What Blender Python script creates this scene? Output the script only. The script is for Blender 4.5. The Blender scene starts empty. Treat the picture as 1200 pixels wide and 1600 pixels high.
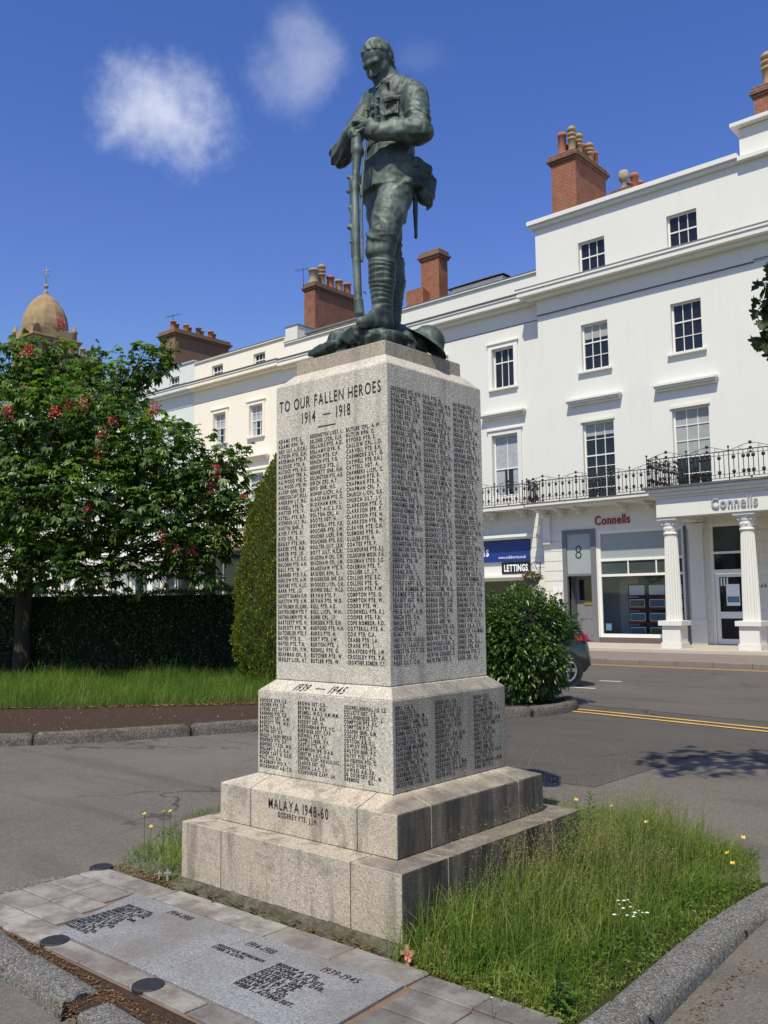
import bpy, bmesh, math, random
import numpy as np
from mathutils import Vector, Matrix

# ------------------------------------------------------------------ camera, sky, sun, exposure
C = bpy.context.scene.collection
S = bpy.context.scene
R = math.radians
cam = bpy.data.cameras.new("camera"); co = bpy.data.objects.new("camera", cam); C.objects.link(co)
cam.sensor_fit = 'AUTO'; cam.sensor_width = 36.0
cam.lens = 1407.79 / 1600.0 * 36.0
cam.clip_start = 0.05; cam.clip_end = 3000
YAW, PITCH, ROLL = 0.714843, 0.1008525, -0.0117866
_f = Vector((-math.sin(YAW)*math.cos(PITCH), math.cos(YAW)*math.cos(PITCH), math.sin(PITCH)))
_r0 = Vector((math.cos(YAW), math.sin(YAW), 0)); _u0 = _r0.cross(_f)
_r = math.cos(ROLL)*_r0 + math.sin(ROLL)*_u0
_u = -math.sin(ROLL)*_r0 + math.cos(ROLL)*_u0
co.matrix_world = Matrix(((_r.x, _u.x, -_f.x, 0), (_r.y, _u.y, -_f.y, 0), (_r.z, _u.z, -_f.z, 1.6), (0, 0, 0, 1)))
S.camera = co

SUNV = Vector((0.20, -0.63, 1.0)).normalized()
sl = bpy.data.lights.new("sun", 'SUN'); so = bpy.data.objects.new("sun", sl); C.objects.link(so)
sl.energy = 4.6; sl.angle = R(0.5); sl.color = (1.0, 0.945, 0.76)
so.rotation_euler = (-SUNV).to_track_quat('-Z', 'Y').to_euler()

W = bpy.data.worlds.new("World"); S.world = W; W.use_nodes = True
wt = W.node_tree; wt.nodes.clear()
def wn(t, **k):
    n = wt.nodes.new(t)
    for a, b in k.items(): setattr(n, a, b)
    return n
sky = wn('ShaderNodeTexSky', sky_type='NISHITA', sun_disc=False)
sky.sun_elevation = math.asin(SUNV.z); sky.sun_rotation = math.atan2(SUNV.x, SUNV.y)
sky.altitude = 60; sky.air_density = 1.0; sky.dust_density = 0.3; sky.ozone_density = 3.0
hs = wn('ShaderNodeHueSaturation'); hs.inputs['Saturation'].default_value = 1.30; hs.inputs['Value'].default_value = 1.0
wt.links.new(sky.outputs[0], hs.inputs['Color'])
gm = wn('ShaderNodeMix', data_type='RGBA', blend_type='MULTIPLY'); gm.inputs[0].default_value = 1.0
gm.inputs[7].default_value = (1.95, 1.15, 1.36, 1)
wt.links.new(hs.outputs[0], gm.inputs[6])
tc = wn('ShaderNodeTexCoord')
# paler, warmer air low down; deep blue higher up
sxyz = wn('ShaderNodeSeparateXYZ'); wt.links.new(tc.outputs['Generated'], sxyz.inputs[0])
mr = wn('ShaderNodeMapRange', interpolation_type='SMOOTHSTEP'); mr.inputs['From Min'].default_value = 0.02; mr.inputs['From Max'].default_value = 0.42
wt.links.new(sxyz.outputs['Z'], mr.inputs['Value'])
tm = wn('ShaderNodeMix', data_type='RGBA'); tm.inputs[6].default_value = (1.36, 1.34, 1.10, 1); tm.inputs[7].default_value = (2.08, 1.20, 1.46, 1)
wt.links.new(mr.outputs[0], tm.inputs[0]); wt.links.new(tm.outputs[2], gm.inputs[7])
def cloud(direction, right, up, sx, sy, seed):
    """soft puff of fair-weather cumulus in one direction of the sky"""
    sub = wn('ShaderNodeVectorMath', operation='SUBTRACT'); sub.inputs[1].default_value = direction
    nz = wn('ShaderNodeTexNoise', noise_dimensions='4D'); nz.inputs['W'].default_value = seed
    nz.inputs['Scale'].default_value = 9; nz.inputs['Detail'].default_value = 9; nz.inputs['Roughness'].default_value = 0.62
    wt.links.new(tc.outputs['Generated'], nz.inputs['Vector']); wt.links.new(tc.outputs['Generated'], sub.inputs[0])
    d1 = wn('ShaderNodeVectorMath', operation='DOT_PRODUCT'); d1.inputs[1].default_value = tuple(Vector(right)/sx)
    d2 = wn('ShaderNodeVectorMath', operation='DOT_PRODUCT'); d2.inputs[1].default_value = tuple(Vector(up)/sy)
    wt.links.new(sub.outputs[0], d1.inputs[0]); wt.links.new(sub.outputs[0], d2.inputs[0])
    cx = wn('ShaderNodeCombineXYZ'); wt.links.new(d1.outputs['Value'], cx.inputs[0]); wt.links.new(d2.outputs['Value'], cx.inputs[1])
    dd = wn('ShaderNodeVectorMath', operation='DOT_PRODUCT'); dd.inputs[1].default_value = tuple(direction); wt.links.new(tc.outputs['Generated'], dd.inputs[0])
    ln = wn('ShaderNodeVectorMath', operation='LENGTH'); wt.links.new(cx.outputs[0], ln.inputs[0])
    a = wn('ShaderNodeMath', operation='SUBTRACT'); a.inputs[0].default_value = 1.0; wt.links.new(ln.outputs['Value'], a.inputs[1])
    b = wn('ShaderNodeMath', operation='MULTIPLY_ADD'); b.inputs[1].default_value = 2.6; b.inputs[2].default_value = -1.42
    wt.links.new(nz.outputs['Fac'], b.inputs[0])
    c = wn('ShaderNodeMath', operation='ADD'); wt.links.new(a.outputs[0], c.inputs[0]); wt.links.new(b.outputs[0], c.inputs[1])
    m = wn('ShaderNodeMapRange', interpolation_type='SMOOTHSTEP'); m.inputs['From Min'].default_value = 0.0; m.inputs['From Max'].default_value = 1.08
    wt.links.new(c.outputs[0], m.inputs['Value'])
    g = wn('ShaderNodeMath', operation='GREATER_THAN'); g.inputs[1].default_value = 0.5; wt.links.new(dd.outputs['Value'], g.inputs[0])
    e = wn('ShaderNodeMath', operation='MULTIPLY'); wt.links.new(m.outputs[0], e.inputs[0]); wt.links.new(g.outputs[0], e.inputs[1])
    return e
def pixdir(x, y):
    return ((x-600)*_r + (800-y)*_u + 1407.79*_f).normalized()
last = gm.outputs[2]
for (x, y, sx, sy, sd, op) in ((258, 180, .078, .058, 3.1, .72), (492, 104, .070, .060, 7.7, .33), (650, 92, .05, .022, 11.3, .05)):
    d = pixdir(x, y)
    e = cloud(d, _r, _u, sx, sy, sd)
    o_ = wn('ShaderNodeMath', operation='MULTIPLY'); o_.inputs[1].default_value = op; wt.links.new(e.outputs[0], o_.inputs[0])
    mx = wn('ShaderNodeMix', data_type='RGBA'); mx.inputs[7].default_value = (8.0, 8.4, 9.4, 1)
    wt.links.new(o_.outputs[0], mx.inputs[0]); wt.links.new(last, mx.inputs[6]); last = mx.outputs[2]
bg = wn('ShaderNodeBackground'); bg.inputs['Strength'].default_value = 0.105
wt.links.new(last, bg.inputs['Color'])
wo = wn('ShaderNodeOutputWorld'); wt.links.new(bg.outputs[0], wo.inputs['Surface'])
S.view_settings.view_transform = 'Standard'; S.view_settings.look = 'None'
S.view_settings.exposure = 0.08; S.view_settings.gamma = 1.0; S.view_settings.use_curve_mapping = False
S.cycles.max_bounces = 6; S.cycles.transparent_max_bounces = 6

rng = np.random.default_rng(11); random.seed(5)

# ------------------------------------------------------------------ materials
class NT:
    def __init__(s, name):
        s.m = bpy.data.materials.new(name); s.m.use_nodes = True; s.t = s.m.node_tree; s.t.nodes.clear()
        s.out = s.t.nodes.new('ShaderNodeOutputMaterial'); s.p = s.n('ShaderNodeBsdfPrincipled')
        s.t.links.new(s.p.outputs[0], s.out.inputs[0])
        s.tc = s.n('ShaderNodeTexCoord'); s.obj = s.tc.outputs['Object']
    def n(s, t, **k):
        q = s.t.nodes.new(t)
        for a, b in k.items(): setattr(q, a, b)
        return q
    def l(s, a, b): s.t.links.new(a, b)
    def noise(s, scale, detail=3, rough=.55, vec=None, dist=0):
        q = s.n('ShaderNodeTexNoise'); q.inputs['Scale'].default_value = scale; q.inputs['Detail'].default_value = detail
        q.inputs['Roughness'].default_value = rough; q.inputs['Distortion'].default_value = dist
        s.l(vec if vec is not None else s.obj, q.inputs['Vector']); return q.outputs['Fac']
    def vor(s, scale, vec=None):
        q = s.n('ShaderNodeTexVoronoi'); q.inputs['Scale'].default_value = scale
        s.l(vec if vec is not None else s.obj, q.inputs['Vector']); return q
    def ramp(s, fac, stops, interp='LINEAR'):
        q = s.n('ShaderNodeValToRGB'); q.color_ramp.interpolation = interp
        while len(q.color_ramp.elements) > 1: q.color_ramp.elements.remove(q.color_ramp.elements[-1])
        for i, (p, c) in enumerate(stops):
            e = q.color_ramp.elements[0] if i == 0 else q.color_ramp.elements.new(p)
            e.position = p; e.color = (c, c, c, 1) if not hasattr(c, '__len__') else (*c, 1)
        s.l(fac, q.inputs[0]); return q.outputs[0]
    def mix(s, fac, a, b, mode='MIX'):
        q = s.n('ShaderNodeMix', data_type='RGBA', blend_type=mode)
        for v, i in ((fac, 0), (a, 6), (b, 7)):
            if hasattr(v, 'links') or hasattr(v, 'is_linked'): s.l(v, q.inputs[i])
            elif i == 0: q.inputs[0].default_value = v
            else: q.inputs[i].default_value = (*v, 1)
        return q.outputs[2]
    def math(s, op, a, b=None, c=None):
        q = s.n('ShaderNodeMath', operation=op)
        for i, v in enumerate((a, b, c)):
            if v is None: continue
            if hasattr(v, 'is_linked'): s.l(v, q.inputs[i])
            else: q.inputs[i].default_value = v
        return q.outputs[0]
    def mapped(s, scale):
        q = s.n('ShaderNodeMapping'); q.inputs['Scale'].default_value = scale; s.l(s.obj, q.inputs['Vector']); return q.outputs[0]
    def col(s, v):
        if hasattr(v, 'is_linked'): s.l(v, s.p.inputs['Base Color'])
        else: s.p.inputs['Base Color'].default_value = (*v, 1)
    def bump(s, h, strength=.3, dist=.01):
        q = s.n('ShaderNodeBump'); q.inputs['Strength'].default_value = strength; q.inputs['Distance'].default_value = dist
        s.l(h, q.inputs['Height']); s.l(q.outputs[0], s.p.inputs['Normal'])
    def set(s, rough=.8, metal=0., spec=None, coat=None):
        s.p.inputs['Roughness'].default_value = rough; s.p.inputs['Metallic'].default_value = metal
        if spec is not None: s.p.inputs['Specular IOR Level'].default_value = spec
        return s
    def sep(s):
        q = s.n('ShaderNodeSeparateXYZ'); s.l(s.obj, q.inputs[0]); return q.outputs

def plain(name, c, rough=.7, metal=0., var=.12, scale=3., spec=None, bump=0):
    t = NT(name); a = t.noise(scale, 4)
    lo = tuple(max(0, v*(1-var)) for v in c); hi = tuple(min(1, v*(1+var)) for v in c)
    t.col(t.mix(a, lo, hi)); t.set(rough, metal, spec)
    if bump: t.bump(t.noise(scale*8, 3), bump, .01)
    return t.m

def granite(name, tint=(1., .92, .80), grime=0.0, base=.30, warm=0.0, streak=True, blotch=0.):
    t = NT(name)
    v1 = t.vor(150); v2 = t.vor(110)
    sp = t.ramp(t.math('MULTIPLY_ADD', t.noise(105, 3, .8), 1.0, 0), [(.33, .05), (.43, base*.75), (.55, base*1.05), (.66, base*1.7)])
    sp = t.mix(.5, sp, t.ramp(v1.outputs['Color'], [(0, .05), (.25, base*.7), (.6, base*1.1), (1, base*1.75)]))
    c = t.mix(1.0, sp, tint, 'MULTIPLY')
    big = t.noise(2.2, 5, .6)
    c = t.mix(t.ramp(big, [(.42, 0.), (.75, .45 if streak else .9)]), c, (base*.62, base*.56, base*.47))
    if warm:
        c = t.mix(t.math('MULTIPLY', t.ramp(t.noise(1.5, 3), [(.35, .3), (.65, 1.)]), warm), c, (.43, .33, .20), 'MIX')
    if streak:   # rain streaks and soot with shapes of their own
        st = t.noise(1., 5, .65, t.mapped((9, 9, .9)))
        c = t.mix(t.math('MULTIPLY', t.ramp(st, [(.50, 0.), (.70, 1.)]), .35 if streak is True else streak), c, (.07, .065, .06))
    if blotch:   # soot and lichen blotches
        c = t.mix(t.math('MULTIPLY', t.ramp(t.noise(3.4, 6, .68), [(.55, 0.), (.66, 1.)]), blotch), c, t.mix(t.noise(120, 2), (.05, .046, .04), (.16, .145, .12)))
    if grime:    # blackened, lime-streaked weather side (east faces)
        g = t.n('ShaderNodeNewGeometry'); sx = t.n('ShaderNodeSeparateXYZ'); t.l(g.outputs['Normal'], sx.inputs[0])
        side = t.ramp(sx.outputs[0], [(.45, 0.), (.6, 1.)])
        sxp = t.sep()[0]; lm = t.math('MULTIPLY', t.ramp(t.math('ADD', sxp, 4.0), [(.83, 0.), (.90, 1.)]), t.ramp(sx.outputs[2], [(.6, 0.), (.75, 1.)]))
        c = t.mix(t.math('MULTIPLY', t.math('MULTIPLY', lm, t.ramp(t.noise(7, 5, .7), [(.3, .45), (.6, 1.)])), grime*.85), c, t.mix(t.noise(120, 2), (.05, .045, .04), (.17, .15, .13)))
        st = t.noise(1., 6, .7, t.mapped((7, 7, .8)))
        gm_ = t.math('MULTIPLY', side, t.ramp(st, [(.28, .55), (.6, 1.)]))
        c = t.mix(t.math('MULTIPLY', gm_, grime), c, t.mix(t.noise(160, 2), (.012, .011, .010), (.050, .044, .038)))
    t.col(c); t.set(.78, spec=.3)
    t.bump(t.math('ADD', v2.outputs['Distance'], t.noise(190, 2)), .35, .004)
    return t.m

def stucco(name, c, dirt=.10, rough=.62):
    t = NT(name)
    a = t.noise(.8, 5, .6); b = t.noise(1., 4, .65, t.mapped((5, 5, .35)))
    cc = t.mix(t.math('MULTIPLY', t.ramp(a, [(.35, 0.), (.8, 1.)]), dirt*1.2), c, tuple(v*.84 for v in c))
    cc = t.mix(t.math('MULTIPLY', t.ramp(b, [(.55, 0.), (.8, 1.)]), dirt*1.6), cc, (c[0]*.70, c[1]*.68, c[2]*.62))
    t.col(cc); t.set(rough, spec=.3); t.bump(t.noise(28, 4), .12, .01)
    return t.m

def brick(name, c1, c2, mortar=(.30, .26, .22), bw=.225, bh=.075):
    t = NT(name); s = t.sep()
    v = t.n('ShaderNodeCombineXYZ'); t.l(t.math('ADD', s[0], s[1]), v.inputs[0]); t.l(s[2], v.inputs[1])
    b = t.n('ShaderNodeTexBrick'); t.l(v.outputs[0], b.inputs['Vector'])
    b.inputs['Color1'].default_value = (*c1, 1); b.inputs['Color2'].default_value = (*c2, 1); b.inputs['Mortar'].default_value = (*mortar, 1)
    b.inputs['Scale'].default_value = 1; b.inputs['Mortar Size'].default_value = .009; b.inputs['Brick Width'].default_value = bw; b.inputs['Row Height'].default_value = bh
    b.inputs['Bias'].default_value = -.2
    c = t.mix(t.ramp(t.noise(3, 5, .65), [(.4, 0.), (.75, .6)]), b.outputs['Color'], tuple(v_*.45 for v_ in c1))
    c = t.mix(t.math('MULTIPLY', t.noise(14, 3), .35), c, (.30, .13, .07))
    t.col(c); t.set(.9, spec=.15); t.bump(b.outputs['Fac'], -.5, .01)
    return t.m

def leafmat(name, c1, c2, trans=.35, rough=.5, spec=.35, c3=None, patch=0):
    t = NT(name)
    g = t.n('ShaderNodeNewGeometry')
    stops = [(0, c1), (.75, c2)] + ([(1., c3)] if c3 else [])
    c = t.ramp(g.outputs['Random Per Island'], stops)
    if patch: c = t.mix(t.math('MULTIPLY', t.ramp(t.noise(patch, 3, .6), [(.42, 0.), (.6, .75)]), 1.), c, (c1[0]*.62, c1[1]*.78, c1[2]*.9))
    t.col(c); t.set(rough, spec=spec)
    tr = t.n('ShaderNodeBsdfTranslucent')
    t.l(t.mix(1., c, (1.25, 1.35, .55), 'MULTIPLY'), tr.inputs['Color'])
    ms = t.n('ShaderNodeMixShader'); ms.inputs[0].default_value = trans
    t.l(t.p.outputs[0], ms.inputs[1]); t.l(tr.outputs[0], ms.inputs[2]); t.l(ms.outputs[0], t.out.inputs[0])
    return t.m

def glassmat(name, c=(.012, .014, .017), rough=.04, wob=.02):
    t = NT(name); t.col(c); t.set(rough, spec=.5); t.bump(t.noise(2.5, 2), wob, .05)
    return t.m

def asphalt(name, base, warm=(1., .93, .86), patch=.3):
    t = NT(name)
    ag = t.vor(95); c = t.ramp(ag.outputs['Color'], [(0, base*.45), (.5, base), (1, base*1.9)])
    c = t.mix(.45, c, t.ramp(t.noise(190, 2, .7), [(.3, base*.5), (.55, base), (.72, base*2.2)]))
    c = t.mix(1., c, warm, 'MULTIPLY')
    c = t.mix(t.math('MULTIPLY', t.ramp(t.noise(.55, 6, .62), [(.35, 0.), (.7, 1.)]), patch), c, (base*1.75, base*1.55, base*1.32))
    c = t.mix(t.math('MULTIPLY', t.ramp(t.noise(1., 5, .6, t.mapped((.35, 2.2, 1))), [(.52, 0.), (.68, 1.)]), patch*1.3), c, (base*.55, base*.52, base*.48))
    cr_ = t.n('ShaderNodeTexVoronoi', feature='DISTANCE_TO_EDGE'); cr_.inputs['Scale'].default_value = .42
    wv = t.n('ShaderNodeVectorMath', operation='ADD'); nv = t.n('ShaderNodeTexNoise'); nv.inputs['Scale'].default_value = 2.2; nv.inputs['Detail'].default_value = 5; t.l(t.obj, nv.inputs['Vector']); t.l(t.obj, wv.inputs[0]); t.l(nv.outputs['Color'], wv.inputs[1]); t.l(wv.outputs[0], cr_.inputs['Vector'])
    ck = t.math('MULTIPLY', t.ramp(cr_.outputs['Distance'], [(0., 1.), (.006, 1.), (.014, 0.)]), t.ramp(t.noise(.7, 3), [(.48, 0.), (.6, .8)]))
    c = t.mix(ck, c, (base*.35, base*.32, base*.28))
    c = t.mix(t.ramp(t.noise(3.1, 4, .7), [(.66, 0.), (.72, .5)]), c, (base*.5, base*.47, base*.44))
    t.col(c); t.set(.88, spec=.25)
    t.bump(t.math('ADD', ag.outputs['Distance'], t.noise(190, 2)), .5, .006)
    return t.m

M = {}
M['granite'] = granite('granite_shaft', (1., .925, .775), base=.54, blotch=.10)
M['granite_die'] = granite('granite_die', (1., .925, .78), base=.52, grime=.55)
M['granite_base'] = granite('granite_base', (1., .90, .735), base=.50, grime=.92, warm=.32, streak=.6, blotch=.5)
M['granite_step'] = granite('granite_step', (1., .885, .72), base=.445, grime=.97, warm=.25, streak=.75, blotch=.45)
M['granite_cap'] = granite('granite_cap', (1., .89, .70), base=.36, warm=.2)
M['lead'] = plain('lead_lettering', (.012, .012, .013), .6, var=.3, scale=40)
M['white'] = stucco('white_stucco', (.70, .695, .645), .14)
M['white_paint'] = stucco('white_gloss_paint', (.76, .755, .71), .05, .35)
M['white_old'] = stucco('white_stucco_weathered', (.69, .685, .63), .30)
M['cream'] = stucco('cream_stucco', (.86, .80, .665), .14)
M['cream_light'] = stucco('cream_light_stucco', (.86, .81, .70), .16)
M['pale'] = stucco('pale_blue_stucco', (.67, .70, .66), .2)
M['lead_grey'] = plain('lead_flashing', (.16, .165, .17), .7, var=.35)
M['lead_dark'] = plain('weathered_ledge', (.11, .105, .10), .8, var=.5, scale=6)
M['slate'] = plain('roof_slate', (.075, .07, .075), .7, var=.35, scale=9)
M['tile'] = plain('roof_tile', (.085, .05, .038), .85, var=.4, scale=14)
M['brick'] = brick('red_brick', (.30, .085, .035), (.20, .06, .03))
M['brick_dark'] = brick('sooty_red_brick', (.24, .075, .035), (.13, .045, .028))
M['brick_cap'] = brick('sooty_cap_brick', (.13, .065, .04), (.08, .045, .032))
M['render_brown'] = plain('brown_render', (.19, .115, .072), .95, var=.3, scale=2)
M['pot_buff'] = plain('buff_chimney_pot', (.36, .25, .125), .85, var=.3, scale=6)
M['pot_red'] = plain('terracotta_pot', (.36, .13, .065), .85, var=.3, scale=6)
M['pot_grey'] = plain('stone_pot', (.33, .28, .21), .9, var=.35, scale=8)
M['glass'] = glassmat('window_glass')
M['glass_grey'] = glassmat('shop_glass', (.05, .065, .068), .06)
M['glass_pale'] = plain('frosted_grey_glass', (.30, .34, .345), .25, var=.04)
M['blind'] = plain('window_blind', (.34, .36, .35), .6, var=.25, scale=5)
M['curtain'] = plain('net_curtain', (.36, .38, .40), .6, var=.3, scale=8)
M['iron'] = plain('black_ironwork', (.012, .012, .013), .5, var=.4)
M['door_grey'] = plain('grey_door_paint', (.20, .20, .225), .4, var=.06)
M['surround_grey'] = plain('grey_surround_paint', (.155, .155, .165), .45, var=.08)
M['door_dark'] = plain('dark_doorway', (.03, .03, .032), .6)
M['brass'] = plain('brass', (.55, .36, .08), .35, metal=.7)
M['sign_red'] = plain('red_letters', (.33, .012, .02), .5, var=.05)
M['sign_grey'] = plain('grey_letters', (.33, .34, .37), .45, var=.05)
M['sign_blue'] = plain('blue_fascia', (.008, .035, .21), .4, var=.05)
M['sign_white'] = plain('white_letters', (.85, .85, .85), .5, var=.02)
M['sign_buff'] = plain('buff_fascia', (.62, .44, .27), .6, var=.1)
M['sign_brown'] = plain('brown_letters', (.09, .025, .014), .6)
M['black'] = plain('black_board', (.012, .012, .012), .4)
M['paper'] = plain('paper', (.80, .86, .88), .5, var=.05)
M['paper_blue'] = plain('printed_blue', (.10, .20, .30), .5, var=.7, scale=24)
M['paper_red'] = plain('printed_red', (.36, .03, .03), .5)
M['paper_green'] = plain('printed_green', (.16, .20, .12), .5, var=.9, scale=20)
M['yellow_paint'] = plain('yellow_road_paint', (.60, .37, .095), .8, var=.35, scale=18)
M['white_road'] = plain('white_road_paint', (.62, .60, .56), .8, var=.3, scale=18)
M['road'] = asphalt('asphalt_road', .100, (1.,.91,.81))
M['road_dark'] = asphalt('asphalt_resurfaced', .082, (1., .90, .80), .25)
M['road_near'] = asphalt('asphalt_drive', .122, (1., .89, .77), .4)
M['paving'] = plain('pavement_flags', (.20, .165, .14), .85, var=.2, scale=4, bump=.2)
M['forecourt'] = plain('forecourt_stone', (.46, .41, .34), .85, var=.18, scale=3, bump=.2)
M['sandstone_tower'] = plain('tower_sandstone', (.30, .215, .115), .9, var=.5, scale=1.2, bump=.3)
M['soil'] = NT('dry_soil')
_t = M['soil']; _t.col(_t.mix(_t.noise(26, 5, .7), (.035, .022, .016), (.115, .075, .052))); _t.set(.95, spec=.1); _t.bump(_t.noise(30, 5, .7), .8, .05); M['soil'] = _t.m
_t = NT('lawn_floor'); _t.col(_t.mix(_t.noise(9, 4), (.018, .028, .008), (.055, .062, .018))); _t.set(.95, spec=.1); M['turf'] = _t.m

# ------------------------------------------------------------------ helpers
WORG = {}
def link(o, parent=None):
    C.objects.link(o)
    if parent is not None:
        o.parent = parent; o.location = -WORG.get(parent.name, Vector((0, 0, 0)))
        WORG[o.name] = Vector((0, 0, 0))
    return o
def thing(name, label, cat, loc=(0, 0, 0), group=None):
    o = bpy.data.objects.new(name, None); o.empty_display_size = .3; C.objects.link(o)
    o.location = loc; WORG[o.name] = Vector(loc); o['label'] = label; o['category'] = cat
    if group: o['group'] = group
    return o
def tag(o, label, cat, group=None, kind=None):
    if label: o['label'] = label
    if cat: o['category'] = cat
    if group: o['group'] = group
    if kind: o['kind'] = kind
    return o
def np_mesh(name, V, Fq, mat, parent=None, smooth=False):
    """mesh from numpy vertices and an (n,3|4) face array"""
    V = np.asarray(V, np.float32).reshape(-1, 3); Fq = np.asarray(Fq, np.int32); k = Fq.shape[1]
    me = bpy.data.meshes.new(name)
    me.vertices.add(len(V)); me.vertices.foreach_set('co', V.ravel())
    me.loops.add(Fq.size); me.loops.foreach_set('vertex_index', Fq.ravel())
    me.polygons.add(len(Fq)); me.polygons.foreach_set('loop_start', np.arange(0, Fq.size, k, dtype=np.int32))
    me.polygons.foreach_set('loop_total', np.full(len(Fq), k, np.int32))
    me.update(calc_edges=True)
    if smooth: me.polygons.foreach_set('use_smooth', np.ones(len(Fq), bool))
    me.materials.append(mat)
    return link(bpy.data.objects.new(name, me), parent)
class MB:
    def __init__(s): s.v = []; s.f = []
    def add(s, vs, fs):
        b = len(s.v); s.v.extend([tuple(p) for p in vs]); s.f.extend([tuple(i+b for i in f) for f in fs]); return s
    def box(s, x0, x1, y0, y1, z0, z1):
        return s.add([(x, y, z) for z in (z0, z1) for y in (y0, y1) for x in (x0, x1)],
                     [(0, 2, 3, 1), (4, 5, 7, 6), (0, 1, 5, 4), (2, 6, 7, 3), (0, 4, 6, 2), (1, 3, 7, 5)])
    def quad(s, a, b, c, d): return s.add([a, b, c, d], [(0, 1, 2, 3)])
    def frustum(s, cx, cy, s0, s1, z0, z1, sy0=None, sy1=None):
        a, b = s0, s1; c, d = (sy0 or s0), (sy1 or s1)
        return s.add([(cx-a, cy-c, z0), (cx+a, cy-c, z0), (cx+a, cy+c, z0), (cx-a, cy+c, z0), (cx-b, cy-d, z1), (cx+b, cy-d, z1), (cx+b, cy+d, z1), (cx-b, cy+d, z1)],
                     [(0, 3, 2, 1), (4, 5, 6, 7), (0, 1, 5, 4), (1, 2, 6, 5), (2, 3, 7, 6), (3, 0, 4, 7)])
    def lathe(s, cx, cy, prof, n=16, axis='z', flute=0):
        vs = []; fs = []
        for r, z in prof:
            for i in range(n):
                a = 2*math.pi*i/n; rr = r*(1-flute*(i % 2))
                vs.append((cx+rr*math.cos(a), cy+rr*math.sin(a), z))
        for k in range(len(prof)-1):
            for i in range(n):
                j = (i+1) % n; fs.append((k*n+i, k*n+j, (k+1)*n+j, (k+1)*n+i))
        fs.append(tuple(range(n))[::-1]); fs.append(tuple((len(prof)-1)*n+i for i in range(n)))
        return s.add(vs, fs)
    def tube(s, pts, r, n=6):
        pts = [Vector(p) for p in pts]; rs = r if hasattr(r, '__len__') else [r]*len(pts)
        vs = []; fs = []
        for k, p in enumerate(pts):
            d = (pts[min(k+1, len(pts)-1)]-pts[max(k-1, 0)]).normalized()
            a = d.orthogonal().normalized() if k == 0 else (a-a.dot(d)*d).normalized()
            b = d.cross(a)
            for i in range(n):
                t = 2*math.pi*i/n; vs.append(p+rs[k]*(math.cos(t)*a+math.sin(t)*b))
        for k in range(len(pts)-1):
            for i in range(n):
                j = (i+1) % n; fs.append((k*n+i, k*n+j, (k+1)*n+j, (k+1)*n+i))
        fs.append(tuple(range(n))[::-1]); fs.append(tuple((len(pts)-1)*n+i for i in range(n)))
        return s.add(vs, fs)
    def ball(s, c, r, n=8, m=6, sq=(1, 1, 1)):
        pr = [(max(.02, math.sin(math.pi*k/m))*r, -math.cos(math.pi*k/m)*r) for k in range(m+1)]
        q = MB().lathe(0, 0, pr, n)
        return s.add([(c[0]+x*sq[0], c[1]+y*sq[1], c[2]+z*sq[2]) for x, y, z in q.v], q.f)
    def build(s, name, mat, parent=None, smooth=False, bevel=0, seg=2):
        me = bpy.data.meshes.new(name); me.from_pydata(s.v, [], s.f); me.update()
        me.materials.append(mat)
        if smooth: me.polygons.foreach_set('use_smooth', [True]*len(me.polygons))
        o = link(bpy.data.objects.new(name, me), parent)
        if bevel:
            b = o.modifiers.new('bevel', 'BEVEL'); b.width = bevel; b.segments = seg; b.limit_method = 'ANGLE'; b.angle_limit = R(35)
        return o
def kids(o): return [c for c in bpy.data.objects if c.parent == o]
def dup(root, loc, label=None):
    """a copy of a thing with copies of its parts and sub-parts"""
    r = root.copy(); C.objects.link(r); r.location = loc
    if label: r['label'] = label
    for ch in kids(root):
        c = ch.copy(); C.objects.link(c); c.parent = r
        for g in kids(ch):
            d = g.copy(); C.objects.link(d); d.parent = c
    return r
def structure(o): o['kind'] = 'structure'; return o

# ------------------------------------------------------------------ lettering (built-in face, one glyph mesh per character)
_cu = bpy.data.curves.new('lettering', 'FONT'); _to = bpy.data.objects.new('lettering', _cu)
_cu.resolution_u = 3; _cu.fill_mode = 'FRONT'
GL = {}
def glyph(ch, weight):
    k = (ch, weight)
    if k not in GL:
        _cu.body = ch; _cu.offset = weight; _cu.size = 1
        me = _to.to_mesh(); V = np.array([v.co[:] for v in me.vertices]) if len(me.vertices) else np.zeros((0, 3))
        Fs = [tuple(p.vertices) for p in me.polygons]; _to.to_mesh_clear()
        GL[k] = (V, Fs)
    return GL[k]
_v, _ = glyph('H', 0.0); CAP = float(_v[:, 1].max())
def textmesh(s, h, narrow=.62, weight=.012, gap=.17, space=.42, maxw=None, fitw=None):
    """flat lettering: returns 2-D points and faces, cap height h, left bottom at the origin"""
    P_ = []; F_ = []; x = 0.0; sc = h/CAP; nb = 0
    for ch in s:
        if ch == ' ': x += space*h; continue
        V, Fs = glyph(ch, weight)
        if not len(V): x += space*h; continue
        x0, x1 = V[:, 0].min(), V[:, 0].max()
        g = gap if ch not in '.,' else gap*.55
        Q = np.column_stack([(V[:, 0]-x0)*sc*narrow+x, V[:, 1]*sc])
        P_.append(Q); F_ += [tuple(i+nb for i in f) for f in Fs]; nb += len(V)
        x += (x1-x0)*sc*narrow+g*h
    P_ = np.vstack(P_) if P_ else np.zeros((0, 2))
    if fitw: P_[:, 0] *= fitw/x; x = fitw
    if maxw and x > maxw: P_[:, 0] *= maxw/x; x = maxw
    return P_, F_, x
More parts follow.
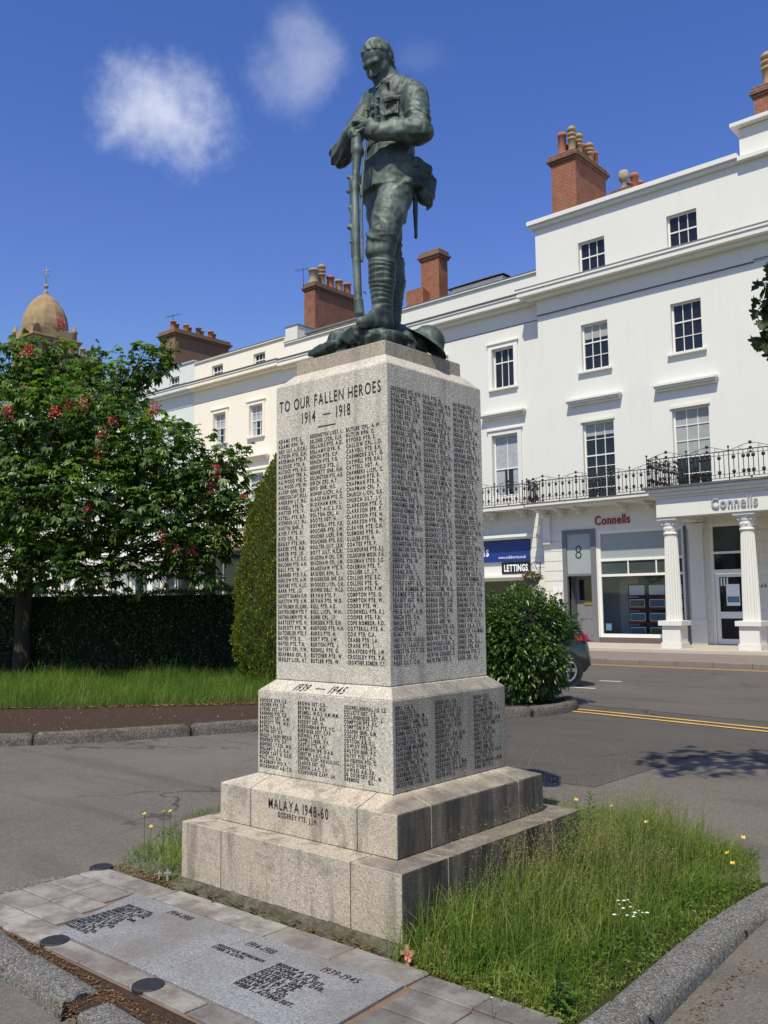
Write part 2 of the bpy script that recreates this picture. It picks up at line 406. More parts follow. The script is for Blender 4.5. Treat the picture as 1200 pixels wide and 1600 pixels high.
def put_text(mb, s, origin, ud, vd, nd, h, off=.002, align='L', **k):
    P_, F_, w = textmesh(s, h, **k)
    ud, vd, nd, o = map(np.array, (ud, vd, nd, origin)); sh = {'L': 0, 'C': -w/2, 'R': -w}[align]
    V = o+(P_[:, :1]+sh)*ud+P_[:, 1:]*vd+off*nd
    mb.add([tuple(p) for p in V], F_); return w

# ------------------------------------------------------------------ signed distance sculpting (bronze statue, rocks)
def sdf_eval(prims, lo, hi, h, post=None):
    n = np.ceil((np.array(hi)-np.array(lo))/h).astype(int)+1
    ax = [np.arange(n[i], dtype=np.float32)*h+lo[i] for i in range(3)]
    D = np.full(n, .25, np.float32)
    for it in prims:
        k = it[0]
        if k in 'cp':
            a, b = np.array(it[1]), np.array(it[2]); ra, rb, kk = it[3], it[4], it[5]
            m = max(ra, rb)+kk+.03; l_ = np.minimum(a, b)-m; h_ = np.maximum(a, b)+m
        elif k == 'e' or k == 'b':
            c = np.array(it[1]); A = np.array(it[2]); rr = np.sqrt((A**2).sum(0)) if k == 'e' else np.abs(A).sum(0)
            kk = it[-1]; m = rr+kk+.04; l_ = c-m; h_ = c+m
        elif k == 'sub':
            c = np.array(it[1]); m = it[2]+it[3]+.01; l_ = c-m; h_ = c+m
        elif k == 'skirt':
            c = np.array(it[1]); b = np.array(it[2]); l_ = c-.35; h_ = c+.35; kk = .03
        i0 = np.clip(np.floor((l_-lo)/h).astype(int), 0, n-1); i1 = np.clip(np.ceil((h_-lo)/h).astype(int)+1, 1, n)
        X = ax[0][i0[0]:i1[0], None, None]; Y = ax[1][None, i0[1]:i1[1], None]; Zz = ax[2][None, None, i0[2]:i1[2]]
        sl_ = D[i0[0]:i1[0], i0[1]:i1[1], i0[2]:i1[2]]
        if k in 'cp':
            ab = b-a; L2 = (ab**2).sum()
            t = np.clip(((X-a[0])*ab[0]+(Y-a[1])*ab[1]+(Zz-a[2])*ab[2])/L2, 0, 1)
            d = np.sqrt((X-a[0]-t*ab[0])**2+(Y-a[1]-t*ab[1])**2+(Zz-a[2]-t*ab[2])**2)-(ra+(rb-ra)*t)
            if k == 'p':   # puttee: overlapping spiral wraps
                ang = np.arctan2(Y-(a[1]+t*ab[1]), X-(a[0]+t*ab[0]))/(2*np.pi)
                w = (Zz/.030+ang+.25*np.sin(ang*9+Zz*40)) % 1.0
                d = d-.0075*w*(1-np.clip((w-.86)/.14, 0, 1))
        elif k == 'e':
            ln = np.sqrt((A**2).sum(1)); U = A/ln[:, None]
            q = [((X-c[0])*U[i, 0]+(Y-c[1])*U[i, 1]+(Zz-c[2])*U[i, 2]) for i in range(3)]
            k0 = np.sqrt(sum((q[i]/ln[i])**2 for i in range(3))); k1 = np.sqrt(sum((q[i]/ln[i]**2)**2 for i in range(3)))+1e-6
            d = k0*(k0-1)/k1
        elif k == 'b':
            ln = np.sqrt((A**2).sum(1)); U = A/ln[:, None]; r_ = min(it[3], ln.min()*.95)
            q = [np.abs((X-c[0])*U[i, 0]+(Y-c[1])*U[i, 1]+(Zz-c[2])*U[i, 2])-(ln[i]-r_) for i in range(3)]
            d = np.sqrt(sum(np.maximum(v, 0)**2 for v in q))+np.minimum(np.maximum(np.maximum(q[0], q[1]), q[2]), 0)-r_
        elif k == 'skirt':
            Fv = np.array((-.655, -.755)); Lv = np.array((.755, -.655))
            t = np.clip((c[2]+.10-Zz)/.17, 0, 1)
            u_ = (X-c[0])*Fv[0]+(Y-c[1])*Fv[1]; v_ = (X-c[0])*Lv[0]+(Y-c[1])*Lv[1]
            ru = .122+.052*t; rv = .165+.045*t
            ang = np.arctan2(u_, v_)
            e = (np.sqrt((u_/ru)**2+(v_/rv)**2)-1-.02*t*np.sin(ang*9))*np.minimum(ru, rv)
            d = np.maximum(np.maximum(e, HEMZ-Zz), Zz-(c[2]+.12))
        if k == 'sub':
            d = np.sqrt((X-c[0])**2+(Y-c[1])**2+(Zz-c[2])**2)-it[2]; kk = it[3]
            hh = np.clip(.5-.5*(sl_+d)/kk, 0, 1); sl_[...] = sl_*(1-hh)+(-d)*hh+kk*hh*(1-hh)
        else:
            hh = np.clip(.5+.5*(sl_-d)/kk, 0, 1); sl_[...] = sl_*(1-hh)+d*hh-kk*hh*(1-hh)
    if post is not None: D = post(D, ax[0][:, None, None], ax[1][None, :, None], ax[2][None, None, :])
    return D
def surface_nets(D, lo, h):
    s = D < 0; n = D.shape
    c = [s[i:n[0]-1+i, j:n[1]-1+j, k:n[2]-1+k] for i in (0, 1) for j in (0, 1) for k in (0, 1)]
    cnt = sum(x.astype(np.int8) for x in c); act = (cnt > 0) & (cnt < 8)
    idx = np.full(act.shape, -1, np.int32); I = np.argwhere(act); idx[act] = np.arange(len(I))
    P_ = np.zeros((len(I), 3)); W_ = np.zeros(len(I))
    cor = [(i, j, k) for i in (0, 1) for j in (0, 1) for k in (0, 1)]
    for a in range(8):
        for b in range(a+1, 8):
            da = np.array(cor[b])-np.array(cor[a])
            if np.abs(da).sum() != 1: continue
            va = D[I[:, 0]+cor[a][0], I[:, 1]+cor[a][1], I[:, 2]+cor[a][2]]; vb = D[I[:, 0]+cor[b][0], I[:, 1]+cor[b][1], I[:, 2]+cor[b][2]]
            m = (va < 0) != (vb < 0); t = va/(va-vb+1e-12)
            P_[m] += np.array(cor[a])+t[m, None]*da; W_[m] += 1
    V = (I+P_/W_[:, None])*h+np.array(lo)
    Q = []
    for axn in range(3):
        o1, o2 = [(1, 2), (2, 0), (0, 1)][axn]
        sh = [0, 0, 0]; sh[axn] = 1
        A = s[:n[0]-sh[0], :n[1]-sh[1], :n[2]-sh[2]]; B = s[sh[0]:, sh[1]:, sh[2]:]
        E_ = np.argwhere(A != B); ok = (E_[:, o1] > 0) & (E_[:, o2] > 0) & (E_[:, o1] < n[o1]-1) & (E_[:, o2] < n[o2]-1)
        E_ = E_[ok]; flip = A[tuple(E_.T)]
        def at(d1, d2):
            q = E_.copy(); q[:, o1] -= d1; q[:, o2] -= d2; return idx[tuple(q.T)]
        f = np.column_stack([at(1, 1), at(0, 1), at(0, 0), at(1, 0)])
        f[~flip] = f[~flip][:, ::-1]; Q.append(f)
    return V, np.vstack(Q)

# ------------------------------------------------------------------ the war memorial pedestal
CX, CY = -3.70, 4.23
NFRONT = ["ADAMS PTE. J.|ADAMS RFN. W.|AGIX 2/LT. A.(D.C.M.)|AITKEN PTE. G.H.|AKERMAN PTE. P.|ALCOCK PTE. A.|ALCOCK PTE. A.C.|ALLBRIGHT TPR. A.|ALLWOOD PTE. C.|ALLWOOD PTE. W.|ALSOP GNR. C.P.|ANDERSON CAPT. W.E.A.|ANDREW LT. H.L.|ANGELL PTE. N.|ANSTED PTE. V.|ASTELL PTE. B.F.|ATKINSON 2/LT. W.L.|AUSTIN GNR. F.|AVERY PTE. A.|AVIS CPL. E.|BAILEY PTE. H.R.|BAKER PTE. H.B.|BAKER PTE. J.K.|BAKER A.T.S. S.C.|BALCHIN PTE. A.H.|BALL PTE. W.|BANNER PTE. F.A.|BARLOW PTE. A.W.|BARNES PTE. H.J.C.|BARR PTE. J.D.|BARRETT SEAMAN O.W.|BARSTOW PTE. A.W.|BARTHOLOMEW CPL. E.(M.M.)|BARTHOLOMEW PTE. P.|BARTHOLOMEW PTE. W.|BARTLETT PTE. H.|BASKOTT PTE. W.|BATCHELOR PTE. F.|BATES PTE. E.|BATES PTE. T.H.|BAYLEY CPL. F.W.|BEARMAN CPL. R.|BEASLEY L/CPL. H.T.",
"BEDDINGTON L/SGT. L.|BELCHER L/CPL. E.J.R.|BELLAIRS PTE. A.D.|BELLAMY DVR. R.|BENCH PTE. C.P.|BENCH PTE. F.G.|BENFIELD PTE. J.|BENNETT GNR. H.H.|BILLINGTON PTE. A.E.|BIRCH CPL. H.T.|BIRD GNR. H.S.|BISHOP L/CPL. A.C.|BLACKHAM PTE. C.|BLOXHAM RFN. L.|BLUNT A/C 2. F.S.|BOLTON CPL. A.|BOOTE SGT. H.|BOSWELL PTE. F.E.|BOUCHER PTE. J.W.|BOUCHER L/CPL. P.W.|BOUCHIER PTE. E.C.|BOULTER 2/LT. J.E.H.|BOYT 2/LT. H.C.R.|BRADSHAW CPL. C.W.|BRADSHAW CPL. J.W.|BRADSHAW PTE. R.|BRIDGES RFN. S.|BROADBRIDGE GNR. C.H.|BROOKES L/CPL. C.H.|BROWNE SUB.LT. W.C.D.|BRYAN PTE. F.|BRYAN PTE. W.G.|BULL PTE. A.E.|BULL L/CPL. W.H.|BUNN CPL. J.F.|BURDEN PTE. E.H.|BURFORD PTE. H.H.|BURKS PTE. H.|BURT PTE. J.W.|BURTON PTE. J.|BUSHILL PTE. G.|BUTCHER PTE. W.|BUTLER PTE. W.",
"BUTLER CPL. A.W.|BUTLIN RFN. C.|BYFORD PTE. S.|CALLOW CPL. L.O.|CARVELL PTE. E.H.|CASHMORE 2/LT. G.|CASWELL PTE. E.H.J.|CATTELL SGT. A.|CHAMBERS L/CPL. C.|CHAPMAN PTE. E.|CHAPMAN PTE. R.|CHAPMAN CPL. P.|CHURCH L/CPL. G.K.|CHURCH 2/LT. J.V.|CLARKSON PTE. C.|CLARKSON SPR. F.|CLARKSON PTE. H.|CLARKSON PTE. W.|CLEAVER PTE. C.H.|CLEMONS PTE. A.|CLULEE PTE. H.|COATES PTE. F.|COLBOURNE PTE. E.J.|COLBOURNE MIDSN. R.H.|COLEMAN STKR. S.C.|COLEMAN PTE. T.|COLLIER LT. J.T.|COLLINS PTE. E.C.|COLLINS PTE. G.|COLLINS PTE. P.W.|COMPTON PTE. O.|COMPTON PTE. W.|COOKE PTE. W.|COOKNELL PTE. E.J.|COOPER PTE. F.R.|COPE BOMBDR. F.O.|COTTERILL PTE. A.|COX PTE. C.A.|CRABB PTE. J.A.|CRANE PTE. J.|CRAXFORD PTE. J.W.|CROSSLEY PTE. T.H.|CROWTHER BOMBDR. C.T."]
NSIDE = ["CROXFORD PTE. H.W.|DALE PTE. W.C.|DANCER PTE. G.F.|DAVIES PTE. C.B.H.|DAVIES SGT. C.W.|DAVIES PTE. E.R.|DAVIS PTE. C.|DAWKES L/CPL. S.|DAWSON L/CPL. W.D.|DAY PTE. W.H.|DENTON PTE. W.C.|DOHERTY PTE. J.H.|DONALD RFN. W.A.|DOOGAN LT. C.W.|DOUGHTY L/CPL. C.|DOWELL PTE. M.|DOWELL PTE. W.|DOWELL PTE. W.T.F.|DOWNING RFN. H.|DRAKE PTE. J.J.|DUGGINS PTE. F.|DUNCOMBE GNR. W.D.|DURRAN BOMBDR. W.J.T.|DUTTON SPR. C.|DUTTON SGT. P.|EARDLEY-WILMOT MAJ.(D.S.O.)|EDEN PTE. W.|EDLMANN MAJ. E.E.(D.S.O.)|ELKINGTON PTE. H.|ELKINGTON PTE. W.H.|ENGLAND PTE. J.|ENOCK PTE. W.|ESSEX CPL. S.|EVANS DVR. J.|EVERITT CPL. C.|EVERS CAPT. B.S.|FACER BOMBDR. H.|FARMER PTE. A.E.|FEASEY SGT. W.H.|FIDGE PTE. A.|FIELD CAPT. A.W.|FINCH PTE. C.A.|FINCH PTE. J.C.|FISHER PTE. J.|FLINT PTE. H.|FORSYTH LT.COL. C.G.(D.S.O.)|FORSYTH LT.&ADJT. J.C.|FORSYTH 2/LT. S.S.|FOSS LT. F.C.|FOSS 2/LT. C.H.",
"FOX PTE. H.|FRANKLIN PTE. W.H.|FRENCH L/CPL. A.J.|FRIEND PTE. F.|FROST PTE. F.J.|FULFORD PTE. F.H.|GAMBLE PTE. R.S.|GARDNER PTE. A.|GARLAND 2/LT. W.|GARNER PTE. W.T.|GARRETT PTE. J.|GASCOYNE SGT. W.J.(D.C.M.)|GASKIN PTE. W.J.|GIBBINS SGT. S.(D.C.M.)|GILKS PTE. H.O.|GLANVILLE GNR. S.C.|GLAYSHER S.SMTH. W.|GODFREY PTE. T.J.|GOLDING R.S.MAJ. J.E.(M.C.)|GOODWAY PTE. R.|GOSSAGE PTE. C.|GOSSAGE PTE. D.|GREEN PTE. B.L.|GREEN GDSN. H.J.|GREENMAN L/CPL. H.C.|GREENWAY PTE. A.J.|GREENWAY PTE. J.V.|GREGORY PTE. A.|GRIFFIN SGR. A.W.H.H.|GRIFFIN PTE. W.|GRIMWOOD CPL. F.|GROOM L/CPL. S.|GROOM PTE. W.J.|HALE PTE. S.|HALFORD CPL. A.|HALFORD PTE. B.|HALLS L/SN. W.H.|HANCOCK PTE. J.|HARRIS CPL. A.G.|HARRIS PTE. C.H.|HARRIS PTE. F.W.|HARRIS PTE. P.|HARRIS SPR. W.|HARRISON PTE. A.R.|HARTWELL PTE. A.J.|HARVEY PTE. G.|HARWOOD L/CPL. C.|HARWOOD PTE. C.D.|HAWTIN COWSGT. E.|HAWTIN PTE. E.",
"HAWTIN PTE. C.|HAYNES PTE. J.|HAYWARD PTE. A.|HEARN CPL. T.|HEATH SGT. J.|HEATH L/CPL. W.|HEDGE PTE. F.J.|HEDGES PTE. H.A.|HEIGHT PTE. W.|HENDRY PTE. T.|HERRING GDSN. R.J.|HERRINGSHAW PTE. J.|HEWINS PTE. A.|HEWITT PTE. W.|HIGHAM L/CPL. H.|HILLMAN PTE. T.|HIRON PTE. J.|HORAN PTE. C.|HOLLINS PTE. H.|HOLMES CPL. B.|HOLMES CPL. H.|HOLT PTE. A.V.|HORLEY GNR. F.|HORTON PTE. F.H.|HUBBARD PTE. T.|HUGHES SGT. W.H.|HUNT CPL. E.H.|HUNT PTE. C.|HYDE CAPT. W.N.|HYDON PTE. E.|INGLEBY PTE. B.|INGRAM PTE. F.|INGRAM PTE. P.|JACKSON 2/LT. F.|JACKSON BOMBDR. F.|JACKSON SGT. W.C.|JEFFERY PTE. P.H.|JENKINS CAPT. G.J.M.|JENKINS 2/LT. K.C.|JENKINS PTE. T.H.|JOHNSON PTE. H.|JOHNSTONE LT. R.F.|JONES PTE. A.S.|JONES E.R.A. E.T.|JONES PTE. F.C.(M.M.)|JONES PTE. G.|JONES CPL. G.A.|JONES PTE. H.R.|JORDAN PTE. J.|KEEN CPL. E.J."]
DFRONT = ["ADCOCK DVR. L.B.|ARCHER PTE. C.E.|ATKINS SGT. J.A.|BANNING PTE. C.E.|BASKOTT SGT. A.W.|BASKOTT TPR. W.E.|BATES A.B. L.R.|BATHS SGT. R.F.|BEASLEY L. RADIO MECH. D.|BEDFORD PTE. D.F.|BEDFORD LT.COL. W.R.|BELLAMY L.A.C. R.A.|BISHOP CAPT. B. D.S.O.|BOLT PTE. C.H.|BRADBURY P/O. R.|BROADHURST A.B. C.D.",
"BROWN SGT. C.D.|BROWN A.B. W.H.|BRUMELL W.O.2. H.M. M.M.|BRYSON A.B. E.H.|BUCKBY SGT. H.|BUCKINGHAM PTE. V.C.|BURRIDGE SGT. C.F.P.|BUSWELL PTE. P.J.|CAPERS L/BDR. V.F.|CASTLE PTE. A.H.|CHAMPION SPR. D.A.B.|CHESTER L.A.C. A.G.|CHURCHILL G.CAPT. W.M. D.S.O. D.F.C.|CLARKE SGT. H.F.|CLENCH L.A.C. S.V.|COLBOURNE CAPT. J.H.",
"COLDWELL-HORSFALL F/O. C.D.|COLLETT SGT. C.E.|COLLINGRIDGE SGT. J.|COMPTON PTE. E.C.|COMPTON P.O. F.|COOPER GNR. G.M.|CORLEY PTE. S.|COTTON A.B. S.J.|COWLEY PTE. A.T.|DALTON GNR. P.C.|DAVEY P/O. J.A.J.|DAVIDSON P/O. O.|DAVIS F/SGT. L.|DAWKES A.B. F.R.|DE COURCEY CPL. M.|DEEMING      G.L."]
DSIDE = ["DELL A.B. R.|DEYES F/O. E.|DOCHERTY TPR. M.|DOUGHTY GNR. W.A.|DOWNING L/CPL. D.S.|DUNN F/LT. R.F.|EVANS L.A.C. W.R.K.|EWENEY PTE. W.J.|FANTHAM MARINE H.|FAULKNER A.B. R.|FAULKNER SGT. W.A.|FOSTER TPR. D.W.|FOWLER F/SGT. J.W.|FREEMAN F/SGT. E.|GALLEMORE CPL. T.G.|GASCOYNE L/CPL. D.J.",
"GEDGE CPL. S.G.|GEAR LIEUT. J.E.|GLOVER CAPT. C.R.|GODFREY PTE. C.F.|GOOD PTE. R.W.C.|GRAVES SGT. C.R.P.|GREEN SGT. J.|GREENWAY PTE. D.W.|GREGORY PTE. T.W.|GUY LIEUT. J.P.F.|HARPER SGT. J.T.|HARRIS F/O. R.M.|HARRISON SGT. F.|HARRISON SGT. S. M.M.|HAYES F/O. R.G. D.F.C.|HEATH PTE. J.",
"HEIGHT F.S.F.|HIATT SGT. J.|HITCHCOX TPR. F.|HITCHMAN TPR. R.C.|HOBBS PTE. J.S.|HODSON LIEUT. J.R.M.|HOLLOWAY GNR. F.|HOLT CPL. B.L.|HOPLEY PTE. S.H.|HUNT SGT. J.F.|JONES A.B. E.L.|JONES GNR. G.F.|JOYSELLER W.O. A.F.C.|JUDD PTE. J.Y.|KIRWAN MAJOR L.W.M.|KING SGT. R.V."]

mem = thing('war_memorial', 'tall grey granite war memorial pedestal carved with columns of black names', 'war memorial', (CX, CY, 0))
# stepped base: big blocks with real joints between them
def ring_blocks(mb, s_out, s_in, z0, z1, cuts, top_in=None, gap=.0018):
    """square course of blocks split at the given positions along each side"""
    for k in range(4):
        cs = [-s_out]+list(cuts)+[s_out]
        for a, b in zip(cs[:-1], cs[1:]):
            a_, b_ = a+(gap if a > -s_out else 0), b-(gap if b < s_out else 0)
            d = s_out-s_in
            def pt(u, dep, z):
                dep = s_out-dep
                u = max(-dep, min(dep, u)) if abs(abs(u)-s_out) < 1e-6 else u
                x, y = [(u, -dep), (dep, u), (-u, dep), (-dep, -u)][k]
                return (CX+x, CY+y, z)
            q = [pt(a_, 0, z0), pt(b_, 0, z0), pt(b_, d, z0), pt(a_, d, z0)]
            if top_in is None: t = [pt(a_, 0, z1), pt(b_, 0, z1), pt(b_, d, z1), pt(a_, d, z1)]
            else: t = [pt(a_, 0, z1), pt(b_, 0, z1), pt(b_, d, z1+top_in), pt(a_, d, z1+top_in)]
            mb.add(q+t, [(0, 3, 2, 1), (4, 5, 6, 7), (0, 1, 5, 4), (1, 2, 6, 5), (2, 3, 7, 6), (3, 0, 4, 7)])
b = MB(); ring_blocks(b, .855, .54, 0.0, .322, (-.49, .52)); b.build('lowest_step', M['granite_step'], mem, bevel=.004)
b = MB(); ring_blocks(b, .695, .52, .324, .541, (-.42, .42), top_in=.058); b.build('base_block', M['granite_base'], mem, bevel=.005)
b = MB(); b.frustum(CX, CY, .538, .538, .595, 1.083); b.frustum(CX, CY, .538, .462, 1.083, 1.145)
b.v = b.v[:12]+b.v[12:]; b.build('inscribed_die', M['granite_die'], mem, bevel=.006)
b = MB(); s = .460
vs = [(CX+sx*s, CY+sy*s, z) for z in (1.147, 2.955) for sx, sy in ((-1, -1), (1, -1), (1, 1), (-1, 1))]+[(CX+sx*.376, CY+sy*.376, 3.034) for sx, sy in ((-1, -1), (1, -1), (1, 1), (-1, 1))]
fs = [(0, 3, 2, 1)]+[(k*4+i, k*4+(i+1) % 4, k*4+4+(i+1) % 4, k*4+4+i) for k in (0, 1) for i in range(4)]+[(8, 9, 10, 11)]
b.add(vs, fs); b.build('shaft', M['granite'], mem, bevel=.006)
b = MB(); b.frustum(CX, CY, .371, .369, 3.030, 3.123); b.build('cap_block', M['granite_cap'], mem, bevel=.006)
# rubble footing under the front of the step
fv = []; ff = []; nx_, ny_ = 90, 10
for j in range(ny_+1):
    for i in range(nx_+1):
        u = i/nx_; t = j/ny_; x = CX-.88+1.78*u
        n1 = .025*math.sin(x*23+1.3)*math.sin(x*9)+.012*math.sin(x*61+j*2.7)+rng.normal(0, .010)
        y = CY-.855-.006-(.105+n1*1.2)*t**1.2 if j else CY-.845
        z = .002-(.040)*t+n1*.5*(1 if 0 < j < ny_ else .3) if j else .004
        fv.append((x, y, z))
for j in range(ny_):
    for i in range(nx_): a = j*(nx_+1)+i; ff.append((a, a+nx_+1, a+nx_+2, a+1))
_t = NT('rubble_mortar'); _t.col(_t.mix(_t.ramp(_t.noise(11, 6, .7), [(.42, 0.), (.62, 1.)]), (.10, .088, .062), _t.mix(_t.noise(30, 3), (.21, .185, .135), (.12, .135, .09)))); _t.set(.95, spec=.1); _t.bump(_t.noise(45, 5, .7), 1., .02)
np_mesh('rubble_footing', fv, ff, _t.m, mem, True)

def name_columns(cols, face, xs, wmax, z_top, z_bot, h, name):
    """one child per column of names, letters a hair proud of the stone"""
    for body, x, w in zip(cols, xs, wmax):
        rows = body.split('|'); mb = MB(); n = len(rows)
        for i, s_ in enumerate(rows):
            z = z_top+(z_bot-z_top)*i/(n-1)-h/2
            if face == 'front': o, ud, nd = (x, YF, z), (1, 0, 0), (0, -1, 0)
            else: o, ud, nd = (XF, x, z), (0, 1, 0), (1, 0, 0)
            put_text(mb, s_, o, ud, (0, 0, 1), nd, h, maxw=w, narrow=.76, weight=.036, gap=.22, space=.55)
        mb.build(name, M['lead'], mem)
YF = CY-.460; XF = CX+.460
name_columns(NFRONT, 'front', (-4.138, -3.855, -3.556), (.255, .272, .285), 2.607, 1.268, .0218, 'name_column')
name_columns(NSIDE, 'side', (3.800, 4.092, 4.388), (.275, .272, .275), 2.812, 1.270, .0222, 'name_column')
YF = CY-.538; XF = CX+.538
name_columns(DFRONT, 'front', (-4.218, -3.885, -3.515), (.285, .335, .315), 1.028, .640, .0192, 'name_column')
name_columns(DSIDE, 'side', (3.715, 4.055, 4.428), (.285, .31, .285), 1.040, .636, .0192, 'name_column')
b = MB(); y = CY-.460
put_text(b, 'TO OUR FALLEN HEROES', (CX, y, 2.792), (1, 0, 0), (0, 0, 1), (0, -1, 0), .066, align='C', narrow=.52, weight=.008, gap=.15, space=.30, fitw=.855)
put_text(b, '1914', (-3.925, y, 2.694), (1, 0, 0), (0, 0, 1), (0, -1, 0), .068, narrow=.62, weight=.008, gap=.22)
put_text(b, '1918', (-3.635, y, 2.694), (1, 0, 0), (0, 0, 1), (0, -1, 0), .068, narrow=.62, weight=.008, gap=.22)
for x0, x1, z0, z1 in ((-3.745, -3.68, 2.724, 2.730), (-3.79, -3.64, 2.654, 2.660)):
    b.quad((x0, y-.002, z0), (x1, y-.002, z0), (x1, y-.002, z1), (x0, y-.002, z1))
b.build('dedication', M['lead'], mem)
b = MB(); nd = Vector((0, -.62, .76)).normalized(); vd = Vector((0, .776, .63)).normalized(); ud = Vector((1, 0, 0))+vd*.0
vs_ = (vd+Vector((.28, 0, 0)))
o_ = Vector((CX, CY-.538, 1.083))+vd*.018
put_text(b, '1939', o_+Vector((-.245, 0, 0)), (1, 0, 0), vs_, nd, .056, narrow=.74, weight=.008, gap=.16)
put_text(b, '1945', o_+Vector((.04, 0, 0)), (1, 0, 0), vs_, nd, .056, narrow=.74, weight=.008, gap=.16)
p0 = o_+Vector((-.075, 0, 0))+vd*.024+nd*.002; b.quad(p0, p0+Vector((.08, 0, 0)), p0+Vector((.08, 0, 0))+vd*.007, p0+vd*.007)
b.build('dedication', M['lead'], mem)
b = MB(); y = CY-.695
put_text(b, 'MALAYA 1948-60', (-3.962, y, .452), (1, 0, 0), (0, 0, 1), (0, -1, 0), .054, narrow=.66, weight=.012, gap=.17, maxw=.50)
put_text(b, 'GODFREY PTE. J.J.H.', (-3.885, y, .412), (1, 0, 0), (0, 0, 1), (0, -1, 0), .027, narrow=.72, weight=.02, gap=.2, maxw=.345)
b.build('dedication', M['lead'], mem)

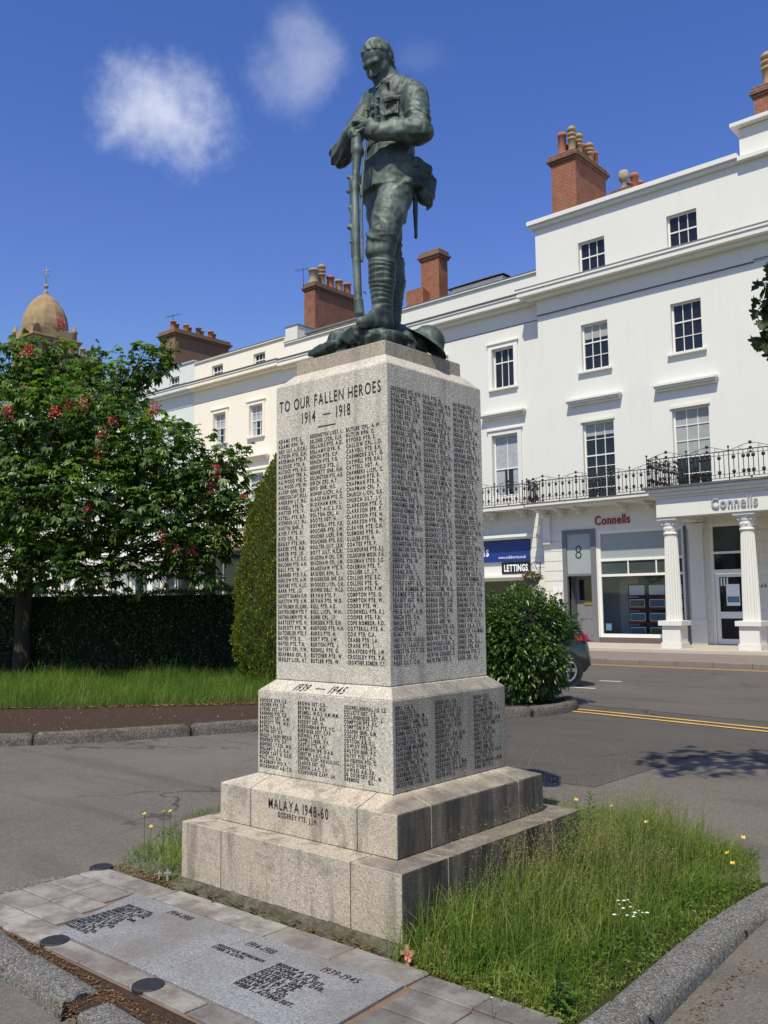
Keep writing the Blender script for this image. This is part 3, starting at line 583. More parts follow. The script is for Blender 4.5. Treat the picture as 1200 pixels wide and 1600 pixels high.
# ------------------------------------------------------------------ the bronze soldier (local axes: right, away, up)
BODY = [
 ('e',(0.1117,0.02,4.8317),[(0.151,-0.131,0.0),(-0.0884,-0.1019,0.0),(0.0,0.0,0.19)],0.03),
 ('e',(0.1044,0.01,4.9237),[(0.1623,-0.1408,0.0),(-0.0655,-0.0755,0.0),(0.0,0.0,0.075)],0.04),
 ('e',(0.1014,0.02,4.6857),[(0.1321,-0.1146,0.0),(-0.0819,-0.0944,0.0),(0.0,0.0,0.16)],0.05),
 ('e',(0.0956,0.01,4.5571),[(0.1246,-0.1081,0.0),(-0.0773,-0.0891,0.0),(0.0,0.0,0.12)],0.04),
 ('skirt',(0.0855,0.0,4.4251),(0.0796,0.0,4.2859)),
 ('c',(0.1629,-0.03,4.9347),(0.2509,-0.11,4.8336),0.07,0.082,0.05),
 ('c',(0.0713,0.05,4.9746),(-0.0149,0.12,4.9448),0.06,0.078,0.05),
 ('c',(0.2509,-0.11,4.8336),(0.2738,-0.25,4.5358),0.085,0.078,0.03),
 ('c',(0.2738,-0.25,4.5358),(-0.0066,-0.235,4.5475),0.084,0.05,0.025),
 ('c',(-0.0066,-0.235,4.5475),(-0.0186,-0.235,4.5476),0.054,0.054,0.006),
 ('c',(-0.0149,0.12,4.9448),(-0.2376,0.05,4.5336),0.08,0.07,0.03),
 ('c',(-0.2376,0.05,4.5336),(-0.1461,-0.14,4.5969),0.074,0.046,0.02),
 ('e',(-0.0787,-0.225,4.5961),[(-0.0649,0.0124,0.0287),(-0.0121,-0.0292,0.0),(0.0,0.0,0.032)],0.012),
 ('c',(-0.0983,-0.235,4.6246),(-0.1385,-0.24,4.6096),0.0145,0.0125,0.008),
 ('c',(-0.1385,-0.24,4.6096),(-0.1554,-0.225,4.5759),0.0125,0.0095,0.004),
 ('c',(-0.1105,-0.235,4.6079),(-0.1509,-0.234,4.592),0.0145,0.0125,0.008),
 ('c',(-0.1509,-0.234,4.592),(-0.1556,-0.225,4.5506),0.0125,0.0095,0.004),
 ('c',(-0.0946,-0.235,4.5865),(-0.1392,-0.228,4.5741),0.0145,0.0125,0.008),
 ('c',(-0.1392,-0.228,4.5741),(-0.1436,-0.225,4.5335),0.0125,0.0095,0.004),
 ('c',(-0.0787,-0.235,4.5652),(-0.1235,-0.222,4.5518),0.0145,0.0125,0.008),
 ('c',(-0.1235,-0.222,4.5518),(-0.1277,-0.225,4.5206),0.0125,0.0095,0.004),
 ('c',(-0.0544,-0.215,4.6226),(-0.1031,-0.195,4.6599),0.016,0.012,0.008),
 ('c',(-0.1031,-0.195,4.6599),(-0.1361,-0.18,4.6517),0.012,0.01,0.004),
 ('e',(-0.1333,-0.155,4.5971),[(0.0,0.0,0.05),(0.034,-0.0295,0.0),(-0.021,-0.0242,0.0)],0.015),
 ('c',(-0.1612,-0.175,4.5865),(-0.1643,-0.21,4.5377),0.0125,0.01,0.006),
 ('c',(-0.1532,-0.175,4.5736),(-0.1523,-0.21,4.5248),0.0125,0.01,0.006),
 ('c',(-0.1452,-0.175,4.5607),(-0.1403,-0.21,4.512),0.0125,0.01,0.006),
 ('c',(-0.1372,-0.175,4.5478),(-0.1283,-0.21,4.4992),0.0125,0.01,0.006),
 ('c',(0.1092,0.005,4.974),(0.0507,0.0116,5.1483),0.075,0.066,0.03),
 ('e',(0.0146,-0.03,5.1673),[(-0.0592,-0.0682,-0.0758),(0.071,-0.0616,0.0),(-0.0472,-0.0544,0.0858)],0.02),
 ('e',(0.0236,-0.0196,5.0809),[(-0.0391,-0.0451,-0.0501),(0.0529,-0.0459,0.0),(-0.0442,-0.051,0.0804)],0.03),
 ('e',(0.0462,0.0064,4.9884),[(-0.0181,-0.0208,-0.0231),(0.0272,-0.0236,0.0),(-0.0118,-0.0136,0.0214)],0.03),
 ('c',(0.0085,-0.1133,5.0915),(-0.038,-0.0907,5.0842),0.016,0.016,0.02),
 ('c',(-0.067,-0.0478,5.0915),(-0.038,-0.0907,5.0842),0.016,0.016,0.02),
 ('c',(-0.0347,-0.0868,5.078),(-0.0251,-0.0758,5.0093),0.01,0.017,0.012),
 ('c',(-0.0028,-0.0715,5.0191),(-0.024,-0.0531,5.0191),0.011,0.011,0.01),
 ('c',(0.0227,-0.0542,5.0023),(-0.0105,-0.0254,5.0023),0.01,0.01,0.008),
 ('c',(0.0279,-0.0421,4.992),(0.0007,-0.0185,4.992),0.01,0.01,0.008),
 ('sub',(-0.0063,-0.1059,5.0528),0.0235,0.014),
 ('e',(0.0086,-0.0888,5.0693),[(-0.007,-0.0081,-0.009),(0.0128,-0.0111,0.0),(-0.0046,-0.0053,0.0084)],0.004),
 ('c',(0.0554,-0.0745,5.0635),(0.0596,-0.0788,5.0827),0.02,0.02,0.02),
 ('e',(0.1083,-0.0608,5.1405),[(-0.011,-0.0127,-0.0141),(0.0083,-0.0072,0.0),(-0.0152,-0.0175,0.0276)],0.006),
 ('sub',(0.1163,-0.0698,5.1392),0.013,0.006),
 ('sub',(-0.0576,-0.0614,5.0528),0.0235,0.014),
 ('e',(-0.0427,-0.0442,5.0693),[(-0.007,-0.0081,-0.009),(0.0128,-0.0111,0.0),(-0.0046,-0.0053,0.0084)],0.004),
 ('c',(-0.0352,0.0041,5.0635),(-0.0401,0.0076,5.0827),0.02,0.02,0.02),
 ('e',(-0.0291,0.0584,5.1405),[(-0.011,-0.0127,-0.0141),(0.0083,-0.0072,0.0),(-0.0152,-0.0175,0.0276)],0.006),
 ('sub',(-0.0392,0.0651,5.1392),0.013,0.006),
 ('c',(0.1829,-0.0603,5.0023),(0.1458,-0.0843,4.9873),0.021,0.021,0.008),
 ('c',(0.1458,-0.0843,4.9873),(0.1,-0.0857,4.9764),0.021,0.021,0.008),
 ('c',(0.1,-0.0857,4.9764),(0.0578,-0.0642,4.9723),0.021,0.021,0.008),
 ('c',(0.0578,-0.0642,4.9723),(0.0305,-0.0254,4.9764),0.021,0.021,0.008),
 ('c',(0.0305,-0.0254,4.9764),(0.0255,0.0201,4.9873),0.021,0.021,0.008),
 ('c',(0.0255,0.0201,4.9873),(0.044,0.0603,5.0023),0.021,0.021,0.008),
 ('c',(0.044,0.0603,5.0023),(0.0812,0.0843,5.0173),0.021,0.021,0.008),
 ('c',(0.0812,0.0843,5.0173),(0.127,0.0857,5.0283),0.021,0.021,0.008),
 ('c',(0.127,0.0857,5.0283),(0.1692,0.0642,5.0323),0.021,0.021,0.008),
 ('c',(0.1692,0.0642,5.0323),(0.1964,0.0254,5.0283),0.021,0.021,0.008),
 ('c',(0.1964,0.0254,5.0283),(0.2015,-0.0201,5.0173),0.021,0.021,0.008),
 ('c',(0.2015,-0.0201,5.0173),(0.1829,-0.0603,5.0023),0.021,0.021,0.008),
 ('c',(0.0696,-0.081,4.9643),(0.0769,-0.1337,4.9293),0.014,0.008,0.006),
 ('c',(0.0394,-0.0548,4.9643),(-0.0137,-0.0551,4.9293),0.014,0.008,0.006),
 ('e',(0.0217,-0.0851,4.9148),[(0.0083,-0.0072,0.0),(-0.0052,-0.006,0.0),(0.0,0.0,0.011)],0.002),
 ('e',(0.0118,-0.0957,4.8527),[(0.0083,-0.0072,0.0),(-0.0052,-0.006,0.0),(0.0,0.0,0.011)],0.002),
 ('e',(0.0084,-0.0987,4.7906),[(0.0083,-0.0072,0.0),(-0.0052,-0.006,0.0),(0.0,0.0,0.011)],0.002),
 ('e',(0.0114,-0.0942,4.7199),[(0.0083,-0.0072,0.0),(-0.0052,-0.006,0.0),(0.0,0.0,0.011)],0.002),
 ('e',(0.0145,-0.0897,4.6494),[(0.0083,-0.0072,0.0),(-0.0052,-0.006,0.0),(0.0,0.0,0.011)],0.002),
 ('c',(0.0429,-0.0822,4.9237),(0.034,-0.0883,4.6362),0.008,0.008,0.006),
 ('b',(0.1025,-0.133,4.8172),[(0.0527,-0.0158,0.0),(-0.0035,-0.0115,0.0),(0.0,0.0,0.016)],0.005,0.005),
 ('b',(0.1025,-0.133,4.7572),[(0.046,-0.0138,0.0),(-0.002,-0.0067,0.0),(0.0,0.0,0.045)],0.005,0.006),
 ('e',(0.0956,-0.1559,4.8132),[(0.0086,-0.0026,0.0),(-0.002,-0.0067,0.0),(0.0,0.0,0.009)],0.002),
 ('b',(0.0845,-0.1508,4.3989),[(0.0575,-0.0173,0.0),(-0.0029,-0.0096,0.0),(0.0,0.0,0.026)],0.005,0.005),
 ('b',(-0.0384,-0.0107,4.8172),[(0.0231,-0.0499,0.0),(-0.0109,-0.005,0.0),(0.0,0.0,0.016)],0.005,0.005),
 ('b',(-0.0384,-0.0107,4.7572),[(0.0202,-0.0436,0.0),(-0.0064,-0.0029,0.0),(0.0,0.0,0.045)],0.005,0.006),
 ('e',(-0.0602,-0.0207,4.8132),[(0.0038,-0.0082,0.0),(-0.0064,-0.0029,0.0),(0.0,0.0,0.009)],0.002),
 ('b',(-0.064,-0.0219,4.3989),[(0.0252,-0.0545,0.0),(-0.0091,-0.0042,0.0),(0.0,0.0,0.026)],0.005,0.005),
 ('c',(0.1466,-0.02,4.9686),(0.2509,-0.11,4.9086),0.012,0.014,0.004),
 ('c',(0.1283,-0.06,4.248),(0.0294,-0.25,3.8287),0.118,0.094,0.03),
 ('e',(0.0216,-0.265,3.8389),[(0.0642,-0.0557,0.0),(-0.0557,-0.0642,0.0),(0.0,0.0,0.1)],0.03),
 ('e',(0.0167,-0.245,3.7572),[(0.071,-0.0616,0.0),(-0.0603,-0.0695,0.0),(0.0,0.0,0.075)],0.02),
 ('p',(0.0276,-0.235,3.6792),(0.0264,-0.215,3.5804),0.083,0.078,0.012),
 ('p',(0.0264,-0.215,3.5804),(0.0241,-0.19,3.385),0.078,0.054,0.012),
 ('c',(0.0283,-0.19,3.4094),(0.0352,-0.18,3.3229),0.058,0.055,0.02),
 ('c',(0.0471,-0.175,3.3203),(-0.0503,-0.3,3.2979),0.046,0.046,0.025),
 ('c',(-0.0035,-0.23,3.3722),(-0.0581,-0.3,3.298),0.045,0.04,0.02),
 ('c',(-0.0504,-0.3,3.2939),(-0.1029,-0.375,3.2746),0.046,0.032,0.02),
 ('c',(0.0295,0.07,4.3024),(0.067,0.05,3.9182),0.125,0.095,0.03),
 ('e',(0.0748,0.05,3.8749),[(0.0679,-0.059,0.0),(-0.059,-0.0679,0.0),(0.0,0.0,0.08)],0.02),
 ('p',(0.0905,0.06,3.7923),(0.0973,0.06,3.6717),0.08,0.078,0.012),
 ('p',(0.0973,0.06,3.6717),(0.086,0.06,3.4324),0.078,0.056,0.012),
 ('c',(0.0859,0.06,3.4239),(0.0852,0.06,3.3728),0.056,0.052,0.02),
 ('c',(0.0895,0.07,3.3759),(0.0188,-0.09,3.3102),0.047,0.04,0.02),
]
RIFLE = [
 ('c',(-0.1238,-0.2,4.5893),(-0.1187,-0.215,4.4289),0.026,0.033,0.012),
 ('c',(-0.1322,-0.19,4.5949),(-0.1251,-0.203,4.4352),0.024,0.033,0.02),
 ('c',(-0.1187,-0.215,4.4289),(-0.1296,-0.235,4.2595),0.033,0.021,0.02),
 ('c',(-0.1295,-0.235,4.2678),(-0.1379,-0.25,4.1607),0.022,0.027,0.01),
 ('c',(-0.1377,-0.25,4.1856),(-0.1283,-0.31,3.6682),0.027,0.025,0.01),
 ('c',(-0.1556,-0.24,4.2323),(-0.1507,-0.275,3.9473),0.017,0.015,0.006),
 ('c',(-0.1507,-0.275,3.9473),(-0.1439,-0.3,3.7128),0.015,0.018,0.01),
 ('c',(-0.1282,-0.31,3.6763),(-0.118,-0.343,3.3999),0.026,0.024,0.006),
 ('c',(-0.1177,-0.35,3.4134),(-0.1105,-0.355,3.3364),0.029,0.029,0.003),
 ('c',(-0.1181,-0.355,3.3562),(-0.1144,-0.36,3.315),0.02,0.014,0.004),
 ('c',(-0.1734,-0.2405,4.2447),(-0.1615,-0.2405,4.2404),0.014,0.014,0.003),
 ('c',(-0.1657,-0.2515,4.1562),(-0.1538,-0.2515,4.1519),0.015,0.015,0.003),
 ('c',(-0.1816,-0.2526,4.1476),(-0.1698,-0.2526,4.1433),0.011,0.011,0.003),
 ('c',(-0.1704,-0.2834,3.903),(-0.1587,-0.2834,3.8987),0.017,0.017,0.003),
 ('c',(-0.1508,-0.2851,3.8898),(-0.139,-0.2851,3.8855),0.016,0.016,0.003),
 ('c',(-0.1589,-0.2961,3.8038),(-0.1472,-0.2961,3.7995),0.012,0.012,0.003),
 ('c',(-0.1661,-0.2658,4.042),(-0.1542,-0.2658,4.0378),0.008,0.008,0.003),
 ('c',(-0.1622,-0.2675,4.0289),(-0.1503,-0.2675,4.0246),0.008,0.008,0.003),
 ('c',(-0.1495,-0.24,4.2489),(-0.1375,-0.24,4.2446),0.012,0.012,0.003),
 ('c',(-0.1783,-0.2829,3.9074),(-0.1665,-0.2829,3.9032),0.01,0.01,0.003),
 ('c',(-0.1549,-0.2923,3.8338),(-0.1432,-0.2923,3.8296),0.01,0.01,0.003),
 ('c',(-0.1335,-0.3555,3.3483),(-0.122,-0.3555,3.3443),0.012,0.012,0.003),
 ('c',(-0.162,-0.27,4.0319),(-0.1582,-0.27,4.0113),0.016,0.012,0.004),
 ('c',(-0.0864,-0.345,3.4744),(-0.0711,-0.345,3.4583),0.006,0.005,0.003),
 ('c',(-0.0597,-0.2,4.5333),(-0.077,-0.215,4.3694),0.0085,0.0085,0.003),
 ('c',(-0.077,-0.215,4.3694),(-0.0902,-0.235,4.1923),0.0085,0.0085,0.003),
 ('c',(-0.0902,-0.235,4.1923),(-0.0952,-0.26,4.015),0.0085,0.0085,0.003),
 ('c',(-0.0952,-0.26,4.015),(-0.0925,-0.29,3.7973),0.0085,0.0085,0.003),
 ('c',(-0.0925,-0.29,3.7973),(-0.0932,-0.305,3.6778),0.0085,0.0085,0.003),
 ('c',(-0.0943,-0.235,4.184),(-0.0946,-0.245,4.1211),0.013,0.013,0.003),
]
BAG = [
 ('b',(0.2606,-0.08,4.3226),[(-0.0442,-0.051,-0.0187),(0.0378,-0.0328,0.0),(-0.0084,-0.0096,0.0808)],0.035,0.01),
 ('b',(0.2681,-0.0866,4.3776),[(-0.0557,-0.0642,0.0),(0.0393,-0.0341,0.0),(0.0,0.0,0.035)],0.02,0.006),
 ('e',(0.311,-0.02,4.2302),[(-0.0459,-0.0529,0.0),(0.0415,-0.036,0.0),(0.0,0.0,0.075)],0.02),
 ('e',(0.3298,0.0,4.3089),[(-0.0459,-0.0529,0.0),(0.0378,-0.0328,0.0),(0.0,0.0,0.09)],0.02),
 ('e',(0.2337,-0.06,4.4104),[(-0.0393,-0.0453,0.0),(0.0378,-0.0328,0.0),(0.0,0.0,0.05)],0.02),
 ('c',(0.3443,0.0,4.1786),(0.3228,0.0,4.1356),0.016,0.006,0.008),
 ('c',(0.2126,-0.1,4.4505),(0.2434,-0.12,4.3628),0.018,0.02,0.008),
]
SCAB = [
 ('c',(0.2483,-0.04,4.2388),(0.2471,-0.02,4.1189),0.017,0.016,0.005),
 ('c',(0.2471,-0.02,4.1189),(0.25,0.01,3.9683),0.016,0.0105,0.005),
 ('c',(0.2501,0.01,3.9769),(0.2499,0.012,3.9584),0.011,0.012,0.003),
]
ROCK = [
 ('e',(0.0,0.0,3.13),[(-0.2227,-0.2567,0.0),(0.2567,-0.2227,0.0),(0.0,0.0,0.055)],0.04),
 ('e',(0.0338,-0.06,3.2114),[(0.22,0.0,0.0),(0.0,0.26,0.0),(0.0,0.0,0.06)],0.05),
 ('e',(-0.0248,-0.24,3.2081),[(0.15,0.0,0.0),(0.0,0.12,0.0),(0.0,0.0,0.055)],0.04),
 ('e',(-0.1217,-0.27,3.2243),[(0.085,0.0,0.0),(0.0,0.07,0.0),(0.0,0.0,0.06)],0.03),
 ('e',(-0.1514,-0.2,3.2216),[(0.08,0.0,0.0),(0.0,0.08,0.0),(0.0,0.0,0.045)],0.03),
 ('e',(-0.1861,-0.12,3.2377),[(0.07,0.0,0.0),(0.0,0.08,0.0),(0.0,0.0,0.035)],0.03),
 ('e',(-0.2612,-0.06,3.2606),[(0.055,0.0,0.0),(0.0,0.06,0.0),(0.0,0.0,0.045)],0.015),
 ('e',(-0.2936,-0.06,3.2651),[(0.03,0.0,0.0),(0.0,0.05,0.0),(0.0,0.0,0.045)],0.01),
 ('e',(-0.2286,-0.06,3.2893),[(0.03,0.0,0.0),(0.0,0.05,0.0),(0.0,0.0,0.03)],0.01),
 ('e',(-0.2743,-0.05,3.2014),[(0.12,0.0,0.0),(0.0,0.14,0.0),(0.0,0.0,0.04)],0.03),
 ('e',(-0.3547,0.0,3.1875),[(0.1,0.0,0.0),(0.0,0.12,0.0),(0.0,0.0,0.018)],0.03),
 ('e',(0.084,0.02,3.3013),[(0.12,0.0,0.0),(0.0,0.14,0.0),(0.0,0.0,0.08)],0.05),
 ('e',(0.1943,-0.12,3.2331),[(0.07,0.0,0.0),(0.0,0.08,0.0),(0.0,0.0,0.06)],0.03),
 ('e',(0.2265,-0.1,3.2057),[(0.07,0.0,0.0),(0.0,0.07,0.0),(0.0,0.0,0.045)],0.02),
 ('e',(0.1514,0.1,3.3161),[(0.1,0.0,0.0),(0.0,0.1,0.0),(0.0,0.0,0.06)],0.03),
]
HEAD = [(0.0146, -0.03, 5.1673), (-0.5018, -0.5784, -0.6428), (-0.421, -0.4853, 0.766), (0.755, -0.655, 0.0)]
HELM = [(0.2902, -0.1, 3.1721), (0.2036, -0.1, 3.2884), (0.41, -0.1, 3.1378)]
BELTZ = 4.5825
HEMZ = 4.2423
SOLE = [3.2881817335160886]

RH = np.array((math.cos(YAW), math.sin(YAW), 0)); DH = np.array((-math.sin(YAW), math.cos(YAW), 0))
def loc2w(V): return np.array((CX, CY, 0))+V[:, :1]*RH+V[:, 1:2]*DH+V[:, 2:3]*np.array((0, 0, 1))
def bronze(name, c1=(.029, .042, .036), c2=(.112, .146, .128), rough=.58):
    t = NT(name)
    g = t.n('ShaderNodeNewGeometry')
    a = t.noise(5, 6, .65); st = t.noise(1., 5, .6, t.mapped((16, 16, 2.2)))
    c = t.mix(t.ramp(a, [(.36, 0.), (.66, 1.)]), c1, c2)
    c = t.mix(t.ramp(st, [(.52, 0.), (.70, .75)]), c, (.19, .245, .205))
    c = t.mix(t.ramp(g.outputs['Pointiness'], [(.505, 0.), (.58, .45)]), c, (.15, .20, .17))
    c = t.mix(t.ramp(t.noise(17, 4, .7), [(.58, 0.), (.75, .5)]), c, (.020, .027, .025))
    t.col(c); t.set(rough, .22, .4); t.bump(t.noise(70, 4, .6), .18, .004)
    return t.m
M['bronze'] = bronze('green_bronze'); M['bronze_dark'] = bronze('dark_green_bronze', (.018, .028, .025), (.062, .090, .080))
def nz3(X, Y, Z_, s, ph):
    return (np.sin(X*s*1.1+ph+1.7*np.sin(Z_*s*.7+ph))*np.sin(Y*s*.9+2*ph+1.3*np.sin(X*s*.8))*np.sin(Z_*s*1.3+3*ph+1.1*np.sin(Y*s*.6)))
def body_post(D, X, Y, Z_):
    # waist belt, cloth folds, hair
    D = D-.011*np.clip(1-(np.abs(Z_-BELTZ)/.026)**6, 0, 1)*(np.sqrt((X-.09)**2+Y**2) < .24)
    cloth = np.clip((Z_-3.75)/.06, 0, 1)*np.clip((5.0-Z_)/.06, 0, 1)*np.clip((X+.09+.35*(Z_ < 4.6))/.05, 0, 1)
    f = .006*(1-2*np.abs(nz3(X, Y, Z_, 15, 1.3))**.5)+nz3(X, Y, Z_, 22, .7)*.004+nz3(X+.3*Z_, Y, Z_-.5*X, 48, 2.1)*.003+nz3(X-.5*Z_, Y+.3*Z_, Z_, 34, 4.2)*.0035
    # ridged folds at elbow and knee
    for c, n, amp, rad in (((.29, -.23, 4.66), (.7, .3, 1.), .009, .15), ((.0, -.25, 3.87), (.9, -.3, 1.), .009, .15), ((-.24, .04, 4.53), (-.3, .5, 1.), .010, .15), ((.2, -.08, 4.95), (1, .2, -.6), .007, .15), ((.10, .05, 3.9), (.5, .2, 1.), .008, .15)):
        r2 = (X-c[0])**2+(Y-c[1])**2+(Z_-c[2])**2
        ph = (X*n[0]+Y*n[1]+Z_*n[2])*95+5*np.sin(X*14+Y*9)
        f = f+amp*np.exp(-r2/(rad*.65)**2)*(1-2.2*np.abs(np.sin(ph*.5))**.7)*1.15
    D = D-f*cloth
    # drape of the breeches on the thigh
    return D
BV = []
import time as _time; _t0 = _time.time()
stat = thing('soldier_statue', 'green bronze soldier standing with bowed head, hands resting on reversed rifle', 'statue', (CX, CY, 3.123))
h = .0058; lo = (-.50, -.58, 3.24); D = sdf_eval(BODY, lo, (.50, .36, 5.36), h, body_post)
V, Q = surface_nets(D, lo, h); np_mesh('figure', loc2w(V), Q, M['bronze'], stat, True)
h = .0055; lo = (-.28, -.48, 3.24); D = sdf_eval(RIFLE, lo, (.06, -.2, 4.80), h); V, Q = surface_nets(D, lo, h)
np_mesh('rifle', loc2w(V), Q, M['bronze'], stat, True)
h = .006
def bag_post(D, X, Y, Z_): return D-nz3(X, Y, Z_, 38, 1.1)*.008
lo = (.10, -.30, 4.02); D = sdf_eval(BAG, lo, (.50, .18, 4.62), h, bag_post); V, Q = surface_nets(D, lo, h)
np_mesh('haversack', loc2w(V), Q, M['bronze_dark'], stat, True)
h = .005; lo = (.18, -.10, 3.90); D = sdf_eval(SCAB, lo, (.32, .08, 4.32), h); V, Q = surface_nets(D, lo, h)
np_mesh('bayonet_scabbard', loc2w(V), Q, M['bronze_dark'], stat, True)
def rock_post(D, X, Y, Z_):
    D = D-nz3(X, Y, Z_, 24, .4)*.012-nz3(X+.2*Y, Y, Z_, 55, 1.9)*.007-nz3(X, Y-.3*Z_, Z_, 120, 2.9)*.004
    return np.maximum(D, 3.1215-Z_)
h = .0075; lo = (-.62, -.56, 3.10); D = sdf_eval(ROCK, lo, (.62, .56, 3.46), h, rock_post)
# keep the cast ground inside the cap block
Xg = np.arange(D.shape[0])[:, None, None]*h+lo[0]; Yg = np.arange(D.shape[1])[None, :, None]*h+lo[1]
wx = Xg*RH[0]+Yg*DH[0]; wy = Xg*RH[1]+Yg*DH[1]
D = np.maximum(D, np.maximum(np.abs(wx), np.abs(wy))-.340-.012*np.sin(Xg*31+Yg*23)+0*D)
V, Q = surface_nets(D, lo, h); np_mesh('rocky_ground', loc2w(V), Q, M['bronze_dark'], stat, True)
# hair: short, brushed, a thin sculpted shell
Hc, Fh, Uh, Lh = map(np.array, HEAD)
def hair_post(D, X, Y, Z_):
    u = (X-Hc[0])*Fh[0]+(Y-Hc[1])*Fh[1]+(Z_-Hc[2])*Fh[2]; w = (X-Hc[0])*Uh[0]+(Y-Hc[1])*Uh[1]+(Z_-Hc[2])*Uh[2]; l_ = (X-Hc[0])*Lh[0]+(Y-Hc[1])*Lh[1]
    D = D-.004*np.sin(l_*120+9*u+3*np.sin(u*40))*np.clip(w/.05, 0, 1)
    cut = -(w-.012-.72*np.maximum(u-.02, 0)+.55*np.minimum(u+.01, 0)*1.0)
    cut = np.where(u < -.02, -(w+.05+.0*u), cut)
    return np.maximum(D, cut)
E3 = [tuple(v) for v in (Fh*.123, Lh*.099, Uh*.118)]
h = .005; lo = tuple(Hc-.17); D = sdf_eval([('e', tuple(Hc-Fh*.003+Uh*.002), E3, .01)], lo, tuple(Hc+.17), h, hair_post); V, Q = surface_nets(D, lo, h)
np_mesh('hair', loc2w(V), Q, M['bronze'], stat, True)
# steel helmet lying on its rim
prof = [(.002, .105), (.04, .102), (.075, .088), (.105, .058), (.122, .02), (.130, .0), (.150, -.012), (.178, -.03), (.180, -.034), (.150, -.020), (.118, -.004), (.10, .045), (.06, .085), (.002, .095)]
hb = MB().lathe(0, 0, prof, 36)
axis = Vector((.50, -.02, .72)).normalized(); q_ = Vector((0, 0, 1)).rotation_difference(axis).to_matrix()
hv = np.array([tuple(q_ @ Vector(v)) for v in hb.v])*.86+np.array((.315, -.10, 3.235))
hb.v = [tuple(p) for p in loc2w(hv)]; hb.build('helmet', M['bronze'], stat, True)
print('statue', round(_time.time()-_t0, 1), 's')

# ------------------------------------------------------------------ ground, roads, kerbs, paving
def sst(a, b, x): t = np.clip((x-a)/(b-a), 0, 1); return t*t*(3-2*t)
def gz(x, y): return -.088*(1-sst(4.0, 7.2, np.hypot(x, y)))
def poly(name, pts, z, mat, kind='structure'):
    me = bpy.data.meshes.new(name); bm = bmesh.new()
    f = bm.faces.new([bm.verts.new((x, y, z)) for x, y in pts]); bmesh.ops.triangulate(bm, faces=[f]); bm.normal_update()
    for f in bm.faces:
        if f.normal.z < 0: f.normal_flip()
    for ax in (0, 1):
        vals = [v.co[ax] for v in bm.verts]; a, e = min(vals), max(vals)
        c_ = math.ceil(a/4)*4
        while c_ < e and e-a > 6:
            if -70 < c_ < 40:
                bmesh.ops.bisect_plane(bm, geom=bm.verts[:]+bm.edges[:]+bm.faces[:], plane_co=(c_, c_, 0), plane_no=(1, 0, 0) if ax == 0 else (0, 1, 0))
            c_ += 4
    bm.to_mesh(me); bm.free(); me.materials.append(mat); o = link(bpy.data.objects.new(name, me))
    if kind: o['kind'] = kind
    return o
gx = np.concatenate([[-1500, -300, -80, -30, -18, -13], np.arange(-10, 8.01, .25), [12, 20, 40, 120, 400, 1500]])
gy = np.concatenate([[-1500, -300, -60, -20, -10, -6], np.arange(-4, 12.01, .25), [14, 18, 25, 40, 80, 300, 1500]])
GX, GY = np.meshgrid(gx, gy, indexing='ij'); V = np.stack([GX, GY, gz(GX, GY)-.004], -1).reshape(-1, 3)
ny_ = len(gy); I = (np.arange(len(gx)-1)[:, None]*ny_+np.arange(ny_-1)).ravel()
structure(np_mesh('ground', V, np.column_stack([I, I+ny_, I+ny_+1, I+1]), M['road_near'], None, True))
def sheet(name, low, y1, z, mat):
    """flat sheet between a bent near edge and a straight far edge, in small quads"""
    lx, ly = zip(*low); xs = np.unique(np.concatenate([np.array(lx), np.arange(-70, 40.1, 2.0)])); k = 9
    yl = np.interp(xs, lx, ly); T = np.linspace(0, 1, k)**1.6
    V = np.stack([np.repeat(xs, k), (yl[:, None]+(y1-yl)[:, None]*T).ravel(), np.full(len(xs)*k, z)], -1)
    I = (np.arange(len(xs)-1)[:, None]*k+np.arange(k-1)).ravel()
    return structure(np_mesh(name, V, np.column_stack([I, I+k, I+k+1, I+1]), mat))
sheet('road', [(-70, 12.6), (-9.0, 12.4), (-8.2, 10.0), (-6.9, 8.2), (-5.9, 7.1), (-3.88, 7.2), (-3.83, 9.25), (6, 10.0), (40, 11.0)], 21.32, 0.0, M['road_dark'])
sheet('road_surface', [(-70, 12.9), (-7.2, 12.75), (-4.0, 12.25), (6, 11.9), (40, 11.8)], 21.30, .004, M['road'])
def strip(name, pts, w, z, mat):
    mb = MB(); P_ = [Vector((x, y, 0)) for x, y in pts]; L_ = []; R_ = []
    for i, p in enumerate(P_):
        d = (P_[min(i+1, len(P_)-1)]-P_[max(i-1, 0)]).normalized(); n = Vector((-d.y, d.x, 0))
        ww = w*(1+.12*math.sin(i*2.3)); L_.append(p+n*ww/2+Vector((0, 0, z))); R_.append(p-n*ww/2+Vector((0, 0, z)))
    for i in range(len(P_)-1): mb.quad(R_[i], R_[i+1], L_[i+1], L_[i])
    return structure(mb.build(name, mat))
for dy in (0., .26):
    strip('yellow_line', [(-8.1+i*.35, 11.95+dy-.135*i*.35/1.0*.9+.05*math.sin(i*.35)) for i in range(0, 60)], .085, .0085, M['yellow_paint'])
strip('yellow_line', [(-60, 20.85), (-30, 20.85), (-12, 20.85), (0, 20.85), (30, 20.85)], .09, .0085, M['yellow_paint'])
strip('yellow_line', [(-60, 20.62), (-30, 20.62), (-12, 20.62), (0, 20.62), (30, 20.62)], .09, .0085, M['yellow_paint'])
for x0, x1, y in ((-8.75, -8.3, 16.6), (-8.9, -8.05, 15.05), (-16, -15, 16.6), (-24, -23, 16.6)):
    strip('white_road_mark', [(x0, y), (x1, y+.05)], .10, .0085, M['white_road'])
b = MB()
for i in range(-60, 40):
    x = i*.92; b.box(x+.004, x+.916, 21.30+.006*math.sin(i*3.1), 21.46, -.02, .118+.006*math.sin(i*1.7))
structure(b.build('kerb', M['paving'], None, bevel=.012))
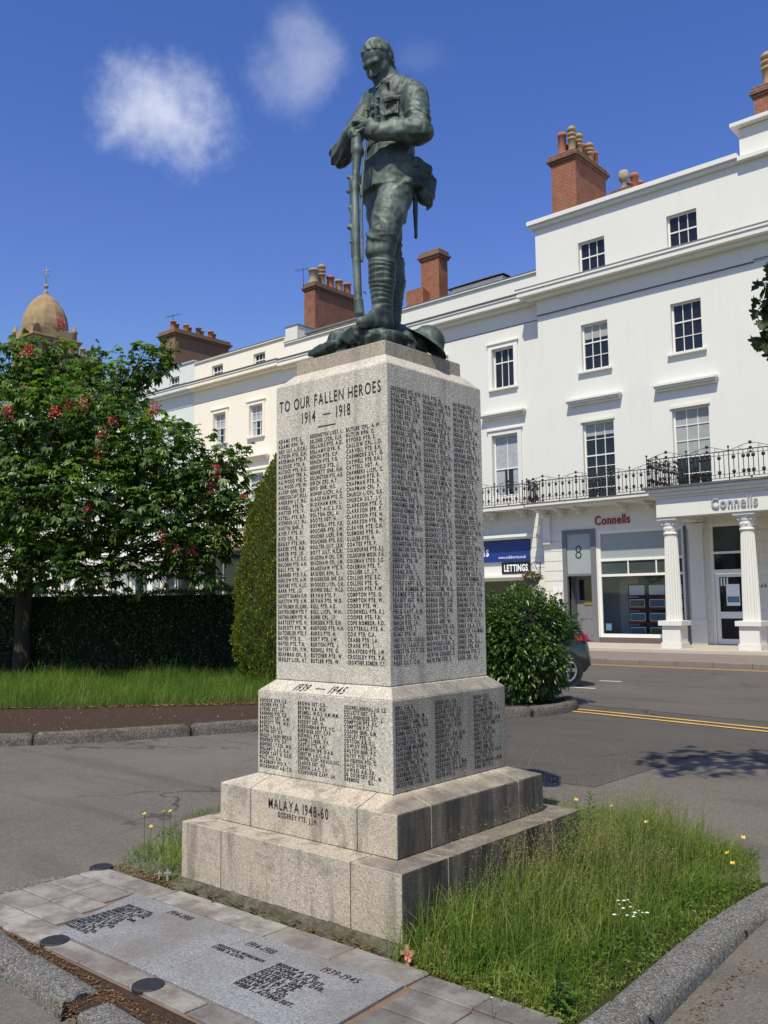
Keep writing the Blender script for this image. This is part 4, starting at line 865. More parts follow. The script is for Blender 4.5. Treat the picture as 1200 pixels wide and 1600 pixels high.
poly('pavement', [(-70, 21.44), (40, 21.44), (40, 25.6), (-70, 25.6)], .112, M['paving'])
b = MB(); b.box(-90, 30, 24.65, 27.6, .0, .215); structure(b.build('forecourt', M['forecourt'], None, bevel=.02))

# the raised garden opposite: soil verge behind a curved stone kerb
GK = [(-13.6, 1.0), (-12.3, 2.9), (-11.3, 4.2), (-10.44, 5.14), (-9.92, 5.82), (-9.45, 6.74), (-8.95, 7.8), (-8.3, 9.2), (-7.3, 10.4), (-6.75, 11.2), (-6.75, 12.0), (-7.2, 12.6), (-8.3, 12.6), (-9.6, 11.6), (-11.6, 12.0), (-12.6, 14.6), (-16, 15.0), (-40, 15.4)]
poly('soil_verge', GK+[(-60, 15.4), (-60, -8), (-18, -4)], .095, M['soil'])
poly('lawn', [(-16.5, 3.0), (-14.6, 5.0), (-13.31, 6.55), (-12.0, 7.85), (-10.8, 9.3), (-9.6, 10.6), (-8.4, 11.0), (-8.2, 11.9), (-9.5, 11.3), (-11.8, 11.7), (-12.9, 14.4), (-16, 14.8), (-40, 15.2), (-60, 15.2), (-60, -7), (-20, -3)], .100, M['turf'])
def resample(pts, step):
    P_ = [Vector((x, y, 0)) for x, y in pts]; out = [P_[0]]; 
    for a, b_ in zip(P_[:-1], P_[1:]):
        n = max(1, int((b_-a).length/step))
        for i in range(1, n+1): out.append(a.lerp(b_, i/n))
    return out
def smooth_line(pts, k=3):
    P_ = [Vector((x, y, 0)) for x, y in pts]
    for _ in range(k):
        Q_ = [P_[0]]
        for a, b_ in zip(P_[:-1], P_[1:]): Q_ += [a.lerp(b_, .25), a.lerp(b_, .75)]
        Q_.append(P_[-1]); P_ = Q_
    return [(p.x, p.y) for p in P_]
def rough_kerb(name, pts, width, top, bottom, mat, seg=1.5, gap=.02, step=.045, amp=.012, prof_n=9, lean=0.0):
    """row of worn kerb stones: swept section with irregular faces, an open joint between stones"""
    L_ = resample(smooth_line(pts), step); Vs = []; Fs = []; run = 0; start = 0; n = prof_n
    stones = []; cur = [L_[0]]
    for a, b_ in zip(L_[:-1], L_[1:]):
        run += (b_-a).length; cur.append(b_)
        if run > seg*(.8+.4*random.random()): stones.append(cur); cur = [b_]; run = 0
    if len(cur) > 2: stones.append(cur)
    sec = [(-.5, 0), (-.5, .55), (-.47, .9), (-.38, 1.), (-.12, 1.02), (.15, 1.02), (.38, 1.), (.48, .9), (.5, .55), (.52, 0)]
    for st in stones:
        base = len(Vs); dz = random.uniform(-.008, .008); ph = random.uniform(0, 9)
        for i, p in enumerate(st):
            d = (st[min(i+1, len(st)-1)]-st[max(i-1, 0)]).normalized(); nn = Vector((-d.y, d.x, 0))
            pp = p+d*(gap/2 if i == 0 else -gap/2 if i == len(st)-1 else 0)
            sh = .75 if i in (0, len(st)-1) else 1.0
            for k, (u, v) in enumerate(sec):
                z0 = bottom; w_ = 1.0+.025*math.sin(i*.17+ph+k*.5)
                q = pp+nn*(u*width*w_+lean*v)
                e = amp*(math.sin(i*2.9+k*2.1+ph)+math.sin(i*1.13+k*1.3+2*ph)*.5)*.35+random.gauss(0, amp*.5)
                q = q+nn*e*(.8 if u < 0 else -.8); q.z = z0+(top+dz-z0)*v*(sh if v > .8 else 1)+e*.6*(1 if v > .4 else 0)
                Vs.append(tuple(q))
        m = len(sec)
        for i in range(len(st)-1):
            for k in range(m-1): a_ = base+i*m+k; Fs.append((a_, a_+1, a_+m+1, a_+m))
        for e0 in (base, base+(len(st)-1)*m):
            for k in range(m//2-1): Fs.append((e0+k, e0+k+1, e0+m-2-k, e0+m-1-k))
    return structure(np_mesh(name, Vs, Fs, mat, None, True))
def kerbstone_mat(name, c1, c2, c3):
    t = NT(name); c = t.mix(t.ramp(t.noise(55, 3, .7), [(.35, 0.), (.65, 1.)]), c1, c2)
    c = t.mix(t.ramp(t.noise(6, 5, .65), [(.45, 0.), (.7, .8)]), c, c3); c = t.mix(t.ramp(t.noise(120, 2, .7), [(.6, 0.), (.7, .7)]), c, tuple(v*1.7 for v in c2))
    c = t.mix(t.ramp(t.vor(170).outputs['Color'], [(.55, 0.), (.95, .8)]), c, tuple(min(1, v*1.9) for v in c2)); c = t.mix(t.ramp(t.noise(90, 4, .75), [(.54, 0.), (.66, .85)]), c, tuple(v*.45 for v in c1))
    t.col(c); t.set(.92, spec=.15); t.bump(t.noise(60, 5, .75), 1., .03); return t.m
M['kerb_stone'] = kerbstone_mat('worn_granite_kerb', (.12, .115, .105), (.33, .32, .295), (.15, .14, .11))
M['kerb_lichen'] = kerbstone_mat('lichen_kerb', (.05, .042, .035), (.24, .22, .185), (.045, .036, .030))
rough_kerb('kerb', [(x-.12, y-.05) if i < 3 else (x, y) for i, (x, y) in enumerate(GK[:12])], .17, .135, -.03, M['kerb_lichen'], 1.6, .016, .05, .006)
rough_kerb('kerb', [(-1.72, 2.25), (-1.74, 2.9), (-1.75, 3.6), (-1.80, 4.4), (-1.80, 5.1), (-1.74, 5.6), (-1.80, 6.05)], .175, .0, -.12, M['kerb_stone'], 1.3, .018, .025, .0055)
rough_kerb('kerb', [(-5.2, 2.38), (-4.7, 2.24), (-4.2, 2.17), (-3.7, 2.14), (-3.55, 2.13)], .17, -.012, -.13, M['kerb_stone'], 1.1, .03, .025, .007)
rough_kerb('kerb', [(-3.42, 2.11), (-3.0, 2.08), (-2.4, 2.07), (-1.9, 2.05)], .16, -.015, -.13, M['kerb_stone'], 1.0, .03, .025, .007)
rough_kerb('kerb', [(-5.2, 2.38), (-5.22, 2.8), (-5.23, 3.2), (-5.5, 3.7), (-6.05, 4.5), (-6.0, 5.2), (-5.6, 6.0), (-4.6, 6.75), (-3.6, 6.7), (-2.6, 6.25), (-2.0, 6.1)], .09, -.026, -.10, M['kerb_stone'], .7, .02, .04, .007)
ISL = [(-1.78, 2.1), (-1.80, 4.4), (-1.8, 5.6), (-2.0, 6.1), (-2.6, 6.22), (-3.6, 6.65), (-4.6, 6.7), (-5.55, 5.98), (-5.95, 5.2), (-6.0, 4.5), (-5.46, 3.72), (-5.2, 3.2), (-5.18, 2.4), (-4.7, 2.2), (-3.5, 2.1)]
poly('earth_bed', ISL, -.038, M['turf'])
poly('soil_strip', [(-5.2, 2.44), (-1.85, 2.36), (-1.85, 2.08), (-3.5, 2.06), (-4.7, 2.18)], -.033, M['soil'])
# paving round the tablets: individual flags with open joints
def flagmat(name, c):
    t = NT(name); g = t.n('ShaderNodeNewGeometry'); rpi = g.outputs['Random Per Island']
    a = t.mix(rpi, tuple(v*.72 for v in c), tuple(min(1, v*1.18) for v in c))
    a = t.mix(t.ramp(t.noise(5, 6, .65), [(.40, 0.), (.60, .9)]), a, (c[0]*.40, c[1]*.32, c[2]*.31))
    a = t.mix(t.math('MULTIPLY', t.noise(90, 3), .25), a, (.5, .47, .42)); t.col(a); t.set(.85, spec=.25); t.bump(t.noise(60, 4), .3, .006); return t.m
M['flag'] = flagmat('sandstone_flags', (.262, .252, .228)); M['flag_dark'] = flagmat('stained_flags', (.160, .157, .147))
Zp = -.018
def flags(name, rows, mat):
    mb = MB()
    for x0, x1, y0, y1, n in rows:
        w = (x1-x0)/n
        for i in range(n):
            a, c_ = x0+i*w+.004, x0+(i+1)*w-.004; dz = random.uniform(-.003, .003)
            mb.add([(a, y0+.004, Zp-.04), (c_, y0+.004, Zp-.04), (c_, y1-.004, Zp-.04), (a, y1-.004, Zp-.04), (a, y0+.004, Zp+dz), (c_, y0+.004, Zp+dz*.5), (c_, y1-.004, Zp-dz*.5), (a, y1-.004, Zp+dz)],
                   [(4, 5, 6, 7), (0, 1, 5, 4), (1, 2, 6, 5), (2, 3, 7, 6), (3, 0, 4, 7)])
    return structure(mb.build(name, mat, None, bevel=.004, seg=1))
poly('mortar_bed', [(-5.17, 2.32), (-1.88, 2.30), (-1.90, 3.2), (-5.17, 3.26)], Zp-.012, plain('joint_mortar', (.19, .12, .075), .95, var=.3, scale=20))
flags('paving', [(-5.15, -4.40, 3.055, 3.235, 2), (-4.40, -2.58, 3.075, 3.255, 4), (-5.15, -4.56, 2.86, 3.05, 2), (-5.15, -4.50, 2.69, 2.855, 2), (-5.15, -4.44, 2.51, 2.685, 2), (-5.15, -4.30, 2.315, 2.505, 2), (-4.30, -3.10, 2.315, 2.445, 3)], M['flag'])
flags('paving', [(-2.57, -1.90, 3.075, 3.23, 2), (-2.54, -1.90, 2.86, 3.07, 2), (-2.53, -1.90, 2.66, 2.855, 2), (-2.52, -1.90, 2.32, 2.655, 2), (-3.09, -2.53, 2.315, 2.445, 1)], M['flag_dark'])

# the two blue-grey granite tablets let into the paving
tabm = granite('tablet_granite', (.96, .98, 1.03), base=.25, streak=False)
TAB = [(-4.545, 3.055), (-2.585, 3.070), (-2.545, 2.455), (-4.365, 2.462)]
mt = thing('memorial_tablet', 'grey granite tablet let into the paving, cut with three dated groups of names', 'tablet', (-3.55, 2.76, Zp))
def tab_piece(q, nm):
    mb = MB(); mb.add([(x, y, Zp-.05) for x, y in q]+[(x, y, Zp+.004) for x, y in q], [(4, 7, 6, 5), (0, 4, 5, 1), (1, 5, 6, 2), (2, 6, 7, 3), (3, 7, 4, 0)])
    mb.build(nm, tabm, mt, bevel=.003, seg=1)
tab_piece([(-4.545, 3.055), (-3.512, 3.063), (-3.505, 2.459), (-4.365, 2.462)], 'slab')
tab_piece([(-3.508, 3.063), (-2.585, 3.070), (-2.545, 2.455), (-3.501, 2.459)], 'slab')
ud = (1, 0, 0); vd = (0, 1, 0); nd = (0, 0, 1); zt = Zp+.0042
for x, y, s_ in ((-4.13, 2.965, '1914-1918'), (-3.46, 2.935, '1914-1918'), (-2.965, 2.945, '1939-1945')):
    b = MB(); put_text(b, s_, (x, y, zt), ud, vd, nd, .047, off=.0015, narrow=.8, weight=.004, gap=.14); b.build('date', M['lead'], mt)
ROLL1 = ["BURTON J. PTE.", "CLARKE W. PTE.", "DEELEY A. L/CPL.", "GIBBS H. PTE.", "HANCOX F. GNR.", "HUNT T. PTE.", "LEWIS G. PTE.", "MOORE S. SGT.", "PARKER W. PTE.", "REEVE A. PTE.", "SMITH J. CPL.", "TAYLOR E. PTE.", "WARD H. PTE."]
def roll(rows, x, y, h, pitch, maxw):
    b = MB()
    for i, s_ in enumerate(rows): put_text(b, s_, (x, y-i*pitch, zt), ud, vd, nd, h, off=.0015, narrow=.85, weight=.05, gap=.09, space=.35, maxw=maxw)
    b.build('name_column', M['lead'], mt)
roll(ROLL1, -4.40, 2.895, .0235, .0305, .36)
roll(["HOARE G.G. WORKMAN", "STEER A. L/CPL."], -3.56, 2.845, .023, .032, .33)
roll(["BISHOP A. PTE.", "COOPER R.G. SGT.", "DAWSON H.W. DVR.", "FOSTER L. GNR.", "HARRIS M. PTE.", "MANN J.T. CPL.", "SHAW P.A. F/O.", "WEBB T. ACTING SGT."], -3.165, 2.865, .028, .036, .37)
# round black inspection covers
covm = plain('cast_iron_cover', (.022, .022, .024), .55, var=.5, scale=30, bump=.4)
for (x, y), s_ in (((-4.225, 2.385), 'at the left corner of the tablet'), ((-3.43, 2.375), 'by the front edge of the tablet'), ((-5.16, 3.215), 'beside the grass behind the tablet')):
    b = MB(); b.lathe(x, y, [(.068, Zp-.03), (.070, Zp+.004), (.064, Zp+.008), (.05, Zp+.007), (.02, Zp+.0075)], 28)
    o = b.build('uplight_cover', covm, None, False); tag(o, 'round black metal disc in the flagstones '+s_, 'ground light', 'black discs round the tablet')

# ------------------------------------------------------------------ the terrace opposite
def wall(mb, x0, x1, z0, z1, y, holes=(), depth=.16, back=None):
    """front wall facing -Y, cut by rectangular openings with real reveals"""
    xs = sorted({x0, x1}|{v for h in holes for v in h[:2] if x0 < v < x1}); zs = sorted({z0, z1}|{v for h in holes for v in h[2:4] if z0 < v < z1})
    for a, b in zip(xs[:-1], xs[1:]):
        for c, d in zip(zs[:-1], zs[1:]):
            mx, mz = (a+b)/2, (c+d)/2
            if any(h[0] < mx < h[1] and h[2] < mz < h[3] for h in holes): continue
            mb.quad((a, y, c), (b, y, c), (b, y, d), (a, y, d))
    for h in holes:
        a, b, c, d = h[:4]; e = y+(h[4] if len(h) > 4 else depth)
        mb.quad((a, y, c), (a, e, c), (b, e, c), (b, y, c)); mb.quad((a, y, d), (b, y, d), (b, e, d), (a, e, d))
        mb.quad((a, y, c), (a, y, d), (a, e, d), (a, e, c)); mb.quad((b, y, c), (b, e, c), (b, e, d), (b, y, d))
def sash(parent, x0, x1, z0, z1, y, cols, rows, meet=None, blind=0, sill=True, frame=.055, bar=.022, glass='glass', sidebars=None, curtain=False):
    """sash window in an opening: painted frame with glazing bars, panes, sill"""
    f = MB(); g = y+.035; bt = .03
    f.box(x0, x0+frame, y, y+.08, z0, z1); f.box(x1-frame, x1, y, y+.08, z0, z1)
    f.box(x0+frame, x1-frame, y, y+.08, z1-frame*.9, z1); f.box(x0+frame, x1-frame, y, y+.08, z0, z0+frame*1.3)
    a, b, c, d = x0+frame, x1-frame, z0+frame*1.3, z1-frame*.9
    mt_ = meet if meet is not None else (c+d)/2
    f.box(a, b, y+.005, y+.07, mt_-.022, mt_+.022)
    for i in range(1, cols):
        x = a+(b-a)*i/cols; f.box(x-bar/2, x+bar/2, y+.012, y+.06, c, mt_-.022); f.box(x-bar/2, x+bar/2, y+.012, y+.06, mt_+.022, d)
    if not isinstance(rows, tuple): rows = (rows//2, rows-rows//2)
    for lo_, hi_, n in ((c, mt_-.022, rows[0]), (mt_+.022, d, rows[1])):
        for k in range(1, n):
            z = lo_+(hi_-lo_)*k/n; f.box(a, b, y+.015, y+.058, z-bar/2, z+bar/2)
    o = f.build('window', M['white_paint'], parent)
    p = MB(); p.quad((a-.01, g+.012, c-.01), (b+.01, g+.012, c-.01), (b+.01, g+.012, d+.01), (a-.01, g+.012, d+.01)); p.build('pane', M[glass], o)
    if blind:
        p = MB(); zz = d-(d-c)*blind; n = max(3, int((d-zz)/.06))
        for k in range(n): p.box(a, b, g+.006, g+.010, zz+(d-zz)*k/n+.004, zz+(d-zz)*(k+1)/n)
        p.build('blind', M['blind'], o)
    if curtain:
        p = MB()
        for k in range(14):
            xx = a+(b-a)*k/14; zz = c if k < 5 or k > 9 else mt_
            p.quad((xx, g+.009-.004*(k % 2), zz), (xx+(b-a)/14, g+.005+.004*(k % 2), zz), (xx+(b-a)/14, g+.005+.004*(k % 2), d), (xx, g+.009-.004*(k % 2), d))
        p.build('curtain', M['curtain'], o)
    if sill:
        p = MB(); p.box(x0-.13, x1+.13, y-.16-.10, y-.0, z0-.085, z0-.002); p.build('sill', M['white_paint'], o, bevel=.006)
    return o
def cornice(mb, x0, x1, y, steps, lret=True, rret=False):
    """stacked mouldings: (z0, z1, projection)"""
    for z0, z1, pr in steps: mb.box(x0-(pr if lret else 0), x1+(pr if rret else 0), y-pr, y+.02, z0, z1)
def hood(parent, x0, x1, z, y, mat, pr=.28):
    b = MB(); b.box(x0, x1, y-pr, y, z+.09, z+.17); b.box(x0+.03, x1-.03, y-pr*.82, y, z+.03, z+.09); b.box(x0+.06, x1-.06, y-pr*.45, y, z-.05, z+.03)
    return b.build('window_hood', M[mat], parent, bevel=.008)
def rustic(mb, x0, x1, y, z0, z1, n, pr=.018, holes=()):
    h = (z1-z0)/n
    for i in range(n):
        a, c = z0+i*h+.012, z0+(i+1)*h-.012
        mb.box(x0, x1, y-pr, y+.002, a, c)
def railing(parent, pts, z0, ht=.86, rich=True, pan=1.15):
    """wrought-iron balcony railing with anthemion bosses and cresting"""
    m = MB()
    for (xa, ya), (xb, yb) in zip(pts[:-1], pts[1:]):
        A = Vector((xa, ya, 0)); B = Vector((xb, yb, 0)); L = (B-A).length; d = (B-A)/L
        for z, r in ((z0+.07, .011), (z0+.17, .009), (z0+ht*.80, .009), (z0+ht*.92, .017)):
            m.tube([A+Vector((0, 0, z)), B+Vector((0, 0, z))], r, 4)
        n = max(1, round(L/pan))
        for k in range(n+1):
            p = A+d*(L*k/n); m.tube([p+Vector((0, 0, z0)), p+Vector((0, 0, z0+ht*1.03))], .015, 5); m.ball((p.x, p.y, z0+ht*1.06), .035, 6, 4)
        for k in range(n):
            p0 = A+d*(L*k/n); w = L/n; nb = max(4, int(w/.125))
            for i in range(1, nb):
                p = p0+d*(w*i/nb); m.tube([p+Vector((0, 0, z0+.07)), p+Vector((0, 0, z0+ht*.9))], .0115, 4)
            for i in range(1, nb, 1):
                if i % 2 == 0 and nb > 5 and i != nb//2: continue
                p = p0+d*(w*i/nb)
                for zz in (z0+.23, z0+ht*.72): m.ball((p.x, p.y, zz), .056, 6, 4, (1, .5, 1.1))
                m.ball((p.x, p.y, z0+.12), .028, 6, 4); 
            pc = p0+d*(w/2)
            for zz, r in ((z0+ht*.95, .05), (z0+ht*1.12, .05), (z0+ht*.83, .04), (z0+.05, .035)): m.ball((pc.x, pc.y, zz), r, 7, 5, (1, .6, 1))
            crest = []
            for i in range(13):
                t = i/12; crest.append(p0+d*(w*t)+Vector((0, 0, z0+ht*(.94+.16*math.sin(math.pi*t)**1.5))))
            m.tube(crest, .009, 4)
            for t in (.28, .72):
                q = p0+d*(w*t); ring = [q+d*(.05*math.cos(a))+Vector((0, 0, z0+ht*1.0+.04*math.sin(a))) for a in np.linspace(0, 5.2, 9)]; m.tube(ring, .007, 4)
    return m.build('railing', M['iron'], parent, True)
def chimney(parent, x0, x1, y0, y1, z0, z1, mat, pots, capm='brick_cap', cap=.10, bands=2):
    b = MB(); b.box(x0, x1, y0, y1, z0, z1); o = b.build('chimney', M[mat], parent)
    c = MB()
    for k in range(bands): e = cap*(k+1)/bands; c.box(x0-e, x1+e, y0-e, y1+e, z1-.02+k*.10, z1+.08+k*.10-.002)
    c.box(x0-cap*.4, x1+cap*.4, y0-cap*.4, y1+cap*.4, z1+.1*bands-.02, z1+.1*bands+.14); c.build('chimney_cap', M[capm], o, bevel=.01)
    zt = z1+.1*bands+.13
    for (px, py, h, r, m, kind) in pots:
        p = MB()
        if kind == 'louvre':
            p.lathe(px, py, [(r*1.15, zt), (r*1.0, zt+.12), (r*.9, zt+h*.5), (r*1.15, zt+h*.52), (r*1.15, zt+h*.58), (r*.8, zt+h*.6), (r*.8, zt+h*.66), (r*1.15, zt+h*.68), (r*1.15, zt+h*.74), (r*.8, zt+h*.76), (r*.8, zt+h*.82), (r*1.15, zt+h*.84), (r*1.1, zt+h*.93), (r*.6, zt+h)], 14)
        elif kind == 'cowl':
            p.lathe(px, py, [(r*1.2, zt), (r, zt+.1), (r*.8, zt+h*.5), (r*1.3, zt+h*.55), (r*1.5, zt+h*.75), (r*1.2, zt+h), (r*.4, zt+h*1.02)], 12)
        else:
            p.lathe(px, py, [(r*1.1, zt), (r, zt+.08), (r*.92, zt+h*.85), (r*1.12, zt+h*.87), (r*1.12, zt+h), (r*.8, zt+h), (r*.75, zt+h*.7)], 14)
        p.build('chimney_pot', M[m], o, True)
    return o

# ---- big white corner house with the estate agent's shop
Y1 = 27.5
big = thing('terrace_house', 'tall white stucco house with a columned porch and ironwork balcony, at the right', 'house', (-8.0, Y1, .2), 'terrace houses across the road')
wx = [(-14.74, -13.74), (-11.52, -10.52), (-7.90, -6.90), (-4.68, -3.68), (-1.46, -.46)]
tx = [(-14.81, -13.65), (-11.62, -10.43), (-8.02, -6.82), (-4.8, -3.6), (-1.58, -.38)]
XR = 1.0; XL = -16.45
h_top = [(a, b, 12.92, 14.05) for a, b in wx]; h_mid = [(a, b, 9.46, 11.10) for a, b in wx]; h_tall = [(a, b, 4.98, 7.66) for a, b in tx]
m = MB(); wall(m, XL, XR, 12.4, 15.02, Y1, h_top, .17); wall(m, XL, XR, 4.6, 11.82, Y1, h_mid+h_tall, .17)
wall(m, XL, XR, 11.82, 12.4, Y1-.035)
m.quad((XL, Y1, 4.6), (XL, Y1, 15.02), (XL, 40, 15.02), (XL, 40, 4.6)); m.quad((XR, Y1, .2), (XR, 40, .2), (XR, 40, 15.02), (XR, Y1, 15.02))
m.box(-9.08, XR, Y1+.02, Y1+.5, 15.02, 16.15); m.box(XL, XR, Y1+.3, 40, 14.3, 14.34)
m.build('wall', M['white'], big)
m = MB(); m.box(XL-.22, -9.10, Y1-.24, Y1+.4, 15.14, 15.30); m.box(XL-.14, -9.10, Y1-.15, Y1+.3, 15.02, 15.14); m.box(-9.10, XR, Y1-.24, Y1+.02, 15.02, 15.16)
m.box(-9.28, XR, Y1-.22, Y1+.7, 16.17, 16.30); m.build('parapet_coping', M['white'], big, bevel=.012)
m = MB(); cornice(m, XL, XR, Y1-.035, [(12.36, 12.45, .30), (12.45, 12.62, .52), (12.62, 12.70, .56)]); m.build('cornice', M['white'], big, bevel=.01)
m = MB(); m.box(XL-.56, XR, Y1-.60, Y1, 12.702, 12.75); m.build('cornice_flashing', M['lead_grey'], big)
m = MB(); m.box(XL, -8.83, Y1-.05, Y1, 11.79, 11.82); m.box(-8.83, XR, Y1-.05, Y1, 11.85, 11.88); m.build('string_course', M['lead_dark'], big)
for i, (a, b_) in enumerate(wx):
    sash(big, a, b_, 12.92, 14.05, Y1+.13, 3, 2, sill=False)
    sash(big, a, b_, 9.46, 11.10, Y1+.13, 3, (2, 1) if i == 0 else (2, 1), meet=10.45 if i == 0 else 10.48, blind=.30 if i == 0 else .0)
for i, (a, b_) in enumerate(tx):
    sash(big, a, b_, 4.98, 7.66, Y1+.13, 3, (4, 2) if i == 0 else (2, 3), meet=6.52 if i == 0 else 6.1, blind=.16 if i == 0 else .60 if i == 1 else .2, sill=False)
    m = MB(); m.box(a-.05, b_+.05, Y1-.05, Y1, 7.67, 7.76); m.build('window_hood', M['white'], big)
    hood(big, a-.50+(.3 if i > 1 else 0), b_+.36, 8.33, Y1, 'white')
# ground floor: pilaster, number-8 door, shop window, entrance under the porch
GD = (-15.73, -14.46, .215, 4.02); SW = (-14.40, -11.42, .40, 3.92); EN = (-10.62, -9.22, .23, 3.92)
m = MB(); wall(m, XL, XR, .2, 4.6, Y1, [GD, (SW[0], SW[1], SW[2], SW[3]), EN, (-8.2, -5.6, .4, 3.9), (-4.6, -1.6, .4, 3.9)], .25)
rustic(m, XL, GD[0], Y1, .24, 4.0, 11); rustic(m, -11.35, EN[0]-.02, Y1, .24, 4.0, 11); rustic(m, EN[1]+.02, -8.25, Y1, .24, 4.0, 11)
m.build('shop_wall', M['white_old'], big)
m = MB(); m.box(-11.22, -10.78, Y1-.12, Y1-.02, .22, 3.9); m.box(-11.27, -10.73, Y1-.14, Y1-.02, 3.78, 3.96); m.box(-11.25, -10.75, Y1-.14, Y1-.02, .22, 1.0); m.build('pilaster', M['white_old'], big, bevel=.008)
m = MB(); m.tube([(-11.36, Y1-.07, 3.9), (-11.36, Y1-.07, .25)], .045, 8); m.build('drainpipe', M['lead_grey'], big, True)
# scrolled bracket stone at the party line
m = MB(); m.box(XL+.02, XL+.30, Y1-.12, Y1, 3.62, 4.62); m.box(XL+.02, XL+.33, Y1-.16, Y1, 3.56, 3.66); m.build('bracket_stone', M['white'], big, bevel=.03)
# door
m = MB(); a, b_, c_, d_ = GD; yd = Y1-.03
m.box(a, a+.16, yd, Y1+.24, c_, d_); m.box(b_-.20, b_, yd, Y1+.24, c_, d_); m.box(a+.16, b_-.20, yd, Y1+.24, d_-.14, d_); m.box(a+.16, b_-.20, yd, Y1+.1, 2.44, 2.52)
m.build('door_surround', M['surround_grey'], big, bevel=.006)
m = MB(); m.box(a+.16, b_-.20, Y1+.02, Y1+.05, 2.52, d_-.14); o = m.build('number_panel', M['glass_pale'], big)
m = MB(); put_text(m, '8', ((a+b_)/2+.0, Y1+.02, 3.02), (1, 0, 0), (0, 0, 1), (0, -1, 0), .46, align='C', narrow=.85, weight=-.01); m.build('house_number', M['black'], o)
yr = Y1+.62
m = MB(); m.quad((a+.16, Y1+.1, c_), (a+.16, Y1+.1, 2.44), (a+.16, yr, 2.44), (a+.16, yr, c_)); m.quad((b_-.2, Y1+.1, c_), (b_-.2, yr, c_), (b_-.2, yr, 2.44), (b_-.2, Y1+.1, 2.44)); m.quad((a+.16, Y1+.1, 2.44), (b_-.2, Y1+.1, 2.44), (b_-.2, yr, 2.44), (a+.16, yr, 2.44))
for zz in (.45, 1.15): m.box(a+.161, a+.175, Y1+.2, yr-.1, zz, zz+.5)
m.build('door_recess', M['surround_grey'], big)
m = MB(); xa, xb = a+.18, b_-.22; m.box(xa, xb, yr-.05, yr, c_+.02, 2.42)
o = m.build('door', M['door_grey'], big)
m = MB()
for zz0, zz1 in ((.42, .82), (.98, 1.42)):
    for x0, x1 in ((xa+.12, (xa+xb)/2-.05), ((xa+xb)/2+.05, xb-.12)): m.box(x0, x1, yr-.065, yr-.05, zz0, zz1)
m.build('door_panel', M['door_grey'], o, bevel=.012)
m = MB(); m.box(xa+.1, xb-.1, yr-.056, yr-.05, 1.62, 2.32); m.build('door_glass', M['glass'], o)
m = MB(); m.box((xa+xb)/2-.16, (xa+xb)/2+.2, yr-.075, yr-.05, 1.46, 1.58); m.build('letter_plate', M['brass'], o)
# wall plates and entry phone
m = MB(); m.box(-16.12, -15.93, Y1-.045, Y1-.02, 1.86, 2.06); m.build('wall_plate', M['white_paint'], big); m = MB(); m.box(-15.89, -15.76, Y1-.045, Y1-.02, 1.88, 2.08); m.build('wall_plate', M['white_paint'], big)
m = MB(); m.box(-15.88, -15.77, Y1-.08, Y1-.02, 1.48, 1.68); m.build('entry_phone', M['black'], big, bevel=.01)
# shop window
a, b_, c_, d_ = SW; m = MB(); yy = Y1+.02
for x0, x1, z0, z1 in ((a, a+.09, c_, d_), (b_-.09, b_, c_, d_), (a+.09, b_-.09, d_-.10, d_), (a+.09, b_-.09, c_, c_+.11), (a+.09, b_-.09, 2.90, 2.99), (a+.09, b_-.09, 2.39, 2.47)): m.box(x0, x1, yy, yy+.10, z0, z1)
for x in (-13.35, -12.38): m.box(x-.02, x+.02, yy+.02, yy+.09, 2.47, 2.90)
sw = m.build('shop_window', M['white_paint'], big)
m = MB(); m.quad((a, yy+.05, 2.47), (b_, yy+.05, 2.47), (b_, yy+.05, 2.9), (a, yy+.05, 2.9)); m.build('pane', M['glass_grey'], sw)
m = MB(); m.quad((a, yy+.05, 2.99), (b_, yy+.05, 2.99), (b_, yy+.05, d_), (a, yy+.05, d_)); m.build('pane', M['glass_pale'], sw)
gt = NT('clear_shop_glass'); gl = gt.n('ShaderNodeBsdfGlossy'); gl.inputs['Roughness'].default_value = .03; gl.inputs['Color'].default_value = (.8, .85, .9, 1)
trn = gt.n('ShaderNodeBsdfTransparent'); trn.inputs['Color'].default_value = (.93, .96, .95, 1); fr = gt.n('ShaderNodeFresnel'); fr.inputs['IOR'].default_value = 1.5
ms = gt.n('ShaderNodeMixShader'); gt.l(fr.outputs[0], ms.inputs[0]); gt.l(trn.outputs[0], ms.inputs[1]); gt.l(gl.outputs[0], ms.inputs[2]); gt.l(ms.outputs[0], gt.out.inputs[0]); M['clear'] = gt.m
m = MB(); m.quad((a+.09, yy+.05, c_+.11), (b_-.09, yy+.05, c_+.11), (b_-.09, yy+.05, 2.39), (a+.09, yy+.05, 2.39)); m.build('pane', M['clear'], sw)
m = MB(); m.box(a, b_, Y1+1.5, Y1+1.55, .3, 2.6); m.box(a-.02, a, Y1+.26, Y1+1.5, .3, 2.6); m.box(b_, b_+.02, Y1+.26, Y1+1.5, .3, 2.6); m.box(a, b_, Y1+.26, Y1+1.5, .33, .38); m.box(a, b_, Y1+.26, Y1+1.5, 2.5, 2.54)
m.build('display_recess', plain('display_back', (.55, .60, .60), .6, var=.06), sw)
m = MB(); m.box(-13.35, -12.0, Y1+.75, Y1+.78, .5, 2.28); m.build('display_screen', plain('display_panel', (.16, .17, .175), .5, var=.05), sw)
yc_ = Y1+.60
pics = ['paper_blue', 'paper_red', 'paper_green']
